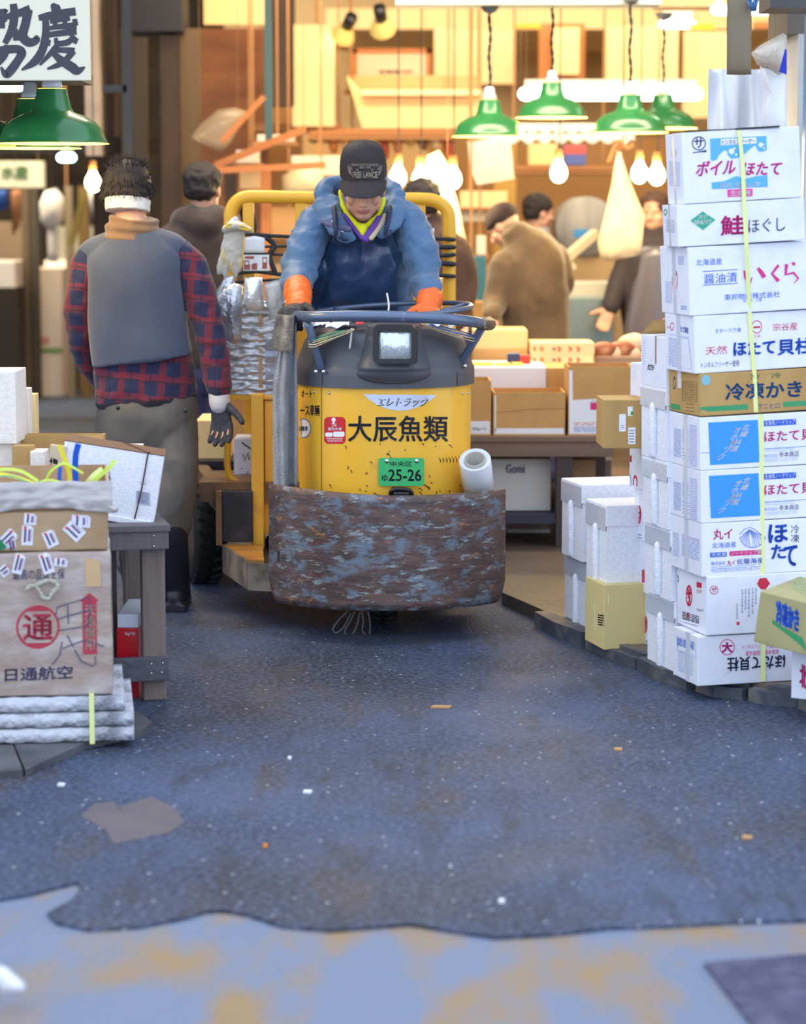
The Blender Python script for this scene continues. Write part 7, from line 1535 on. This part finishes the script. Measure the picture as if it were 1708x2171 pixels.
k = MB(); k.bar(mat('olive_pole', (150, 130, 60), .7), W(150, 520, 18.9), W(180, 408, 18.9), .05, .05); tag(k.build('pole', base=W(150, 520, 18.9)), 'slanting olive pole far back on the left', 'pole')
P_('cabinet', mat('dim_cabinet', (120, 100, 78), .7), -40, 470, 60, 600, 20.2, .5, 'dim cabinet at the left edge of the hall', 'cabinet', z0=0); P_('cabinet', mat('grey_cabinet', (140, 136, 120), .7), 120, 480, 230, 640, 20.6, .5, 'grey cabinet behind the man in the grey vest', 'cabinet', z0=0)
SB = mat('stacked_foam', (226, 206, 186), .6)
ys = [(700, 762), (652, 700), (606, 652), (570, 606)]
for i, (y0, y1) in enumerate(ys):
    P_('foam_box', SB, 40, y0, 132, y1, 19.6, .7, 'pale pinkish foam box in the far left stack, %s' % ['with a green band, lowest', 'second from the floor', 'third from the floor', 'topmost with a green and red mark'][i], 'box', z0=(0 if i == 0 else None), grp='far left foam stack', pr=(lambda b: (b.rect(mat('band_grn', (112, 150, 74), .6), 42, 738, 132, 748, lift=.004), b.rect(mat('pale_red', (206, 140, 124), .6), 66, 715, 104, 728, lift=.004))) if i == 0 else ((lambda b: (b.rect(mat('mark_teal', (120, 150, 146), .6), 44, 576, 62, 584, lift=.004), b.rect(mat('mark_red', (190, 100, 110), .6), 64, 575, 82, 584, lift=.004))) if i == 3 else None))
P_('foam_box', MATS['warm_white_carton'], -40, 555, 30, 610, 19.0, .7, 'white foam box on the dark stand at the far left edge', 'box'); P_('stand', mat('dark_stand', (46, 38, 34), .8), -40, 610, 34, 770, 19.0, .6, 'dark stand at the far left edge of the hall', 'stand', z0=0)
P_('foam_box', MATS['warm_white_carton'], 95, 552, 150, 600, 20.3, .6, 'white foam box behind the far left stack', 'box', z0=W(95, 640, 20.3).z); P_('barrel', mat('blue_dim', (76, 100, 124), .7), 128, 562, 150, 760, 20.25, .04, 'blue board behind the far left stack', 'board', z0=0) if False else None
P_('stand', mat('dark_stand', (46, 38, 34), .8), 130, 612, 152, 762, 20.0, .5, 'dark stand between the far left stack and the man', 'stand', z0=0)
P_('pallet', mat('tan_floor_crate', (170, 132, 92), .7), 44, 784, 190, 800, 20.4, .5, 'flat brown pallet on the floor in front of the far left stack', 'pallet', z0=0)
# ================================================================== LAMPS
GEN = mat('green_enamel', (44, 122, 66), .3, coat=.35, var=(4, (34, 104, 56), .4, .7)); INN = mat('lamp_inside', (255, 236, 150), .4, emit=((255, 214, 90), 2.0)); PORC = mat('porcelain', (216, 218, 224), .25, coat=.5)
GLOW = mat('bulb_glow', (255, 236, 190), .3, emit=((255, 226, 160), 26.0))
BLKC = mat('black_cable', (40, 42, 44), .6)
def pendant():
    o = thing('pendant_lamp', 'lamp', 'lamp', (0, 0, 0))
    k = MB(); pr_ = [(.048, .175), (.050, .165), (.062, .115), (.072, .100), (.105, .090), (.140, .070), (.160, .048), (.170, .020), (.178, .004), (.184, .0)]
    k.lathe(GEN, pr_, (0, 0, 0), 48); k.lathe(INN, [(r-.003, z-.001) for r, z in pr_[:-1]]+[(.184, -.002)], (0, 0, 0), 48); k.lathe(GEN, [(.001, .176), (.048, .176)], (0, 0, 0), 48); k.build('lamp_shade', o)
    k = MB(); k.lathe(PORC, [(.001, .238), (.018, .238), (.024, .232), (.026, .205), (.032, .200), (.034, .182), (.030, .176), (.001, .174)], (0, 0, 0), 24); k.build('socket', o)
    k = MB(); k.sphere_closed(GLOW, (0, 0, .06), (.03, .03, .04)); k.build('bulb', o)
    return o
pend = pendant()
def hang(o, px, py, Y, width, lab, grp, top=None, chain=True):
    p = W(px, py, Y); s_ = (width/SC(Y))/.368; o.location = p; o.scale = (s_, s_, s_); o['label'] = lab; o['group'] = grp; o['_b'] = tuple(p)
    zt_ = top if top is not None else W(px, 12, Y).z
    k = MB(); n = 14; z0_ = .24; L_ = (zt_-p.z)/s_-z0_
    for off in (0, PI): k.sweep(BLKC, [V((.005*math.cos(i*1.9+off)+.004*math.sin(i*.9), .005*math.sin(i*1.9+off), z0_+L_*i/n)) for i in range(n+1)], .0045, n=6, k=3)
    c_ = k.build('cord'); c_.parent = o
    if chain:
        k = MB(); k.lathe(mat('ceiling_rose', (120, 120, 116), .5), [(.001, L_+z0_), (.05, L_+z0_), (.03, L_+z0_-.03), (.008, L_+z0_-.04)], (0, 0, 0), 20); c_ = k.build('ceiling_rose'); c_.parent = o
    l = bpy.data.lights.new('lamp_light', 'POINT'); l.energy = (8 if py > 295 and p.y > 9 or px > 500 else 2.5)*s_; l.color = (1, .78, .45); l.shadow_soft_size = .04; lo = bpy.data.objects.new('lamp_light', l); COL.objects.link(lo); lo.location = p+V((0, 0, -.02))
PG = 'green lamps under the beam'; LG_ = 'green lamps under the calligraphy sign'
p2 = [copy_tree(pend) for _ in range(6)]
hang(pend, 1037, 289, 11.75, 158, 'green enamel lamp on a black cord, nearest the truck under the pale beam', PG)
hang(p2[0], 1169, 249, 11.85, 150, 'green enamel lamp in front of the long white tube, second from the truck', PG, top=W(1169, 0, 11.85).z+.03)
hang(p2[1], 1334, 281, 11.55, 163, 'green enamel lamp third from the truck, beside the half hidden one', PG, top=W(1334, -8, 11.55).z)
hang(p2[2], 1404, 272, 12.6, 146, 'green enamel lamp half hidden behind another at the right', PG, top=W(1404, 28, 12.6).z)
hang(p2[3], 112, 304, 8.35, 236, 'green enamel lamp hanging foremost under the calligraphy sign', LG_, top=W(112, 160, 8.35).z, chain=False)
hang(p2[4], 66, 314, 8.7, 212, 'green enamel lamp just behind the foremost one under the sign', LG_, top=W(66, 160, 8.7).z, chain=False)
hang(p2[5], -58, 310, 8.6, 216, 'green enamel lamp cut by the left picture edge', LG_, top=W(-40, 160, 8.6).z, chain=False)
# bare bulbs
def bare():
    o = thing('light_bulb', 'b', 'bulb'); k = MB(); k.lathe(GLOW, [(.001, -.055), (.018, -.050), (.032, -.034), (.036, -.014), (.032, .008), (.020, .028), (.015, .042)], (0, 0, 0), 24); k.build('glass', o)
    k = MB(); k.lathe(mat('bulb_socket', (190, 130, 70), .5), [(.001, .09), (.016, .088), (.019, .05), (.016, .040), (.001, .04)], (0, 0, 0), 16); k.build('socket', o)
    return o
b0 = bare()
BL = [(843, 370, 13.0, 'over the driver shoulder beside his cap'), (891, 374, 13.0, 'in the middle of the row of three'), (960, 374, 12.9, 'at the right end of the row of three'), (1184, 360, 13.0, 'hanging alone below the second green lamp'), (1355, 362, 13.4, 'left one of the pair by the top carton'), (1392, 366, 13.3, 'right one of the pair touching the top carton'), (197, 382, 14.0, 'beside the hair of the man in the grey vest')]
for i, (x, y, Y, t) in enumerate(BL):
    o = b0 if i == 0 else copy_tree(b0); p = W(x, y, Y); o.location = p; o['label'] = 'glowing bare light bulb '+t; o['group'] = 'bare bulbs over the stalls'; o.scale = (1.25, 1.25, 1.25)
    k = MB(); k.sweep(BLKC, [V((0, 0, .09)), V((.004, 0, .25)), V((0, 0, (3.85-p.z)/1.25))], .003, n=6); c_ = k.build('cord'); c_.parent = o
    l = bpy.data.lights.new('bulb_light', 'POINT'); l.energy = 9; l.color = (1, .76, .42); l.shadow_soft_size = .05; lo = bpy.data.objects.new('bulb_light', l); COL.objects.link(lo); lo.location = p+V((0, -.07, -.02))
# fluorescent fittings
TUBE = mat('tube_glow', (240, 255, 250), .3, emit=((236, 255, 236), 9.0)); TUBC = mat('tube_cool', (220, 255, 240), .3, emit=((200, 255, 226), 9.0))
def tube(x0, y0, x1, y1, Y, lab, m=TUBE, cap=True, r=None):
    a = W(x0, (y0+y1)/2, Y); q = W(x1, (y0+y1)/2, Y); r = r or (y1-y0)/2/SC(Y); o = thing('tube_lamp', lab, 'lamp', (a+q)/2)
    k = MB(); k.sweep(m, [a, q], r, n=16, k=1, dome=True); k.build('tube', o)
    k = MB(); k.box(mat('fitting', (226, 222, 206), .5), a.x, Y-.03, a.z+r+.005, q.x, Y+.08, a.z+r+.05); k.build('fitting', o)
tube(1112, 186, 1476, 212, 16.0, 'long white fluorescent tube behind the green lamps')
tube(1404, 43, 1466, 60, 15.0, 'short fluorescent tube above the half hidden green lamp'); tube(-40, 168, 42, 193, 12.5, 'fluorescent tube at the left edge beneath the sign', TUBC)
tube(130, 325, 152, 343, 16.5, 'small greenish lamp above the man in the grey vest', TUBC)
tube(1535, -6, 1640, 28, 12.4, 'bright wide fluorescent tube in the top right corner', r=.05); tube(1518, 8, 1530, 32, 12.0, 'small round glowing lamp left of the hanging sheath', TUBC)
# reflector spots
for x, y, Y, wd, t, an in ((725, 78, 16.0, 26, 'tilted spot lamp left of the brighter one', .35), (811, 64, 15.6, 27, 'bright spot lamp over the wooden frame', -.1)):
    c = W(x, y, Y); r = wd/SC(Y); M = Matrix.Rotation(math.radians(50), 4, 'X') @ Matrix.Rotation(an, 4, 'Y'); o = thing('spot_lamp', t, 'lamp', c)
    k = MB(); k.lathe(mat('spot_shell', (226, 200, 120), .4), [(r, 0), (r*.8, .05), (r*.4, .10), (.02, .12)], c, 28, M); k.build('reflector', o); k = MB(); k.lathe(GLOW, [(.001, .004), (r*.75, .010), (r*.8, .03), (.001, .035)], c, 28, M); k.build('bulb', o); k = MB(); k.lathe(BLKP, [(.001, .2), (.04, .2), (.04, .1), (.001, .1)], c, 14, M); k.build('socket', o)
# unseen housings added above the hall fill lights
for i, (x, y, z, L_) in enumerate(((.9, 10.9, 3.30, 4.6), (1.0, 14.2, 3.6, 4.6), (1.2, 17.4, 3.65, 5.0), (-3.4, 19, 3.65, 2.4), (-1.2, 10.2, 3.36, 1.6))):
    k = MB(); k.box(MATS['fitting'], x-L_/2, y-.1, z+.03, x+L_/2, y+.1, z+.25); struct(k.build('trim_%d' % (60+i), base=(x, y, z)))
# ================================================================== SIGN
SGN = mat('sign_white', (226, 220, 196), .5); SINK = mat('brush_ink', (58, 54, 66), .55, var=(40, (80, 76, 84), .6, .75, (1, 1, .4)))
sy = 7.9; sg = MB(); a = W(-230, 171, sy); q = W(188, -70, sy)
sg.box(SGN, a.x, sy, a.z, q.x, sy+.02, q.z, bev=.004); sg.target()
def br_(pts, wd): 
    P = catmull([V((x, y, 0)) for x, y in pts], 5); Wd = catmull([V((w_, 0, 0)) for w_ in wd], 5); sg.stroke(SINK, [(p.x, p.y) for p in P], [max(1, w_.x*1.45) for w_ in Wd], lift=.002+.0001*random.random())
# 慶 in thick brush strokes
br_([(110, 8), (118, 18), (126, 26)], [5, 14, 8]); br_([(82, 38), (100, 34), (130, 28), (160, 24)], [8, 11, 11, 12]); br_([(96, 34), (97, 70), (90, 105), (74, 130), (46, 148)], [9, 11, 12, 12, 3])
br_([(106, 46), (125, 42), (148, 38)], [6, 7, 8]); br_([(118, 36), (116, 62)], [7, 7]); br_([(138, 34), (137, 60)], [7, 7]); br_([(104, 60), (130, 56), (162, 54)], [6, 8, 10]); br_([(158, 40), (160, 54)], [7, 8])
br_([(100, 74), (130, 70), (162, 66)], [8, 9, 10]); br_([(104, 84), (100, 96)], [6, 8]); br_([(118, 80), (122, 92), (142, 90), (152, 84), (164, 88)], [5, 8, 9, 8, 9]); br_([(150, 74), (158, 84)], [5, 9])
br_([(122, 96), (108, 112), (84, 138)], [9, 8, 3]); br_([(112, 108), (132, 106), (158, 108)], [6, 8, 10]); br_([(156, 108), (140, 126), (122, 138), (100, 146)], [9, 9, 8, 3]); br_([(112, 112), (130, 128), (152, 142), (164, 150), (180, 142)], [7, 12, 14, 12, 2])
# 勢 cropped at the left
br_([(-8, 26), (12, 24), (8, 24)], [8, 8, 6]); br_([(4, 20), (4, 60)], [9, 9]); br_([(-14, 44), (14, 40)], [8, 8]); br_([(28, 8), (30, 30), (26, 60), (10, 92)], [10, 12, 12, 8]); br_([(12, 36), (40, 28), (64, 20)], [8, 11, 14]); br_([(60, 20), (54, 50), (48, 76), (62, 90), (78, 84), (74, 76)], [13, 13, 14, 13, 10, 5]); br_([(20, 52), (32, 66), (34, 86)], [6, 9, 8])
br_([(-20, 112), (6, 106), (36, 104), (46, 112), (38, 128), (22, 150), (12, 158), (2, 142)], [8, 12, 12, 13, 12, 13, 10, 3]); br_([(16, 96), (8, 118), (-10, 140)], [9, 11, 8])
tag(sg.build('signboard', base=W(0, 171, sy)), 'off white signboard with two big black brush characters, top left', 'sign')
k = MB(); k.box(mat('sign_beam', (90, 80, 70), .6), a.x, 8.0, W(0, 162, 8.3).z, W(150, 171, 8.3).x, 8.9, W(0, 158, 8.3).z+.03); struct(k.build('trim_70'))
# ================================================================== RIGHT UPPER CORNER
bagmesh('hanging_sheath', 'long tan fabric sheath hanging in front of the white bags', [(1541, -20), (1566, -22), (1592, -20), (1593, 60), (1592, 158), (1566, 159), (1540, 158), (1540, 60)], 8.9, .05, mat('tan_sheath', (128, 116, 92), .7, var=(6, (126, 112, 96), .4, .7)), 71, cat='sheath', fold=.003)
WB2 = mat('white_bag', (238, 240, 244), .35, coat=.4, bump=(8, .5, (2, 2, .3)))
k = MB(); Yb = 9.5
k.slab(WB2, lambda u, v: W(1502+118*u, 146+134*v, Yb)+V((0, .03*math.sin(u*10+v*2)+.02*math.sin(u*23), 0)), 50, 16, (0, .01, 0)); tag(k.build('plastic_sheet', base=W(1560, 146, Yb)), 'white plastic sheet hanging behind the tan sheath', 'sheet')
bagmesh('plastic_bag', 'crumpled clear bag hanging by the column in the top right corner', [(1660, 70), (1668, 76), (1668, 150), (1650, 160), (1625, 142), (1605, 138), (1592, 112), (1610, 96), (1640, 80)], 9.2, .12, mat('clear_bag2', (232, 222, 206), .25, alpha=.75, coat=.6, bump=(16, .9)), 73)
bagmesh('plastic_bag', 'white carrier bag with a blue mark hanging beside the white column', [(1610, 140), (1640, 150), (1668, 160), (1668, 290), (1622, 290), (1612, 240), (1622, 190)], 9.3, .08, WB2, 79)
k = MB(); bl = mat('strong_blue', (20, 50, 190), .5); pts = [W(x, y, 9.1) for x, y in ((1664, 104), (1667, 104), (1667, 158), (1651, 152))]; k.add(pts+[p+V((0, .006, 0)) for p in pts], [(0, 1, 2, 3)[::-1], (4, 5, 6, 7), (0, 1, 5, 4), (1, 2, 6, 5), (2, 3, 7, 6), (3, 0, 4, 7)], bl); tag(k.build('blue_label', base=pts[0]), 'blue printed piece on the bag by the column', 'label')
k = MB(); cb = mat('blue_twine', (70, 110, 160), .6)
for s_ in range(4): k.sweep(cb, [W(1584+8*s_, -6, 8.85), W(1588+5*s_, 10, 8.83), W(1594+2*s_, 22, 8.85), W(1600-4*s_, 10, 8.87), W(1606-6*s_, -6, 8.85)], .004, n=6)
tag(k.build('twine', base=W(1595, 0, 8.85)), 'knotted blue twine beside the top of the tan sheath', 'twine')
# litter on the ground
LM = mat('litter_white', (230, 232, 236), .5); LO = mat('litter_tan', (196, 150, 96), .6)
for i, (x, y, wd, m, t) in enumerate(((652, 1680, 20, LM, 'white cigarette end on the asphalt'), (130, 1665, 16, LM, 'pale scrap on the asphalt near the left slabs'), (1583, 1777, 24, LO, 'tan scrap on the asphalt at the right'), (935, 1500, 46, LO, 'thin tan stick on the asphalt ahead of the truck'), (562, 1795, 9, mat('litter_orange', (226, 130, 40), .6), 'tiny orange scrap on the asphalt left of centre'), (1310, 1590, 18, LO, 'small tan flake below the right kerb'), (614, 1608, 8, LM, 'tiny white scrap above the cigarette end'), (1063, 1912, 14, LM, 'white fleck near the asphalt edge'))):
    p = G(x, y, .001); w_ = wd/SC(p.y)/2; k = MB(); k.prism(m, [(p.x-w_, p.y-.008), (p.x+w_*.8, p.y-.012), (p.x+w_, p.y+.008), (p.x-w_*.7, p.y+.012)], .0005, .006); tag(k.build('scrap', base=p), t, 'scrap')['kind'] = 'thing'
pscr = bagmesh('plastic_scrap', 'white plastic scrap lying at the bottom left corner of the ground', [(-6, 2075), (14, 2082), (30, 2098), (54, 2118), (56, 2130), (30, 2136), (4, 2134), (-8, 2110)], G(20, 2130, 0).y-.0, .05, LM, 83, cat='scrap'); pscr['kind'] = 'thing'; pscr.location.z += .03

# ================================================================== RACK AND HANGERS THAT CARRY THE OVERHEAD GOODS
bpy.context.view_layer.update()
def wbox(o):
    P = []
    for q in [o]+list(o.children_recursive):
        if q.type == 'MESH': P += [q.matrix_world @ V(c) for c in q.bound_box]
    return V((min(p.x for p in P), min(p.y for p in P), min(p.z for p in P))), V((max(p.x for p in P), max(p.y for p in P), max(p.z for p in P)))
rk = thing('hanging_rack', 'rack of timber boards hung on rods, carrying the boxes behind the stalls', 'rack', (.3, 15.6, 0)); RM = mat('rack_timber', (176, 124, 74), .7)
tops = [wbox(o) for o in COL.objects if o.parent is None and 'category' in o and o is not rk]
for o in list(COL.objects):
    if o.parent is not None or 'category' not in o or o is rk: continue
    lo, hi = wbox(o); nm = o.name.split('.')[0]
    if lo.z < .25: continue
    held = any(h.x > lo.x+.01 and l.x < hi.x-.01 and h.y > lo.y+.01 and l.y < hi.y-.01 and abs(h.z-lo.z) < .012 for l, h in tops)
    if lo.y > 12.8 and nm in ('carton', 'foam_box', 'chest', 'overhead_shelf', 'shelf_board', 'shelf', 'crate', 'counter', 'board') and not held:
        k = MB(); k.box(RM, lo.x-.02, lo.y+.01, lo.z-.022, hi.x+.02, hi.y+.04, lo.z-.0005); k.build('shelf_board', rk)
        for x in ((lo.x+.02, hi.x-.02) if hi.x-lo.x > .5 else ((lo.x+hi.x)/2,)):
            k = MB(); k.box(RM, x-.006, hi.y+.008, lo.z-.022, x+.006, hi.y+.02, 3.9); k.build('rod', rk)
    if nm in ('tube_lamp', 'spot_lamp', 'plastic_bag', 'hanging_sheet', 'hanging_bag', 'hanging_coat', 'hanging_cloth', 'plastic_sheet', 'hanging_sheath', 'valance', 'picture_frame', 'sign_board', 'hazard_beam') and lo.z > .9 and lo.y > 8.8 and (lo.y > 10 or lo.x > .8):
        n_h = 2 if hi.x-lo.x > .3 else 1
        for i in range(n_h):
            x = (lo.x+hi.x)/2 if n_h == 1 else (lo.x+.05, hi.x-.05)[i]; y = (lo.y+hi.y)/2
            k = MB(); k.sweep(mat('hanger_wire', (170, 140, 100), .5), [V((x, y, hi.z-.03)), V((x, y, 3.9))], .0018, n=6, k=1); k.build('hanger', o)
